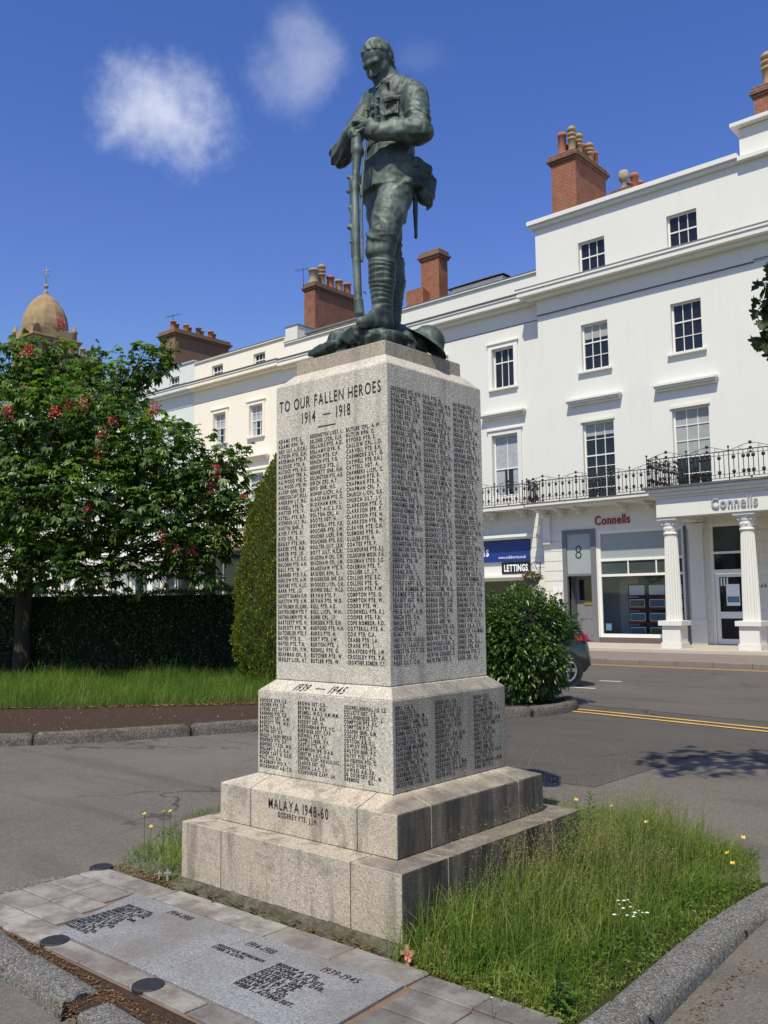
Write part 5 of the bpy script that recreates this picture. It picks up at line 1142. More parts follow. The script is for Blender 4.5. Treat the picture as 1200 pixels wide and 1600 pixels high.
for i, x in enumerate((-13.78+.45, -12.86+.22, -12.05)):
    for k, z in enumerate((1.93, 1.47, 1.02, .56)):
        m = MB(); m.box(x-.31, x+.31, yc_-.02, yc_, z-.20, z+.20); cd = m.build('property_card', M['black'], sw, bevel=.02)
        m = MB(); m.box(x-.27, x+.27, yc_-.024, yc_-.021, z-.16, z+.16); m.build('card_paper', M['paper'], cd)
        if k:
            m = MB(); m.box(x-.25, x+.25, yc_-.028, yc_-.025, z-.08, z+.13); m.build('card_photo', M[('paper_blue', 'paper_green', 'paper_blue')[(i+k) % 3]], cd)
            m = MB(); m.box(x-.27, x+.27, yc_-.028, yc_-.025, z-.16, z-.10); m.build('card_band', M['paper_red'], cd)
m = MB(); m.box(-12.58, -12.30, yc_-.02, yc_, 1.38, 1.75); m.build('card_band', M['paper_red'], sw)
m = MB(); m.box(-14.22, -14.02, yy+.03, yy+.045, .62, .84); m.build('window_sticker', M['paper_blue'], sw)
# name over the shop and plinth
m = MB(); put_text(m, 'Connells', (-14.46, Y1, 4.13), (1, 0, 0), (0, 0, 1), (0, -1, 0), .29, off=.035, narrow=.78, weight=.018, gap=.13, maxw=1.32); o = m.build('shop_name', M['sign_red'], big); sm = o.modifiers.new('depth', 'SOLIDIFY'); sm.thickness = .03; sm.offset = -1
m = MB(); m.box(SW[0]-.04, SW[1], Y1-.03, Y1+.02, .215, .395); m.build('stall_riser', plain('brown_riser', (.12, .085, .08), .6), big)
# entrance door under the porch
a, b_, c_, d_ = EN; m = MB(); yy = Y1+.03
for x0, x1, z0, z1 in ((a, a+.10, c_, d_), (b_-.1, b_, c_, d_), (a+.1, b_-.1, d_-.1, d_), (a+.1, b_-.1, 2.98, 3.05), (a+.1, b_-.1, 2.38, 2.50)): m.box(x0, x1, yy, yy+.1, z0, z1)
dr = m.build('entrance', M['white_paint'], big)
m = MB(); m.quad((a+.1, yy+.05, 3.05), (b_-.1, yy+.05, 3.05), (b_-.1, yy+.05, d_-.1), (a+.1, yy+.05, d_-.1)); m.build('pane', M['glass_grey'], dr)
m = MB(); m.quad((a+.1, yy+.05, 2.5), (b_-.1, yy+.05, 2.5), (b_-.1, yy+.05, 2.98), (a+.1, yy+.05, 2.98)); m.build('pane', M['glass'], dr)
m = MB(); x0, x1 = a+.11, b_-.11
for q in ((x0, x0+.12, c_+.02, 2.37), (x1-.12, x1, c_+.02, 2.37), (x0+.12, x1-.12, 2.27, 2.37), (x0+.12, x1-.12, 1.02, 1.22), (x0+.12, x1-.12, c_+.02, .40)): m.box(q[0], q[1], yy+.02, yy+.08, q[2], q[3])
dl = m.build('door', M['white_paint'], big)
m = MB()
for z0, z1 in ((.40, 1.02), (1.22, 2.27)): m.quad((x0+.12, yy+.05, z0), (x1-.12, yy+.05, z0), (x1-.12, yy+.05, z1), (x0+.12, yy+.05, z1))
m.build('door_glass', M['glass'], dl)
m = MB(); m.box(x0+.32, x0+.72, yy+.03, yy+.044, 1.40, 2.05); m.build('poster', M['paper'], dl)
m = MB(); m.box(x0+.35, x0+.70, yy+.026, yy+.029, 1.50, 1.68); m.build('poster', M['paper_blue'], dl)
m = MB()
for k in range(3): m.box(x0+.16+k*.09, x0+.205+k*.09, yy+.035, yy+.045, 2.0, 2.25)
m.build('door_sign', M['sign_white'], dl)
m = MB(); put_text(m, 'established 1936', (-9.42, Y1-.02, 1.94), (1, 0, 0), (0, 0, 1), (0, -1, 0), .12, off=.006, narrow=.8, gap=.38, weight=.01); m.build('wall_lettering', M['lead'], big)
# two more shop fronts beyond the right edge
for xa, xb in ((-8.2, -5.6), (-4.6, -1.6)):
    m = MB(); yy = Y1+.05
    for q in ((xa, xa+.08, .4, 3.9), (xb-.08, xb, .4, 3.9), (xa+.08, xb-.08, 3.8, 3.9), (xa+.08, xb-.08, .4, .5), (xa+.08, xb-.08, 2.9, 2.98)): m.box(q[0], q[1], yy, yy+.1, q[2], q[3])
    o = m.build('shop_window', M['white_paint'], big); m = MB(); m.quad((xa, yy+.05, .4), (xb, yy+.05, .4), (xb, yy+.05, 3.9), (xa, yy+.05, 3.9)); m.build('pane', M['glass_grey'], o)
# balcony along the first floor and over the porch
m = MB(); m.box(-16.60, -11.30, 26.62, Y1, 4.86, 4.94); m.box(-16.62, -11.30, 26.56, 26.64, 4.84, 4.96); m.box(-16.58, -11.3, 26.68, Y1, 4.76, 4.86)
bal = m.build('balcony', M['white_old'], big, bevel=.01)
m = MB(); m.box(-16.64, -11.30, 26.54, Y1-.002, 4.942, 4.965); m.build('balcony_flashing', M['lead_dark'], bal)
for x in (-16.3, -15.6, -14.9, -13.3, -12.4, -11.7):
    m = MB(); m.box(x-.05, x+.05, 26.75, Y1, 4.64, 4.76); m.box(x-.05, x+.05, 27.1, Y1, 4.5, 4.64); m.build('balcony_bracket', M['white_old'], bal, bevel=.02)
railing(bal, [(-16.55, Y1-.02), (-16.55, 26.62), (-11.45, 26.62)], 4.965, .80)
m = MB(); m.box(-11.17, -4.3, 25.0, 25.42, 3.985, 4.53); m.box(-11.17, -10.75, 25.42, Y1, 3.985, 4.53); m.box(-4.72, -4.3, 25.42, Y1, 3.985, 4.53); m.box(-11.1, -4.4, 25.3, Y1, 4.3, 4.4)
por = m.build('porch', M['white_old'], big, bevel=.006)
m = MB(); cornice(m, -11.17, -4.3, 25.0, [(4.531, 4.60, .06), (4.602, 4.70, .14), (4.702, 4.80, .22)], True, True); m.box(-11.39, -4.08, 25.0, Y1-.003, 4.60, 4.80); m.build('porch_cornice', M['white_old'], por, bevel=.012)
m = MB(); m.box(-11.45, -4.0, 24.72, Y1-.003, 4.802, 4.86); m.build('porch_flashing', M['lead_dark'], por)
railing(por, [(-11.32, Y1-.02), (-11.32, 24.82), (-4.15, 24.82), (-4.15, Y1-.02)], 4.862, .88)
m = MB(); put_text(m, 'Connells', (-9.53, 25.0, 4.135), (1, 0, 0), (0, 0, 1), (0, -1, 0), .275, off=.05, narrow=.80, weight=.018, gap=.15, maxw=1.53); o = m.build('shop_name', M['sign_grey'], por); sm = o.modifiers.new('depth', 'SOLIDIFY'); sm.thickness = .045; sm.offset = -1
def column(x, y):
    m = MB(); m.box(x-.30, x+.30, y-.30, y+.30, .10, .38); m.box(x-.27, x+.27, y-.27, y+.27, .38, .86)
    m.box(x-.35, x+.35, y-.35, y+.35, .86, 1.0); o = m.build('column_pedestal', M['white_old'], big, bevel=.008)
    m = MB(); n = 40; m.lathe(x, y, [(.235, 1.0), (.232, 1.02), (.232, 1.04)]+[(.232-.048*(t**1.4), 1.05+2.42*t) for t in np.linspace(0, 1, 8)]+[(.184, 3.49)], n, flute=.10); m.build('column_shaft', M['white_old'], big)
    m = MB(); m.lathe(x, y, [(.205, 3.49), (.215, 3.51), (.205, 3.54), (.19, 3.56), (.20, 3.62), (.215, 3.68), (.205, 3.72), (.225, 3.76), (.24, 3.82), (.22, 3.86)], 22)
    for sx in (-1, 1):
        for sy_ in (-1, 1): m.ball((x+sx*.17, y+sy_*.17, 3.79), .055, 8, 6, (1, 1, .8))
    for k in range(8): aa = k*math.pi/4+.2; m.ball((x+.20*math.cos(aa), y+.20*math.sin(aa), 3.66), .045, 6, 4, (.8, .8, 1.1))
    m.box(x-.29, x+.29, y-.29, y+.29, 3.90, 3.983); m.box(x-.24, x+.24, y-.24, y+.24, 3.85, 3.90); m.build('column_capital', M['white_old'], o, bevel=.01)
for x in (-10.90, -8.70, -6.50, -4.62): column(x, 25.33)
# chimneys of the big house
chimney(big, -16.85, -15.80, 29.5, 31.95, 14, 18.35, 'brick', [(-16.5, 29.8, .95, .16, 'pot_red', 'roll'), (-16.45, 30.25, .62, .16, 'pot_red', 'roll'), (-16.1, 29.85, 1.12, .15, 'pot_buff', 'louvre'), (-16.1, 30.4, 1.05, .14, 'pot_buff', 'louvre'), (-16.2, 30.85, .8, .14, 'pot_red', 'roll'), (-16.1, 31.25, 1.0, .16, 'pot_buff', 'louvre'), (-16.1, 31.65, .75, .15, 'pot_red', 'roll')], cap=.14)
chimney(big, -16.2, -15.4, 33.2, 36.0, 14, 18.15, 'brick_dark', [(-15.8, 33.6, .9, .15, 'pot_grey', 'cowl'), (-15.8, 34.1, .55, .15, 'pot_red', 'roll'), (-15.8, 34.6, 1.15, .17, 'pot_red', 'roll'), (-15.8, 35.1, 1.0, .15, 'pot_red', 'roll'), (-15.8, 35.6, .8, .15, 'pot_buff', 'roll')], cap=.08, bands=1)
chimney(big, -9.0, -8.0, 28.9, 31.5, 15, 17.75, 'brick', [(-8.62, 29.3, 1.25, .2, 'pot_buff', 'louvre'), (-8.5, 29.9, .9, .17, 'pot_red', 'roll'), (-8.5, 30.5, .9, .17, 'pot_buff', 'roll')], cap=.12)

# ---- generic narrower house of the terrace
def house(label, x0, x1, Y, mat, wins, attic=None, zpar=13.55, cor=12.72, surround='white_paint'):
    t = thing('terrace_house', label, 'house', ((x0+x1)/2, Y, .2), 'terrace houses across the road')
    hm = [(a, b, 9.53, 11.05) for a, b in wins]; ht = [(a-.08, b+.08, 5.05, 7.76) for a, b in wins]; ha = [(a, b, 12.84, 13.52) for a, b in (attic or [])]
    m = MB(); wall(m, x0, x1, 11.9, zpar, Y, ha, .17); wall(m, x0, x1, 4.7, 11.9, Y, hm+ht, .17)
    m.box(x0, x1, Y+.25, Y+.6, zpar-.5, zpar-.002); m.quad((x0, Y, .2), (x0, Y, zpar), (x0, 38, zpar), (x0, 38, .2)); m.quad((x1, Y, .2), (x1, 38, .2), (x1, 38, zpar), (x1, Y, zpar))
    m.build('wall', M[mat], t)
    m = MB(); m.box(x0, x1, Y-.08, Y+.35, zpar, zpar+.07); m.build('parapet_coping', M[mat], t, bevel=.01)
    m = MB(); m.box(x0, x1, Y-.10, Y+.3, zpar+.072, zpar+.09); m.build('coping_flashing', M['lead_grey'], t)
    m = MB(); cornice(m, x0, x1, Y, [(cor-.36, cor-.26, .26), (cor-.26, cor-.08, .46), (cor-.08, cor, .50)], False); m.build('cornice', M[mat], t, bevel=.01)
    m = MB(); m.box(x0, x1, Y-.53, Y, cor+.002, cor+.05); m.build('cornice_flashing', M['lead_dark'], t)
    m = MB(); m.box(x0, x1, Y-.015, Y, 11.76, 11.79); m.build('string_course', M['lead_grey'], t)
    for i, (a, b_) in enumerate(wins):
        sash(t, a, b_, 9.53, 11.05, Y+.13, 3 if attic else 3, (1, 1) if not attic else (2, 2), meet=10.52 if not attic else None, curtain=bool(attic))
        fr = MB()
        for q in ((a-.17, a-.002, 9.45, 11.22), (b_+.002, b_+.17, 9.45, 11.22), (a-.002, b_+.002, 11.052, 11.22)): fr.box(q[0], q[1], Y-.05, Y-.001, q[2], q[3])
        fr.box(a-.22, b_+.22, Y-.10, Y-.001, 11.222, 11.28); fr.build('window_surround', M[mat if attic else surround], t)
        sash(t, a-.08, b_+.08, 5.05, 7.76, Y+.13, 2, (1, 1) if not attic else (2, 2), meet=6.5, blind=.0, curtain=True, sill=False)
        fr = MB()
        for q in ((a-.25, a-.082, 5.0, 7.93), (b_+.082, b_+.25, 5.0, 7.93), (a-.082, b_+.082, 7.762, 7.93)): fr.box(q[0], q[1], Y-.05, Y-.001, q[2], q[3])
        fr.box(a-.30, b_+.30, Y-.10, Y-.001, 7.932, 7.99); fr.build('window_surround', M[mat], t)
        hood(t, a-.48, b_+.48, 8.42, Y, mat)
    for a, b_ in (attic or []): sash(t, a, b_, 12.84, 13.52, Y+.10, 3, 2, sill=False, frame=.05)
    # slate roof behind the parapet
    m = MB(); m.add([(x0, Y+.6, zpar-.1), (x1, Y+.6, zpar-.1), (x1, Y+5, zpar+1.5), (x0, Y+5, zpar+1.5), (x0, Y+9.5, zpar-.1), (x1, Y+9.5, zpar-.1)], [(0, 1, 2, 3), (3, 2, 5, 4)]); m.build('roof', M['slate'], t)
    return t
YH = 27.8
L1 = house('white house with a flat-topped roof dormer, between the tall white and the cream house', -24.3, -16.452, YH, 'white', [(-18.64, -17.68), (-21.85, -20.9), (-24.0+.2, -23.05)])
def shopfront(t, x0, x1, Y, mat, openings, glassm='glass'):
    m = MB(); wall(m, x0, x1, .2, 4.7, Y, openings, .3); m.build('shop_wall', M[mat], t)
    for o in openings:
        f = MB(); a, b_, c_, d_ = o[:4]; yy = Y+.15
        for q in ((a, a+.09, c_, d_), (b_-.09, b_, c_, d_), (a+.09, b_-.09, d_-.09, d_), (a+.09, b_-.09, c_, c_+.12)): f.box(q[0], q[1], yy, yy+.1, q[2], q[3])
        if b_-a > 1.5: f.box((a+b_)/2-.04, (a+b_)/2+.04, yy, yy+.09, c_+.12, d_-.09)
        w_ = f.build('shop_window' if c_ > .3 else 'shop_door', M['white_paint'], t)
        g = MB(); g.quad((a, yy+.05, c_), (b_, yy+.05, c_), (b_, yy+.05, d_), (a, yy+.05, d_)); g.build('pane', M[glassm], w_)
shopfront(L1, -24.3, -16.452, YH, 'white_old', [(-22.5, -17.35, .55, 2.45), (-24.1, -22.9, .22, 2.45)])
m = MB(); m.box(-22.6, -17.2, YH-.10, YH, 3.05, 3.84); fa = m.build('fascia', M['sign_blue'], L1, bevel=.006)
m = MB(); put_text(m, 'www.crabbcurtis.co.uk', (-17.32, YH-.10, 3.16), (1, 0, 0), (0, 0, 1), (0, -1, 0), .105, off=.004, align='R', narrow=.78, weight=.006, gap=.1); put_text(m, 'crabb curtis', (-18.88, YH-.10, 3.28), (1, 0, 0), (0, 0, 1), (0, -1, 0), .36, off=.004, align='R', narrow=.72, weight=.02, gap=.14); m.build('shop_name', M['sign_white'], fa)
m = MB(); m.box(-22.7, -17.1, YH-.42, YH, 3.90, 4.0); m.box(-22.65, -17.15, YH-.36, YH, 3.845, 3.90); m.build('blind_box', M['white_paint'], L1, bevel=.01)
m = MB(); m.box(-18.42, -17.20, YH-.04, YH-.002, 2.60, 3.02); lb = m.build('letting_board', M['black'], L1)
m = MB(); put_text(m, 'LETTINGS', (-17.80, YH-.04, 2.70), (1, 0, 0), (0, 0, 1), (0, -1, 0), .23, off=.004, align='C', narrow=.78, weight=.035, gap=.1, maxw=1.02); m.build('board_lettering', M['sign_white'], lb)
m = MB(); m.box(-24.2, -17.0, YH-.32, YH+.02, 2.47, 2.56); m.build('transom_ledge', M['white_paint'], L1)
rustic_m = MB(); rustic(rustic_m, -17.16, -16.46, YH, .24, 4.6, 12); rustic_m.build('quoin_strip', M['white_old'], L1)
m = MB(); m.box(-24.0, -16.90, 26.95, YH, 4.88, 4.96); m.box(-24.0, -16.88, 26.90, 26.97, 4.85, 4.98)
bal = m.build('balcony', M['white_old'], L1, bevel=.01); m = MB(); m.box(-24.0, -16.86, 26.88, YH-.002, 4.982, 5.0); m.build('balcony_flashing', M['lead_dark'], bal)
for x in (-17.3, -18.6, -20, -21.4, -22.8):
    m = MB(); m.box(x-.05, x+.05, 27.1, YH, 4.74, 4.88); m.box(x-.05, x+.05, 27.4, YH, 4.6, 4.74); m.build('balcony_bracket', M['white_old'], bal, bevel=.02)
railing(bal, [(-24.0, 26.96), (-16.94, 26.96), (-16.94, YH-.02)], 5.0, .78)
# scalloped white valance board behind the railing
m = MB(); m.box(-19.0, -17.4, YH-.26, YH-.22, 5.0, 5.42)
for k in range(6): m.box(-19.0+k*.267+.03, -19.0+k*.267+.237, YH-.258, YH-.222, 5.42, 5.48)
m.build('window_board', M['white_paint'], L1, bevel=.02)
# hanging-basket bracket belongs to the house; chimneys and dormer
chimney(L1, -22.75, -21.80, 28.75, 29.35, 13, 15.85, 'brick', [], cap=.12, capm='render_brown', bands=2)
m = MB(); m.add([(-23.2, 28.3, 13.3), (-22.3, 28.3, 13.3), (-22.3, 30.0, 13.3), (-23.2, 30.0, 13.3), (-23.2, 28.3, 14.55), (-22.3, 28.3, 14.55), (-22.3, 30.0, 13.95), (-23.2, 30.0, 13.95)], [(4, 5, 6, 7), (0, 1, 5, 4), (1, 2, 6, 5), (2, 3, 7, 6), (3, 0, 4, 7)]); m.build('gable_wall', M['brick'], L1)
m = MB(); m.box(-20.95, -18.50, 28.45, 30.4, 13.4, 14.12)
dm = m.build('dormer', M['white_paint'], L1)
m = MB(); m.add([(-21.1, 28.3, 14.13), (-18.35, 28.3, 14.13), (-18.35, 30.6, 14.13), (-21.1, 30.6, 14.13), (-19.9, 29.3, 14.62), (-19.4, 29.3, 14.62)], [(0, 1, 5, 4), (1, 2, 5), (2, 3, 4, 5), (3, 0, 4)]); m.build('dormer_roof', M['slate'], dm)
m = MB()
for x0, x1 in ((-20.8, -19.85), (-19.6, -18.65)): m.box(x0, x1, 28.43, 28.448, 13.62, 13.95)
m.build('dormer_window', M['blind'], dm)

# ---- cream houses
cA = house('cream house with a long low white roof dormer, right of its taller cream neighbour', -30.1, -24.302, YH, 'cream_light', [(-25.9, -24.95), (-29.1, -28.15)])
shopfront(cA, -30.1, -24.302, YH, 'cream_light', [(-29.6, -25.6, .6, 3.0), (-25.3, -24.5, .22, 2.8)])
m = MB(); m.box(-30.1, -29.3, YH+.05, 31, 13.0, 14.35); m.build('party_wall', M['white_old'], cA); m = MB(); m.box(-30.14, -29.26, YH+.02, 31, 14.352, 14.40); m.build('party_wall_coping', M['lead_grey'], cA)
m = MB(); m.box(-29.2, -24.6, 28.5, 30, 13.3, 14.02); dm = m.build('dormer', M['white_paint'], cA); m = MB(); m.box(-29.3, -24.5, 28.3, 30.2, 14.022, 14.09); m.build('dormer_roof', M['lead_grey'], dm)
for x in (-28.8, -28.2, -27.3, -26.4, -25.6, -25.0):
    w_ = MB(); w_.box(x-.20, x+.20, 28.47, 28.498, 13.62, 13.92); w_.build('dormer_window', M['glass_grey'], dm)
chimney(cA, -30.35, -29.62, 29.3, 32.4, 13, 16.55, 'brick_dark', [(-30.0, 29.6, .75, .24, 'pot_grey', 'roll'), (-30.0, 30.15, 1.15, .17, 'pot_buff', 'louvre'), (-30.0, 30.75, .7, .19, 'pot_red', 'roll'), (-30.0, 31.35, .68, .19, 'pot_buff', 'roll'), (-30.0, 31.95, .66, .19, 'pot_red', 'roll')], cap=.12)
def aerial(parent, x, y, z):
    m = MB(); m.tube([(x, y, z), (x, y, z+.95)], .014, 5); m.tube([(x-.35, y-.2, z+.86), (x+.35, y+.2, z+.95)], .010, 4)
    for k in range(7): t = -1+k/3; m.tube([(x+.32*t+.08, y+.18*t-.14, z+.905+.045*t), (x+.32*t-.08, y+.18*t+.14, z+.905+.045*t)], .007, 4)
    m.build('aerial', M['iron'], parent)
aerial(cA, -30.3, 29.2, 16.7)
cB = house('deep cream house with two small attic windows and a shop under a buff fascia', -36.85, -30.102, YH, 'cream', [(-32.55, -31.6), (-35.27, -34.3)], attic=[(-32.29, -31.46), (-35.45, -34.59)], zpar=13.88, cor=12.78)
shopfront(cB, -36.85, -30.102, YH, 'cream_light', [(-36.3, -33.0, .4, 4.3), (-32.5, -30.6, .4, 4.0)])
m = MB(); m.box(-37.0, -31.80, YH-.9, YH, 4.31, 5.04); fa = m.build('fascia', M['sign_buff'], cB); m = MB(); m.box(-37.05, -31.75, YH-.95, YH, 5.042, 5.12); m.build('fascia_flashing', M['lead_grey'], cB)
m = MB(); put_text(m, 'PHOENIX', (-32.05, YH-.9, 4.60), (1, 0, 0), (0, 0, 1), (0, -1, 0), .36, off=.006, align='R', narrow=.85, weight=.01, gap=.12); put_text(m, 'CHINESE RESTAURANT', (-32.05, YH-.9, 4.40), (1, 0, 0), (0, 0, 1), (0, -1, 0), .12, off=.006, align='R', narrow=.8, weight=.01, gap=.16); m.build('shop_name', M['sign_brown'], fa)
m = MB(); m.box(-36.9, -30.3, YH-.85, YH-.02, .2, .9); m.box(-36.9, -36.6, YH-.85, YH-.02, .9, 4.4); m.box(-32.1, -31.8, YH-.85, YH-.02, .9, 4.3); m.build('shop_porch', M['door_dark'], cB)
pl = house('pale blue-grey stucco house with attic windows, left of the cream house', -50.0, -36.852, YH, 'pale', [(-39.0, -38.1), (-42.1, -41.2), (-45.2, -44.3), (-48.3, -47.4)], attic=[(-39.0, -38.15), (-42.1, -41.25), (-45.2, -44.35), (-48.3, -47.45)], zpar=14.05, cor=12.80)
shopfront(pl, -50.0, -36.852, YH, 'white_old', [(-39.4, -37.6, .6, 3.4), (-42.2, -40.4, .6, 3.4), (-44.2, -43.0, .22, 2.9), (-47.0, -45.2, .6, 3.4), (-49.2, -48.1, .22, 2.9)], 'glass_grey')
for x in (-37.2, -39.8, -42.6, -45.0, -47.4, -49.7):
    m = MB(); m.box(x-.22, x+.22, YH-.5, YH-.1, .2, 3.7); m.box(x-.28, x+.28, YH-.56, YH-.05, 3.7, 3.9); m.box(x-.28, x+.28, YH-.56, YH-.05, .2, .6); m.build('pilaster', M['white_paint'], pl, bevel=.01)
m = MB(); m.box(-50, -36.86, YH-.62, YH, 3.902, 4.3); m.build('shop_fascia', M['white_paint'], pl)
chimney(pl, -40.33, -38.98, 28.1, 31.75, 13, 15.98, 'render_brown', [(-39.5-.3*(k % 2), 28.35+k*.42, .55, .15, ('pot_red', 'render_brown', 'pot_buff')[k % 3], 'roll') for k in range(8)], capm='render_brown', cap=.16)
aerial(pl, -39.6, 28.4, 16.3)
m = MB(); m.add([(-37.0, 28.5, 14.0), (-37.0, 34, 14.0), (-34.2, 34, 14.0), (-34.2, 28.5, 14.0), (-37.0, 31.2, 15.1), (-34.6, 31.2, 15.1)], [(0, 3, 5, 4), (1, 4, 5, 2), (3, 2, 5), (0, 4, 1)]); m.build('roof_slope', M['tile'], cB)
fl = house('far white stucco houses of the terrace seen under the chestnut tree', -78.0, -50.002, YH, 'white', [(-53.4-i*3.3, -52.4-i*3.3) for i in range(7)], attic=[(-53.4-i*3.3, -52.5-i*3.3) for i in range(7)], zpar=14.0, cor=12.8)
shopfront(fl, -78.0, -50.002, YH, 'white_old', [(-53.0-i*4.0, -51.2-i*4.0, .22 if i % 2 else .6, 3.2) for i in range(6)])
chimney(fl, -57.0, -55.8, 31, 34, 13, 18.6, 'render_brown', [(-56.4, 31.4+k*.5, .7, .18, 'pot_buff', 'roll') for k in range(5)], capm='render_brown')

# ---- domed clock-less tower of the town hall, far left
tw = thing('domed_tower', 'distant brick tower with a ribbed sandstone dome and weathervane above the tree', 'tower', (-79.4, 42.3, 0))
tx_, ty_ = -79.4, 42.3
def rbox(m, a, b_, z0, z1, dx=0., dy=0.): m.box(tx_+dx-a, tx_+dx+a, ty_+dy-b_, ty_+dy+b_, z0, z1)
m = MB(); rbox(m, 1.95, 1.95, 0, 26.0); m.build('shaft', M['brick'], tw)
for k in range(4):
    for q in (-1.6, 0, 1.6):
        dx, dy = [(q, -1.99), (1.99, q), (q, 1.99), (-1.99, q)][k]; m = MB(); rbox(m, .22, .22, 21.5, 25.98, dx, dy); m.build('pilaster', M['sandstone_tower'], tw)
m = MB(); rbox(m, 2.2, 2.2, 26.0, 26.35); rbox(m, 2.4, 2.4, 26.35, 26.6); rbox(m, 2.55, 2.55, 26.6, 26.8); rbox(m, 2.0, 2.0, 26.8, 27.7); m.build('tower_cornice', M['sandstone_tower'], tw, bevel=.04)
for sx in (-1, 1):
    for sy_ in (-1, 1):
        m = MB(); m.lathe(tx_+sx*1.95, ty_+sy_*1.95, [(.26, 26.8), (.26, 27.6), (.34, 27.7), (.2, 27.9), (.12, 28.2), (.03, 28.4)], 10); m.build('corner_turret', M['sandstone_tower'], tw, True)
m = MB(); m.lathe(tx_, ty_, [(2.0, 27.6), (2.08, 27.75), (2.12, 28.1), (2.08, 28.7), (1.92, 29.4), (1.62, 30.1), (1.18, 30.75), (.7, 31.2), (.35, 31.4), (.28, 31.55)], 24, flute=.025); m.build('dome', M['sandstone_tower'], tw)
m = MB(); m.lathe(tx_, ty_, [(.28, 31.5), (.16, 31.8), (.07, 32.0), (.07, 32.1)], 10); m.ball((tx_, ty_, 32.3), .22, 10, 8); m.tube([(tx_, ty_, 32.4), (tx_, ty_, 34.1)], .04, 5); m.tube([(tx_-.3, ty_, 33.2), (tx_+.3, ty_, 33.2)], .035, 4); m.tube([(tx_, ty_-.3, 33.4), (tx_, ty_+.3, 33.4)], .035, 4); m.tube([(tx_-.25, ty_-.2, 33.8), (tx_+.25, ty_+.2, 33.8)], .05, 4); m.build('weathervane', M['pot_grey'], tw, True)

# ------------------------------------------------------------------ vegetation
def unit(v): return v/np.maximum(np.linalg.norm(v, axis=-1, keepdims=True), 1e-9)
def rdir(n, zmin=-1, zmax=1):
    z = rng.uniform(zmin, zmax, n); a = rng.uniform(0, 2*np.pi, n); r = np.sqrt(1-z*z)
    return np.column_stack([r*np.cos(a), r*np.sin(a), z])
class LeafBuf:
    def __init__(s): s.V = []; s.F = []; s.n = 0
    def put(s, V, Fq):
        k = V.shape[1]; n = V.shape[0]
        F_ = (np.asarray(Fq)[None]+np.arange(n)[:, None, None]*k+s.n).reshape(-1, 4)
        s.V.append(V.reshape(-1, 3)); s.F.append(F_); s.n += n*k
    def leaf(s, P_, D_, N_, L, w, fold=.18, droop=.2, wide=.45):
        """ovate leaf: two halves folded along the midrib, tip drooping"""
        D_ = unit(D_); S_ = unit(np.cross(D_, N_)); N_ = np.cross(S_, D_); L = L[:, None]; w = w[:, None]
        mid = P_+D_*L*wide; up = N_*w*fold; dn = np.array((0, 0, -1.))*L*droop
        s.put(np.stack([P_, mid+S_*w*.5+up, P_+D_*L+dn, mid-S_*w*.5+up, mid-dn*-.25], 1), [(0, 4, 2, 1), (0, 3, 2, 4)])
    def palmate(s, P_, A_, N_, L, spread=1.25, nl=5):
        """compound leaf of five drooping leaflets"""
        A_ = unit(A_); S_ = unit(np.cross(A_, N_)); N_ = np.cross(S_, A_)
        for k in range(nl):
            t = (k-(nl-1)/2)/((nl-1)/2); a = t*spread; sc = 1-.33*abs(t)
            d = A_*np.cos(a)+S_*np.sin(a)
            s.leaf(P_, d, N_, L*sc, L*sc*.40, .22, .30, .60)
    def maple(s, P_, D_, N_, L):
        D_ = unit(D_); S_ = unit(np.cross(D_, N_)); L = L[:, None]
        prof = [(0, 0), (.06, .28), (-.10, .50), (.16, .38), (.24, .62), (.40, .52), (.44, .22), (.62, .36), (.74, .20), (1.0, 0)]
        N2 = np.cross(S_, D_)
        for sg in (1, -1):
            mid = [P_+D_*L*u for u in (0, .25, .5, .75, 1.)]
            pts = [P_+D_*L*u+S_*L*v*sg+N2*L*.10*v for u, v in prof]
            q = np.stack([mid[0], mid[1], mid[2], mid[3]]+pts, 1)
            f = [(0, 4+1, 4+2, 4+3), (0, 4+3, 4+4, 1), (1, 4+4, 4+5, 4+6), (1, 4+6, 2, 1), (2, 4+6, 4+7, 4+8), (2, 4+8, 4+9, 3)]
            f = [tuple(x) for x in f if len(set(x)) == 4]+[(1, 4+6, 2, 0)]
            if sg < 0: f = [x[::-1] for x in f]
            s.put(q, f)
    def build(s, name, mat, parent=None, smooth=False):
        return np_mesh(name, np.vstack(s.V), np.vstack(s.F), mat, parent, smooth)

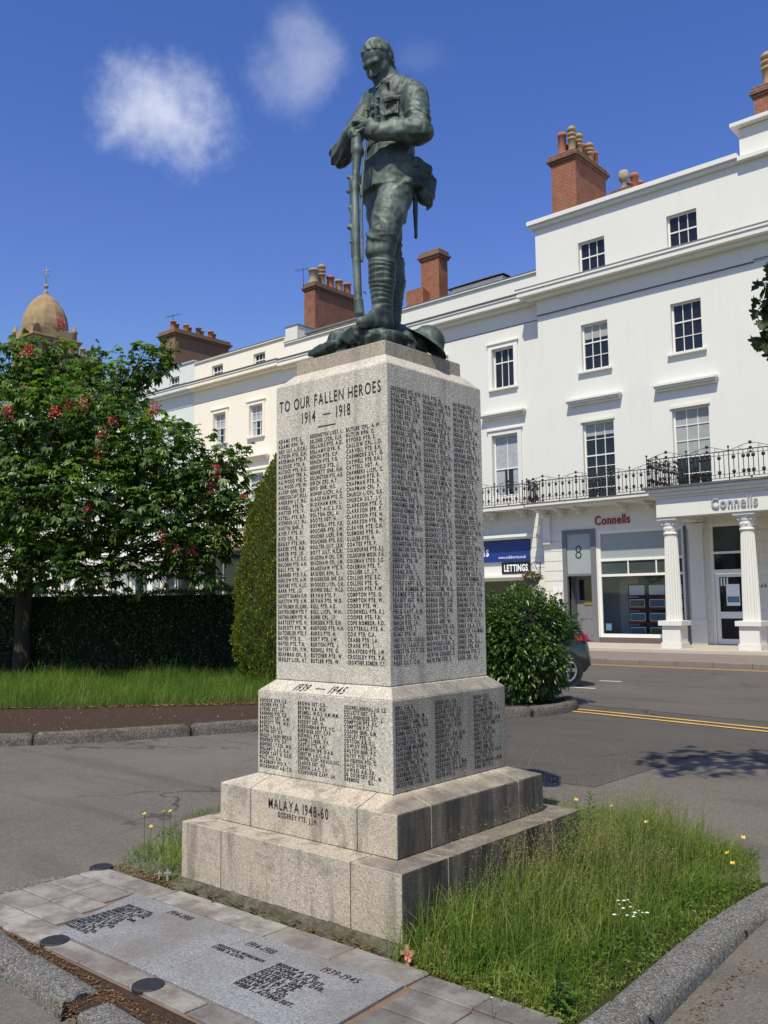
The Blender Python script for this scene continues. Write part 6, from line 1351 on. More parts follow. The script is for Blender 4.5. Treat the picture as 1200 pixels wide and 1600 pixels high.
M['chestnut'] = leafmat('chestnut_leaf', (.026, .064, .013), (.060, .122, .020), .36, .40, .5, (.17, .26, .042))
M['petal'] = leafmat('red_petal', (.42, .03, .06), (.66, .10, .14), .25, .6, .2, (.72, .26, .24))
M['bark'] = NT('bark'); _t = M['bark']; _t.col(_t.mix(_t.noise(1., 5, .65, _t.mapped((14, 14, 2.5))), (.022, .018, .014), (.085, .07, .052))); _t.set(.95, spec=.1); _t.bump(_t.noise(1., 5, .65, _t.mapped((14, 14, 2.5))), .8, .03); M['bark'] = _t.m
CLUMPS = [ (-19.15,10.06,7.14,0.84), (-19.05,9.49,6.91,0.84), (-19.05,10.81,6.94,1.02), (-17.50,11.10,6.72,0.77), (-16.81,11.30,7.07,0.42), (-16.37,11.41,6.79,0.30), (-17.67,9.75,5.66,1.28), (-16.58,10.31,5.31,1.19), (-18.59,9.22,5.58,1.22), (-20.45,8.94,6.09,1.29), (-21.18,8.30,4.93,1.43), (-19.39,8.53,4.20,1.49), (-15.78,10.87,4.88,0.99), (-15.10,11.19,4.43,1.04), (-14.45,11.50,4.00,0.71), (-13.97,11.64,3.52,0.48), (-14.51,11.71,4.56,0.47), (-17.38,9.21,3.94,1.30), (-16.21,9.96,3.77,1.22), (-15.32,10.73,3.49,1.03), (-14.55,11.27,3.02,0.67), (-14.92,11.08,2.58,0.58), (-15.68,10.69,2.47,0.65), (-16.47,9.87,2.48,0.71), (-17.64,9.39,2.64,0.79), (-18.93,8.93,2.54,0.95), (-14.18,11.46,2.81,0.46), (-13.67,11.77,3.44,0.28), (-16.3,10.1,2.15,.35), (-14.85,11.15,2.3,.36), (-19.48,11.76,6.39,1.23), (-21.00,11.10,5.54,1.57), (-18.64,12.49,4.80,1.38), (-17.52,12.80,3.95,1.05), (-19.79,11.49,3.57,1.23), (-21.69,10.51,3.95,1.41),]
PAN = [(-16.759, 9.686, 5.599), (-16.539, 9.876, 5.596), (-16.966, 9.506, 5.468), (-16.075, 10.279, 5.253), (-16.232, 10.143, 5.028), (-16.276, 10.105, 4.629), (-14.357, 11.506, 4.175), (-16.435, 9.966, 3.403), (-17.684, 8.882, 5.466), (-15.281, 10.704, 5.442), (-14.952, 10.989, 2.665), (-14.69, 11.217, 2.661), (-15.158, 10.81, 2.875), (-13.934, 11.873, 3.594), (-14.394, 11.473, 3.836), (-17.391, 9.137, 6.745), (-16.929, 9.538, 7.284)]
tree = thing('chestnut_tree', 'broad red-flowering chestnut tree in front of the clipped dark hedge', 'tree', (-19.3, 9.93, .1))
lb = LeafBuf(); yl = LeafBuf(); tips = []
for (x, y, z, r) in CLUMPS:
    c = np.array((x, y, z)); n = int(235*(r/.9)**2)
    d = rdir(n); rr = r*rng.uniform(.45, 1.08, n)[:, None]
    P_ = c+d*rr*np.array((1, 1, .82)); keep = P_[:, 2] > 1.75; P_ = P_[keep]; d = d[keep]; n = len(P_)
    A_ = d*np.array((1, 1, .35))+rng.normal(0, .35, (n, 3))+np.array((0, 0, -.22)); N_ = unit(d*.35+np.array((0, 0, 1.))+rng.normal(0, .28, (n, 3)))
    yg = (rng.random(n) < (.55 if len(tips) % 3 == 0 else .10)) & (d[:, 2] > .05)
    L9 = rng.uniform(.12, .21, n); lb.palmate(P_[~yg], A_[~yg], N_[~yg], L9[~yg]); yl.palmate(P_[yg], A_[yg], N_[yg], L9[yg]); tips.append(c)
# loose sprays that break the outline
for (x, y, z, r) in CLUMPS:
    c = np.array((x, y, z))
    for k in range(6):
        d = rdir(1, -.35, .75)[0]; q0 = c+d*r*.75; ln = rng.uniform(.25, .55)
        n = 7; t = rng.uniform(.3, 1, n)[:, None]; P_ = q0+d*ln*t+rng.normal(0, .06, (n, 3))-np.array((0, 0, .12))*t**2
        if q0[2] < 2: continue
        lb.palmate(P_, d+rng.normal(0, .5, (n, 3))+np.array((0, 0, -.25)), unit(np.array((0, 0, 1.))+rng.normal(0, .3, (n, 3))), rng.uniform(.12, .2, n))
lb.build('crown', M['chestnut'], tree); yl.build('sunlit_leaves', leafmat('sunlit_chestnut_leaf', (.085, .17, .022), (.15, .27, .035), .42, .45, .4, (.22, .34, .05)), tree)  # second mesh: sunlight on upper leaves painted in as a lighter yellow-green
m = MB(); m.tube([(-19.3, 9.93, .05), (-19.3, 9.93, .3), (-19.29, 9.94, 1.2), (-19.27, 9.95, 2.2), (-19.2, 9.95, 3.4), (-19.1, 10.0, 5.2), (-19.1, 10.05, 6.8)], [.24, .19, .175, .17, .15, .09, .03], 12); m.build('trunk', M['bark'], tree, True)
m = MB()
for i, c in enumerate(tips):
    z0 = 1.9+.9*random.random()+.35*max(0, c[2]-3.5); s0 = Vector((-19.25, 9.95, min(z0, 5.2))); e = Vector(c); mid = s0.lerp(e, .5)+Vector((random.uniform(-.2, .2), random.uniform(-.2, .2), random.uniform(-.05, .35)))
    m.tube([s0, mid, e], [.07, .045, .012], 6)
    for k in range(5):
        q = e+Vector(rdir(1)[0])*CLUMPS[i][3]*.85; m.tube([mid.lerp(e, .6), q], [.018, .005], 4)
m.build('limbs', M['bark'], tree, True)
for k, p in enumerate(PAN):
    pb = LeafBuf(); n = 90; t = rng.uniform(0, 1, n); hgt = rng.uniform(.2, .32)
    out = unit(np.array((.55, -.75, .1)))
    d = rdir(n); P_ = np.array(p)+out*.42+np.column_stack([d[:, 0]*.105*(1-.6*t), d[:, 1]*.105*(1-.6*t), (t-.4)*hgt])
    pb.leaf(P_, d+np.array((0, 0, -.1)), unit(rdir(n)), rng.uniform(.03, .055, n), rng.uniform(.025, .04, n)); pb.build('flower_panicle', M['petal'], tree)

# ---- clipped dark hedge behind the verge
M['hedge'] = leafmat('hedge_leaf', (.026, .050, .012), (.075, .13, .024), .28, .45, .45, (.15, .22, .045))
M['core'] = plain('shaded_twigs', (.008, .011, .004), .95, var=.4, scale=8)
hg = thing('clipped_hedge', 'long dark clipped hedge across the garden behind the chestnut trunk', 'hedge', (-18, 11.4, .1))
A = np.array((-25.5, 5.0)); B = np.array((-13.7, 15.0)); L_ = np.linalg.norm(B-A); du = (B-A)/L_; nn = np.array((du[1], -du[0]))  # towards the camera
hb = LeafBuf(); n = 26000
u = rng.uniform(0, L_, n); top = rng.random(n) < .38; f = rng.uniform(0, 1, n)
zt = 1.90+.05*np.sin(u*1.7)+.04*np.sin(u*4.1+1)
dep = np.where(top, rng.uniform(-1.0, .02, n), rng.normal(0, .035, n)+.05*np.sin(u*2.3+5*f)); zz = np.where(top, zt+rng.normal(0, .035, n)+(rng.random(n) < .05)*rng.uniform(0, .11, n), .12+(zt-.1)*f)
P_ = np.column_stack([A[0]+du[0]*u+nn[0]*dep, A[1]+du[1]*u+nn[1]*dep, zz])
out = np.where(top[:, None], np.array((0, 0, 1.)), np.array((nn[0], nn[1], .35)))
hb.leaf(P_, out*.6+rng.normal(0, .6, (n, 3)), unit(out+rng.normal(0, .5, (n, 3))), rng.uniform(.045, .085, n), rng.uniform(.028, .05, n)); hb.build('foliage', M['hedge'], hg)
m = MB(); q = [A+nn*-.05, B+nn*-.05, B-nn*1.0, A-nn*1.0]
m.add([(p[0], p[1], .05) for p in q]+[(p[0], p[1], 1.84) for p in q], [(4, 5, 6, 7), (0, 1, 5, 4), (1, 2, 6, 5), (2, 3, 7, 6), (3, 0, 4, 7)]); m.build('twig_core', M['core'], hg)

# ---- golden conifer column
M['yew'] = leafmat('golden_yew', (.075, .125, .016), (.185, .22, .032), .3, .6, .2, (.42, .33, .05))
yw = thing('golden_conifer', 'narrow golden-green conifer cone standing left of the war memorial', 'conifer', (-13.03, 11.81, .1))
yc = np.array((-13.03, 11.81)); prof_z = [.1, .35, .92, 2.15, 3.39, 4.05, 4.45]; prof_r = [.50, .66, .80, .72, .48, .24, .03]
yb = LeafBuf(); n = 40000
zz = rng.uniform(.1, 4.5, n); keep = rng.random(n) < np.interp(zz, prof_z, prof_r)/.8; zz = zz[keep]; n = len(zz); a = rng.uniform(0, 2*np.pi, n)
lob = 1+.10*np.sin(a*7+zz*3.1)*np.sin(zz*8+a*3)+.05*np.sin(a*13-zz*11)
rr = np.interp(zz, prof_z, prof_r)*lob*(1-np.abs(rng.normal(0, .06, n)))
o_ = np.column_stack([np.cos(a), np.sin(a), 0*a]); P_ = np.column_stack([yc[0]+rr*o_[:, 0], yc[1]+rr*o_[:, 1], zz])
yb.leaf(P_, o_*.55+np.array((0, 0, .9))+rng.normal(0, .3, (n, 3)), unit(o_+rng.normal(0, .35, (n, 3))), rng.uniform(.035, .080, n), rng.uniform(.018, .034, n), .3, .0, .6); yb.build('foliage', M['yew'], yw)
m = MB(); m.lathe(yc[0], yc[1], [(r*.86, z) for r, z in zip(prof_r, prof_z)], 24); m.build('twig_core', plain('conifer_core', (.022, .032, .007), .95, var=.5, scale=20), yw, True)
m = MB(); m.tube([(yc[0], yc[1], .05), (yc[0], yc[1], .4)], [.09, .08], 8); m.build('trunk', M['bark'], yw, True)

# ---- rounded bush at the tip of the garden
M['bush'] = leafmat('bush_leaf', (.026, .062, .010), (.055, .115, .018), .36, .36, .6, (.18, .27, .05))
bs = thing('rounded_bush', 'dense rounded green bush beside the road, hiding most of a dark car', 'bush', (-7.5, 11.85, .1))
bb = LeafBuf(); bc = np.array((-7.56, 11.88, .95))
cl = []
for k in range(64):
    d = rdir(1, -.85, 1)[0]; cl.append((bc+d*np.array((.60, .60, .70)), rng.uniform(.22, .36)))
for c, r in cl:
    n = int(260*(r/.3)**2); d = rdir(n); P_ = c+d*r*rng.uniform(.5, 1.05, n)[:, None]; P_[:, 2] = np.maximum(P_[:, 2], .05)
    o_ = unit(P_-bc); bb.leaf(P_, o_*.7+d*.3+rng.normal(0, .45, (n, 3))+np.array((0, 0, -.15)), unit(o_*.5+np.array((0, 0, .8))+rng.normal(0, .4, (n, 3))), rng.uniform(.05, .095, n), rng.uniform(.03, .052, n), .2, .22)
for k in range(46):   # arching shoots
    d = unit(rdir(1, -.2, .95)[0]*np.array((1, 1, .8))); q0 = bc+d*np.array((.78, .78, .86)); ln = rng.uniform(.10, .26); n = 12; t = np.linspace(0, 1, n)[:, None]
    P_ = q0+d*ln*t+np.array((0, 0, -.10))*t**2*ln/.3; bb.leaf(P_, d*.5+rng.normal(0, .6, (n, 3)), unit(np.array((0, 0, 1.))+rng.normal(0, .35, (n, 3))), rng.uniform(.05, .09, n), rng.uniform(.03, .05, n), .2, .25)
bb.build('foliage', M['bush'], bs)
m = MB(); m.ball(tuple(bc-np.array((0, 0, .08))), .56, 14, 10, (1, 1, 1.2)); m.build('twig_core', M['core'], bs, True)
m = MB()
for k in range(9): a = k*.7; m.tube([(bc[0]+.1*math.cos(a), bc[1]+.1*math.sin(a), .05), (bc[0]+.5*math.cos(a), bc[1]+.5*math.sin(a), 1.2)], [.03, .012], 5)
m.build('stems', M['bark'], bs, True)

# ---- maple beyond the right edge: a drooping spray and the crown that shades the road
M['maple'] = leafmat('maple_leaf', (.018, .034, .010), (.04, .075, .018), .28, .5, .3)
mp = thing('maple_tree', 'maple tree at the right edge, its drooping lobed leaves against the white house', 'tree', (2.4, 8.4, 0))
ml = LeafBuf(); limbs = MB()
TR = [Vector((2.4, 8.4, -.02)), Vector((2.4, 8.4, .4)), Vector((2.35, 8.35, 2.5)), Vector((2.2, 8.2, 4.5)), Vector((1.9, 7.9, 6.6)), Vector((1.7, 7.7, 8.8))]
mcl = [(-2.55, 5.0, 6.75, .5), (-1.95, 4.75, 7.0, .7), (-2.3, 4.3, 6.9, .5), (-1.35, 5.1, 7.2, .7), (-.6, 5.6, 7.2, .9), (.4, 6.4, 7.3, 1.0), (1.6, 7.2, 7.8, 1.1), (3.0, 8.2, 7.5, 1.2), (2.2, 9.6, 6.6, 1.0), (3.8, 7.0, 6.4, 1.1), (1.8, 7.6, 9.2, 1.0), (1.2, 5.6, 6.2, .8), (2.6, 6.2, 5.6, .9), (4.2, 9.2, 5.8, .9)]
for (x, y, z, r) in mcl:
    c = np.array((x, y, z)); n = int(150*(r/.8)**2); d = rdir(n); P_ = c+d*r*rng.uniform(.35, 1.05, n)[:, None]*np.array((1, 1, .8))
    ml.maple(P_, d*.6+rng.normal(0, .5, (n, 3))+np.array((0, 0, -.5)), unit(np.array((.1, -.2, 1.))+rng.normal(0, .4, (n, 3))), rng.uniform(.10, .17, n))
    s0 = TR[3].lerp(TR[4], random.random()); e = Vector(c); limbs.tube([s0, s0.lerp(e, .5)+Vector((0, 0, .35)), e], [.07, .045, .012], 6)
tw = [Vector((1.9, 8.0, 5.4)), Vector((.6, 7.6, 5.4)), Vector((-.8, 7.15, 4.9)), Vector((-1.6, 6.95, 4.35)), Vector((-2.0, 6.85, 3.85))]
limbs.tube(tw, [.05, .035, .022, .012, .006], 6)
for p, r, n in ((Vector((-2.06, 6.80, 3.58)), .15, 40), (Vector((-2.05, 6.82, 3.75)), .16, 40), (Vector((-2.02, 6.84, 3.98)), .14, 26), (Vector((-1.80, 6.92, 3.78)), .2, 40), (Vector((-1.72, 6.95, 4.2)), .22, 40), (Vector((-1.3, 7.05, 4.5)), .35, 60), (Vector((-.6, 7.2, 4.9)), .5, 110), (Vector((.3, 7.5, 5.2)), .6, 130)):
    d = rdir(n); P_ = np.array(p)+d*r*rng.uniform(.3, 1, n)[:, None]*np.array((1, 1, 1.1))
    ml.maple(P_, d*.35+rng.normal(0, .35, (n, 3))+np.array((-.1, 0, -.9)), unit(np.array((.3, -.75, .5))+rng.normal(0, .45, (n, 3))), rng.uniform(.075, .125, n))
ml.build('crown', M['maple'], mp); m = MB(); m.tube(TR, [.3, .24, .2, .17, .12, .04], 12); m.build('trunk', M['bark'], mp, True); limbs.build('limbs', M['bark'], mp, True)

# ---- long grass
M['grass'] = leafmat('grass_blade', (.115, .20, .022), (.22, .31, .048), .44, .55, .25, (.42, .40, .15), 2.6)
M['grass_verge'] = leafmat('verge_grass', (.095, .18, .018), (.18, .28, .036), .42, .55, .25, (.30, .32, .11), 1.1)
M['seed'] = leafmat('seed_head', (.20, .20, .08), (.34, .30, .14), .35, .7, .1, (.42, .34, .18))
M['litter'] = leafmat('dry_litter', (.10, .055, .025), (.22, .13, .06), .1, .9, .1, (.30, .21, .11))
def inside(poly_, X, Y):
    r = np.zeros(len(X), bool); n = len(poly_); j = n-1
    for i in range(n):
        xi, yi = poly_[i]; xj, yj = poly_[j]
        c = ((yi > Y) != (yj > Y)) & (X < (xj-xi)*(Y-yi)/(yj-yi+1e-12)+xi); r ^= c; j = i
    return r
def scatter(poly_, n):
    p = np.array(poly_); out = np.zeros((0, 2))
    while len(out) < n:
        q = rng.uniform(p.min(0), p.max(0), (n*2, 2)); out = np.vstack([out, q[inside(poly_, q[:, 0], q[:, 1])]])
    return out[:n]
def blades(buf, XY, z0, H, W, lean=.35, wind=(.05, .03)):
    n = len(XY); a = rng.uniform(0, 2*np.pi, n); d = np.column_stack([np.cos(a), np.sin(a), 0*a]); b = rng.uniform(0, 2*np.pi, n)
    sd = np.column_stack([np.cos(b), np.sin(b), 0*b]); H = H[:, None]; W = W[:, None]; ln = np.abs(rng.normal(0, lean, n))[:, None]
    P0 = np.column_stack([XY, np.full(n, z0)]); wv = np.array((wind[0], wind[1], 0))
    up = np.array((0, 0, 1.)); q = []
    for t, w in ((0, 1.), (.38, .9), (.72, .6), (1., .08)):
        c = P0+up*H*(t-.28*ln*t**2)+d*H*ln*t**1.8+wv*H*t*t; q += [c-sd*W*w/2, c+sd*W*w/2]
    buf.put(np.stack(q, 1), [(0, 1, 3, 2), (2, 3, 5, 4), (4, 5, 7, 6)])
    return P0+up*H*(1-.28*ln)+d*H*ln+wv*H
BED = [(-2.83, 3.24), (-2.45, 3.22), (-1.86, 3.18), (-1.89, 4.5), (-1.88, 5.4), (-2.1, 5.98), (-2.7, 6.08), (-3.5, 6.45), (-4.4, 6.5), (-4.5, 5.12), (-2.83, 5.12)]
LBED = [(-4.58, 3.37), (-5.05, 3.26), (-5.22, 3.4), (-5.5, 3.85), (-5.85, 4.5), (-5.8, 5.2), (-5.4, 5.9), (-4.58, 6.3)]
for nm, pl_, n, hmax in (('grass', BED, 17000, 1.0), ('grass', LBED, 5600, .85)):
    gb = LeafBuf(); XY = scatter(pl_, n)
    near = np.exp(-((XY[:, 0]+2.75)/.35)**2) if pl_ is BED else np.exp(-((XY[:, 0]+4.75)/.35)**2)
    patch = .5+.5*np.sin(XY[:, 0]*5.1+1.3)*np.sin(XY[:, 1]*3.7)
    edge = np.clip(((-1.83-XY[:, 0])/.30) if pl_ is BED else (XY[:, 1]-3.3)/.35, .25, 1)
    H = (.075+.075*patch+.17*near)*rng.uniform(.45, 1.35, n)*edge*hmax*np.clip((XY[:, 1]-2.95)/.5, .35, 1)
    blades(gb, XY, -.035, H, rng.uniform(.0020, .0058, n), .70)
    nc = n//2; XY = scatter(pl_, nc); hh = rng.uniform(.005, .06, nc)*(.5+.5*np.sin(XY[:, 0]*7)*np.sin(XY[:, 1]*6)+.2); P_ = np.column_stack([XY, -.035+hh])
    gb.leaf(P_, rdir(nc, -.2, .5), unit(np.array((0, 0, 1.))+rng.normal(0, .45, (nc, 3))), rng.uniform(.010, .034, nc), rng.uniform(.006, .018, nc))
    o = gb.build(nm, M['grass']); tag(o, 'long unmown green grass growing %s the memorial' % ('to the right of' if pl_ is BED else 'to the left of'), 'grass', kind='stuff')
# seeding grass stems with loose panicles
sb = LeafBuf(); XY = np.vstack([scatter([(-2.8, 3.6), (-2.35, 3.6), (-2.2, 5.6), (-2.8, 5.6)], 330), scatter(BED, 110), scatter([(-4.62, 3.5), (-5.2, 3.5), (-5.3, 5), (-4.62, 5)], 36)])
H = rng.uniform(.28, .62, len(XY))*np.where(XY[:, 0] > -2.3, .75, 1); H[XY[:, 0] < -4.5] *= .72
tips = blades(sb, XY, -.035, H, np.full(len(XY), .0022), .30, (.10, .04))
for p, h_ in zip(tips, H):
    n = 40; t = rng.uniform(0, 1, n); d = rdir(n, -.2, .8); P_ = p+np.column_stack([d[:, 0]*.034*(1-t*.7), d[:, 1]*.034*(1-t*.7), -.16*(1-t)])
    sb.leaf(P_, d+np.array((0, 0, .6)), rdir(n), rng.uniform(.006, .012, n), rng.uniform(.0025, .0042, n))
o = sb.build('seeding_grass', M['seed']); tag(o, 'tall thin seeding grass stems swaying beside the granite steps', 'grass', kind='stuff')
# grass verge under the hedge
VP = [(-15.0, 3.6), (-13.5, 6.3), (-12.0, 7.8), (-10.75, 9.3), (-9.6, 10.5), (-9.3, 11.5), (-13.5, 14.6), (-16.2, 12.9), (-19.5, 10.1), (-23.0, 7.0), (-24, 5)]
gb = LeafBuf(); n = 42000; XY = scatter(VP, n); front = np.clip((np.abs((XY[:, 0]+15.0)*.75-(XY[:, 1]-3.6)*.66)), 0, 9)
H = (.14+.16*(.5+.5*np.sin(XY[:, 0]*1.9)*np.sin(XY[:, 1]*2.3+1)))*rng.uniform(.5, 1.35, n); H[rng.random(n) < .04] *= 1.7
blades(gb, XY, .10, H, rng.uniform(.003, .008, n), .62, (.06, .04)); o = gb.build('verge_grass', M['grass_verge']); tag(o, 'bright long grass on the verge in front of the dark hedge', 'grass', kind='stuff')
# dry litter and crumbs along kerbs and under the footing
lt = LeafBuf()
def litter(pl_, n, z, s0, s1):
    XY = scatter(pl_, n); P_ = np.column_stack([XY, np.full(n, z)]); P_[:, 2] += rng.uniform(0, .006, n); lt.leaf(P_, rdir(n, -.1, .1), unit(np.array((0, 0, 1.))+rng.normal(0, .2, (n, 3))), rng.uniform(s0, s1, n), rng.uniform(s0*.4, s1*.5, n), .2, .02)
litter([(-3.5, 3.25), (-2.5, 3.23), (-2.0, 3.23), (-2.0, 3.35), (-2.6, 3.42), (-3.4, 3.33)], 900, -.03, .008, .03)
litter([(-5.15, 3.24), (-4.5, 3.26), (-4.5, 3.36), (-5.15, 3.36)], 400, -.03, .008, .03)
litter([(-1.62, 2.6), (-1.5, 2.6), (-1.56, 5.6), (-1.66, 5.6)], 500, -.082, .006, .025)
litter([(-13.4, 6.4), (-13.2, 6.75), (-10.7, 9.4), (-10.5, 9.2), (-12.0, 7.6)], 1100, .105, .02, .08)
litter([(-4.8, 2.27), (-3.0, 2.17), (-3.0, 2.23), (-4.8, 2.36)], 700, -.025, .006, .022); litter([(-3.62, 2.0), (-3.38, 2.0), (-3.38, 2.25), (-3.62, 2.25)], 350, -.03, .006, .02)
o = lt.build('leaf_litter', M['litter']); tag(o, 'dry brown crumbs and dead leaves along the kerb and paving edges', 'litter', kind='stuff')
# scattered grit and pale specks on the road and the soil
gr = LeafBuf(); n = 260; XY = np.vstack([scatter([(-9.5, 5), (-5.5, 3.6), (-6.5, 7), (-8.6, 7.6)], n), scatter([(-13, 6.4), (-10.5, 5.3), (-9.1, 7.8), (-10.9, 9.1)], 200)]); z = np.where(np.arange(len(XY)) < n, -.02, .108)
P_ = np.column_stack([XY, z+.004]); gr.leaf(P_, rdir(len(XY), -.1, .1), unit(np.array((0, 0, 1.))+rng.normal(0, .4, (len(XY), 3))), rng.uniform(.006, .022, len(XY)), rng.uniform(.006, .018, len(XY))); o = gr.build('grit', plain('pale_grit', (.42, .38, .32), .9)); tag(o, 'small pale stones and bits scattered over the road and soil', 'grit', kind='stuff')

# ------------------------------------------------------------------ flowers, weeds, crosses
M['buttercup'] = plain('buttercup_yellow', (.72, .50, .012), .4, var=.08)
M['daisy'] = plain('daisy_white', (.82, .82, .78), .6, var=.05)
M['stem'] = leafmat('green_stem', (.05, .10, .02), (.08, .14, .03), .3)
M['wood'] = plain('weathered_wood', (.27, .19, .11), .85, var=.35, scale=30)
M['poppy'] = plain('faded_poppy', (.62, .17, .15), .7, var=.15, scale=30)
for i, ((x, y, z), lab) in enumerate((((-5.121, 3.5, .259), 'buttercup furthest left of the four beside the memorial step'), ((-5.089, 3.528, .179), 'lowest buttercup of the four left of the memorial'), ((-5.069, 3.611, .259), 'tilted buttercup left of the memorial, one of a touching pair'), ((-5.037, 3.639, .263), 'buttercup nearest the memorial step in the left grass'), ((-2.96, 5.244, .338), 'buttercup nearest the steps in the right-hand grass'), ((-2.694, 5.21, .34), 'buttercup against the road behind the tall weed'), ((-2.403, 5.065, .313), 'buttercup in the middle of the right-hand grass top'), ((-1.88, 5.15, .291), 'highest buttercup at the right edge above the kerb'), ((-1.90, 4.97, .243), 'middle buttercup at the right edge above the kerb'), ((-1.86, 4.93, .205), 'lowest buttercup at the right edge above the kerb'))):
    t = thing('buttercup', 'small yellow '+lab, 'flower', (x, y, -.035), 'yellow buttercups in the grass')
    m = MB(); m.tube([(x+.01, y, -.035), (x-.006, y+.004, z*.5), (x, y, z)], .0016, 4); m.build('stem', M['stem'], t)
    m = MB(); tl = Vector((math.sin(i*2.1)*.5, -.45, 1)).normalized(); q = Vector((0, 0, 1)).rotation_difference(tl).to_matrix()
    for k in range(5):
        a = k*2*math.pi/5; c = lambda r, da, h: Vector((x, y, z))+q @ Vector((r*math.cos(a+da), r*math.sin(a+da), h))
        m.add([c(.001, 0, 0), c(.010, -.55, .003), c(.0155, 0, .008), c(.010, .55, .003)], [(0, 1, 2, 3)])
    m.build('petals', M['buttercup'], t)
for i, (x, y, z) in enumerate([(-2.148, 4.184, .14), (-2.126, 4.201, .14), (-2.116, 4.222, .14), (-2.117, 4.136, .14), (-2.078, 4.097, .14), (-2.008, 4.074, .14), (-2.006, 4.11, .14), (-1.981, 4.096, .14), (-1.964, 4.109, .14), (-1.99, 4.021, .14), (-1.999, 4.048, .14), (-2.06, 4.135, .14), (-2.07, 3.99, .14), (-2.02, 4.019, .14), (-2.12, 3.05, .06)]):
    m = MB(); r = .0085+.003*math.sin(i*1.7)
    for k in range(9):
        a = k*2*math.pi/9; m.add([(x, y, z+.002), (x+r*.7*math.cos(a-.28), y+r*.7*math.sin(a-.28), z+.004), (x+r*math.cos(a), y+r*math.sin(a), z+.003), (x+r*.7*math.cos(a+.28), y+r*.7*math.sin(a+.28), z+.004)], [(0, 1, 2, 3)])
    m.ball((x, y, z+.004), r*.45, 6, 4, (1, 1, .6)); o = m.build('daisy', M['daisy'], None); s_ = MB(); s_.tube([(x+.006, y, -.035), (x, y, z)], .0012, 4); s_.build('stem', M['stem'], o)
    if i < 14: tag(o, 'tiny white flower in the cluster on the right-hand grass', 'flower', 'cluster of white flowers in the grass')
    else: tag(o, 'single small white flower by the front edge of the right-hand grass', 'flower')
def weed(x, y, h, n, L, label, name='weed'):
    t = thing(name, label, 'plant', (x, y, -.035), 'broad-leaved weeds in the grass')
    m = MB(); m.tube([(x, y, -.035), (x+.01, y-.01, h*.5), (x+.02, y-.01, h)], [.004, .0035, .002], 5); m.build('stem', M['stem'], t)
    b_ = LeafBuf(); k = np.linspace(.12, 1, n); a = np.arange(n)*2.4; P_ = np.column_stack([x+.02*k, y-.01*k, -.035+h*k]); d = np.column_stack([np.cos(a), np.sin(a), .35+.7*(k-.4)])
    b_.leaf(P_, d, np.tile((0, 0, 1.), (n, 1))+rng.normal(0, .2, (n, 3)), L*(1.1-.45*k), L*.24*(1.1-.4*k), .12, .22, .45); b_.build('leaves', M['weed'], t)
M['weed'] = leafmat('weed_leaf', (.05, .12, .015), (.075, .16, .022), .35, .45, .35)
weed(-2.72, 4.72, .34, 26, .12, 'leafy weed in the tall grass halfway along the right steps')
weed(-2.86, 5.22, .42, 44, .085, 'tallest bushy weed in the grass by the far corner of the steps')
weed(-2.70, 3.95, .22, 18, .10, 'low leafy weed against the near right step')
weed(-1.98, 3.30, .17, 26, .10, 'lance-leaved weed at the front tip of the grass beside the kerb')
weed(-2.45, 3.42, .13, 16, .09, 'small pale weed near the wooden crosses')
weed(-2.80, 4.95, .36, 30, .12, 'upright lance-leaved weed covering the end of the steps')
def cross(x, y, h, yaw, tilt, label, poppy=False, mat='wood', plate=False):
    t = thing('remembrance_cross', label, 'cross', (x, y, -.035), 'small wooden crosses stuck in the earth')
    m = MB(); w = h*.16; mm = Matrix.Translation((x, y, -.035)) @ Matrix.Rotation(yaw, 4, 'Z') @ Matrix.Rotation(tilt, 4, 'X')
    m.box(-w/2, w/2, -.004, .004, 0, h); m.v = [tuple(mm @ Vector(p)) for p in m.v]; m.build('upright', M[mat], t, bevel=.001)
    m = MB(); m.box(-h*.30, h*.30, -.0065, -.0041, h*.62, h*.62+w); m.v = [tuple(mm @ Vector(p)) for p in m.v]; m.build('crossbar', M[mat], t, bevel=.001)
    if poppy:
        m = MB()
        for k in range(4):
            a = k*1.57+.4; c = lambda r, da, d_: mm @ Vector((r*math.cos(a+da)+.004, -.009-d_, h*.55+r*math.sin(a+da)*1.25))
            m.add([c(.001, 0, 0), c(.017, -.6, .006), c(.020, 0, .008), c(.017, .6, .006)], [(0, 1, 2, 3)])
        m.build('poppy', M['poppy'], t)
cross(-2.70, 3.235, .105, .75, -.25, 'small wooden cross with a faded red poppy at the memorial corner', True)
cross(-2.715, 3.40, .09, .9, -.15, 'bare wooden cross just behind the poppy cross')
cross(-2.60, 3.385, .085, .6, -.3, 'leaning bare wooden cross in the grass right of the poppy cross')
cross(-2.775, 3.60, .10, 1.1, -.1, 'wooden cross against the right step, second from the corner')
cross(-2.68, 3.54, .08, .8, -.35, 'tilted wooden cross in the grass, farthest right of the crosses')
M['grey_card'] = plain('grey_card', (.24, .23, .20), .8)
cross(-4.63, 3.33, .075, .7, -.1, 'pale wooden cross beside the left corner of the step', False, 'grey_card')
cross(-4.70, 3.32, .055, .5, -.2, 'shorter pale cross in the left grass', False, 'grey_card')

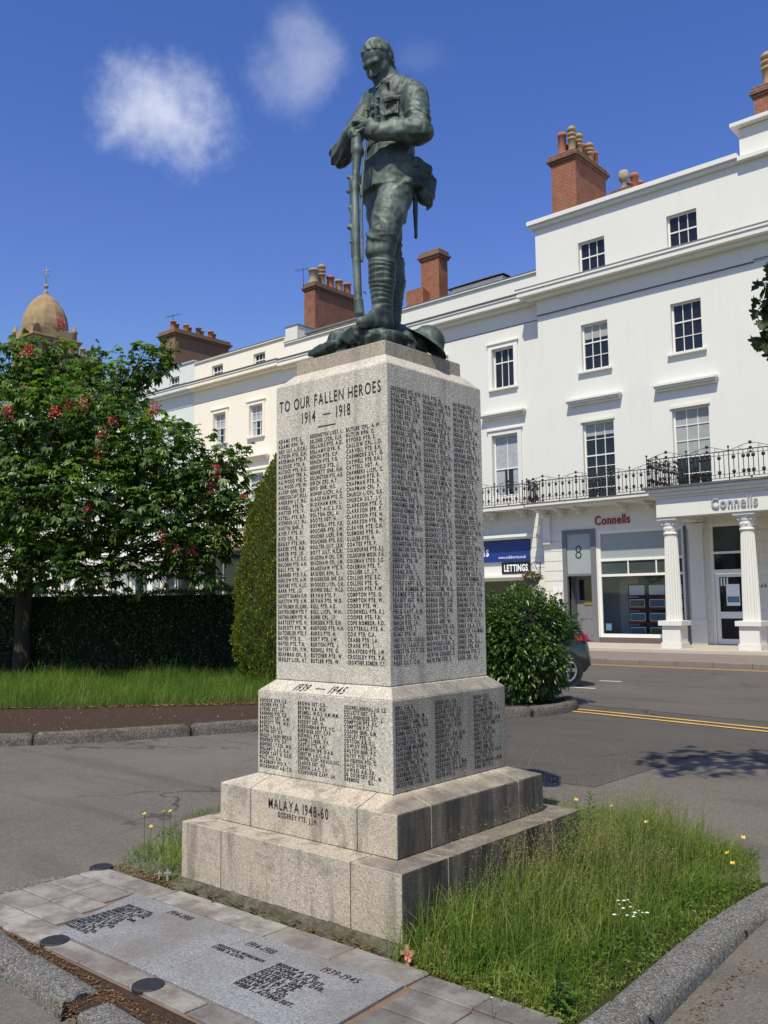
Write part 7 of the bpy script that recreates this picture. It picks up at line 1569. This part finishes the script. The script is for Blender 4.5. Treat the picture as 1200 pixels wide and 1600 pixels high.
# ------------------------------------------------------------------ hanging basket on the white house
hk = thing('hanging_basket', 'dark green hanging basket of pink flowers on an iron wall bracket', 'basket', (-16.80, 27.2, 2.2))
m = MB(); bx, by, bz = -16.80, 27.2, 2.40; m.lathe(bx, by, [(.08, bz-.28), (.22, bz-.2), (.29, bz-.02), (.30, bz)], 16); m.build('bowl', plain('green_bowl', (.008, .035, .03), .5), hk, True)
m = MB(); m.tube([(bx, 27.79, 2.45), (bx, 27.79, 3.0)], .018, 5); m.tube([(bx, 27.79, 2.92), (bx, 27.4, 2.98), (bx, 27.18, 2.92)], .015, 5); m.tube([(bx, 27.79, 2.6), (bx, 27.55, 2.72), (bx, 27.35, 2.95)], .012, 5)
for k in range(3): a = k*2.1; m.tube([(bx, by, 2.92), (bx+.28*math.cos(a), by+.28*math.sin(a), bz)], .006, 4)
m.build('bracket', M['iron'], hk)
b_ = LeafBuf(); n = 420; d = rdir(n, -.35, 1); P_ = np.array((bx, by, bz+.02))+d*np.array((.34, .34, .20))*rng.uniform(.5, 1.05, n)[:, None]; b_.leaf(P_, d+rng.normal(0, .4, (n, 3)), unit(d+rng.normal(0, .4, (n, 3))), rng.uniform(.05, .1, n), rng.uniform(.03, .06, n)); b_.build('foliage', M['bush'], hk)
b_ = LeafBuf(); n = 90; d = rdir(n, -.2, 1); P_ = np.array((bx, by, bz+.03))+d*np.array((.36, .36, .23)); b_.leaf(P_, rdir(n), unit(d+rng.normal(0, .2, (n, 3))), rng.uniform(.04, .07, n), rng.uniform(.04, .07, n)); b_.build('blossom', plain('pink_blossom', (.55, .16, .17), .7, var=.5, scale=30), hk)

# ------------------------------------------------------------------ the dark car behind the bush
cr = thing('parked_car', 'dark parked car, only its tail lamp and rear wheel showing past the bush', 'car', (-8.61, 15.05, 0))
cy0, cy1 = 15.05, 16.80; xr = -7.93
# side profile (x forward to the left): distance from the rear, z
PRF = [(.00, .42), (.02, .62), (.05, .80), (.10, .92), (.22, 1.02), (.36, 1.22), (.55, 1.38), (.95, 1.47), (1.7, 1.49), (2.4, 1.42), (3.0, 1.12), (3.3, .98), (3.9, .88), (4.15, .72), (4.2, .45), (4.12, .26), (3.4, .22), (.8, .22), (.12, .27)]
m = MB(); n = len(PRF); cols = 11
for k in range(cols):
    t = k/(cols-1); yv = cy0+(cy1-cy0)*t; e = abs(2*t-1)
    for (dx, z) in PRF:
        tum = max(0, (z-.95))/.55; yy = yv+(.5-t)*2*.17*tum*(1 if e > .0 else 0); ins = .05*e**6*(1 if dx < .4 else 0)+.18*e**4*(1 if dx > 3.8 else 0)+(.10*e**3 if dx < .2 else 0)
        m.v.append((xr-dx-(ins if dx < 2 else -ins), yy, z-.03*e**4*(z > 1.3)))
for k in range(cols-1):
    for i in range(n): j = (i+1) % n; a, b_ = k*n+i, k*n+j; m.f.append((a, b_, b_+n, a+n))
m.f.append(tuple(range(n))[::-1]); m.f.append(tuple((cols-1)*n+i for i in range(n)))
pt = NT('black_car_paint'); pt.col((.006, .006, .008)); pt.set(.22, 0, .6); pt.p.inputs['Coat Weight'].default_value = 1.0; pt.p.inputs['Coat Roughness'].default_value = .04
body = m.build('body', pt.m, cr, False, bevel=.05, seg=3)
for p_ in body.data.polygons: p_.use_smooth = True
m = MB(); m.add([(xr-.50, cy0-.005+.13, 1.04), (xr-3.05, cy0-.005+.03, 1.02), (xr-2.45, cy0+.135, 1.37), (xr-.75, cy0+.155, 1.38)], [(0, 1, 2, 3)]); m.build('side_window', M['glass'], cr)
m = MB(); m.box(xr-.40, xr-.13, cy0+.002, cy0+.30, .84, .99); m.v = [(x-(.09 if z > .9 else 0), y+(.02 if z > .9 else 0), z) for x, y, z in m.v]
tl = plain('tail_lamp_red', (.33, .012, .015), .15, var=.1); m.build('tail_lamp', tl, cr, bevel=.03, seg=3)
m = MB(); m.box(xr-.10, xr+.012, cy0+.32, cy1-.32, .36, .56); m.build('bumper', pt.m, cr, bevel=.02)
tyre = plain('tyre_rubber', (.012, .012, .012), .85); alloy = plain('alloy', (.42, .42, .43), .3, metal=.8, var=.05)
for wx_ in (xr-.68, xr-3.35):
    for wy, sg in ((cy0+.02, 1), (cy1-.02, -1)):
        m = MB(); m.lathe(0, 0, [(.20, -.09), (.29, -.10), (.315, -.075), (.32, 0), (.315, .075), (.29, .10), (.20, .09)], 28); m.v = [(wx_+x, wy+z*sg+.06*sg, .32+y) for x, y, z in m.v]; w_ = m.build('wheel', tyre, cr, True)
        m = MB(); m.lathe(0, 0, [(.215, -.06), (.225, -.115), (.205, -.11), (.195, -.04), (.05, -.03)], 28)
        for k in range(5):
            a = k*2*math.pi/5; c_, s_ = math.cos(a), math.sin(a)
            q = [(u*c_-v*s_, u*s_+v*c_, -.095) for u, v in ((.03, -.035), (.205, -.028), (.205, .028), (.03, .035))]; q2 = [(x, y, -.05) for x, y, z in q]; m.add(q+q2, [(0, 1, 2, 3), (0, 1, 5, 4), (1, 2, 6, 5), (2, 3, 7, 6), (3, 0, 4, 7)])
        m.v = [(wx_+x, wy+z*sg+.06*sg, .32+y) for x, y, z in m.v]; m.build('rim', alloy, w_)
    m = MB(); m.lathe(0, 0, [(.365, -.012), (.365, .01)], 24); m.v = [(wx_+x, cy0-.004+z*.5, .33+y) for x, y, z in m.v]; m.build('wheel_arch', M['black'], cr)
cr.location = (-8.60, 14.98, 0); cr.rotation_euler = (0, 0, R(54))
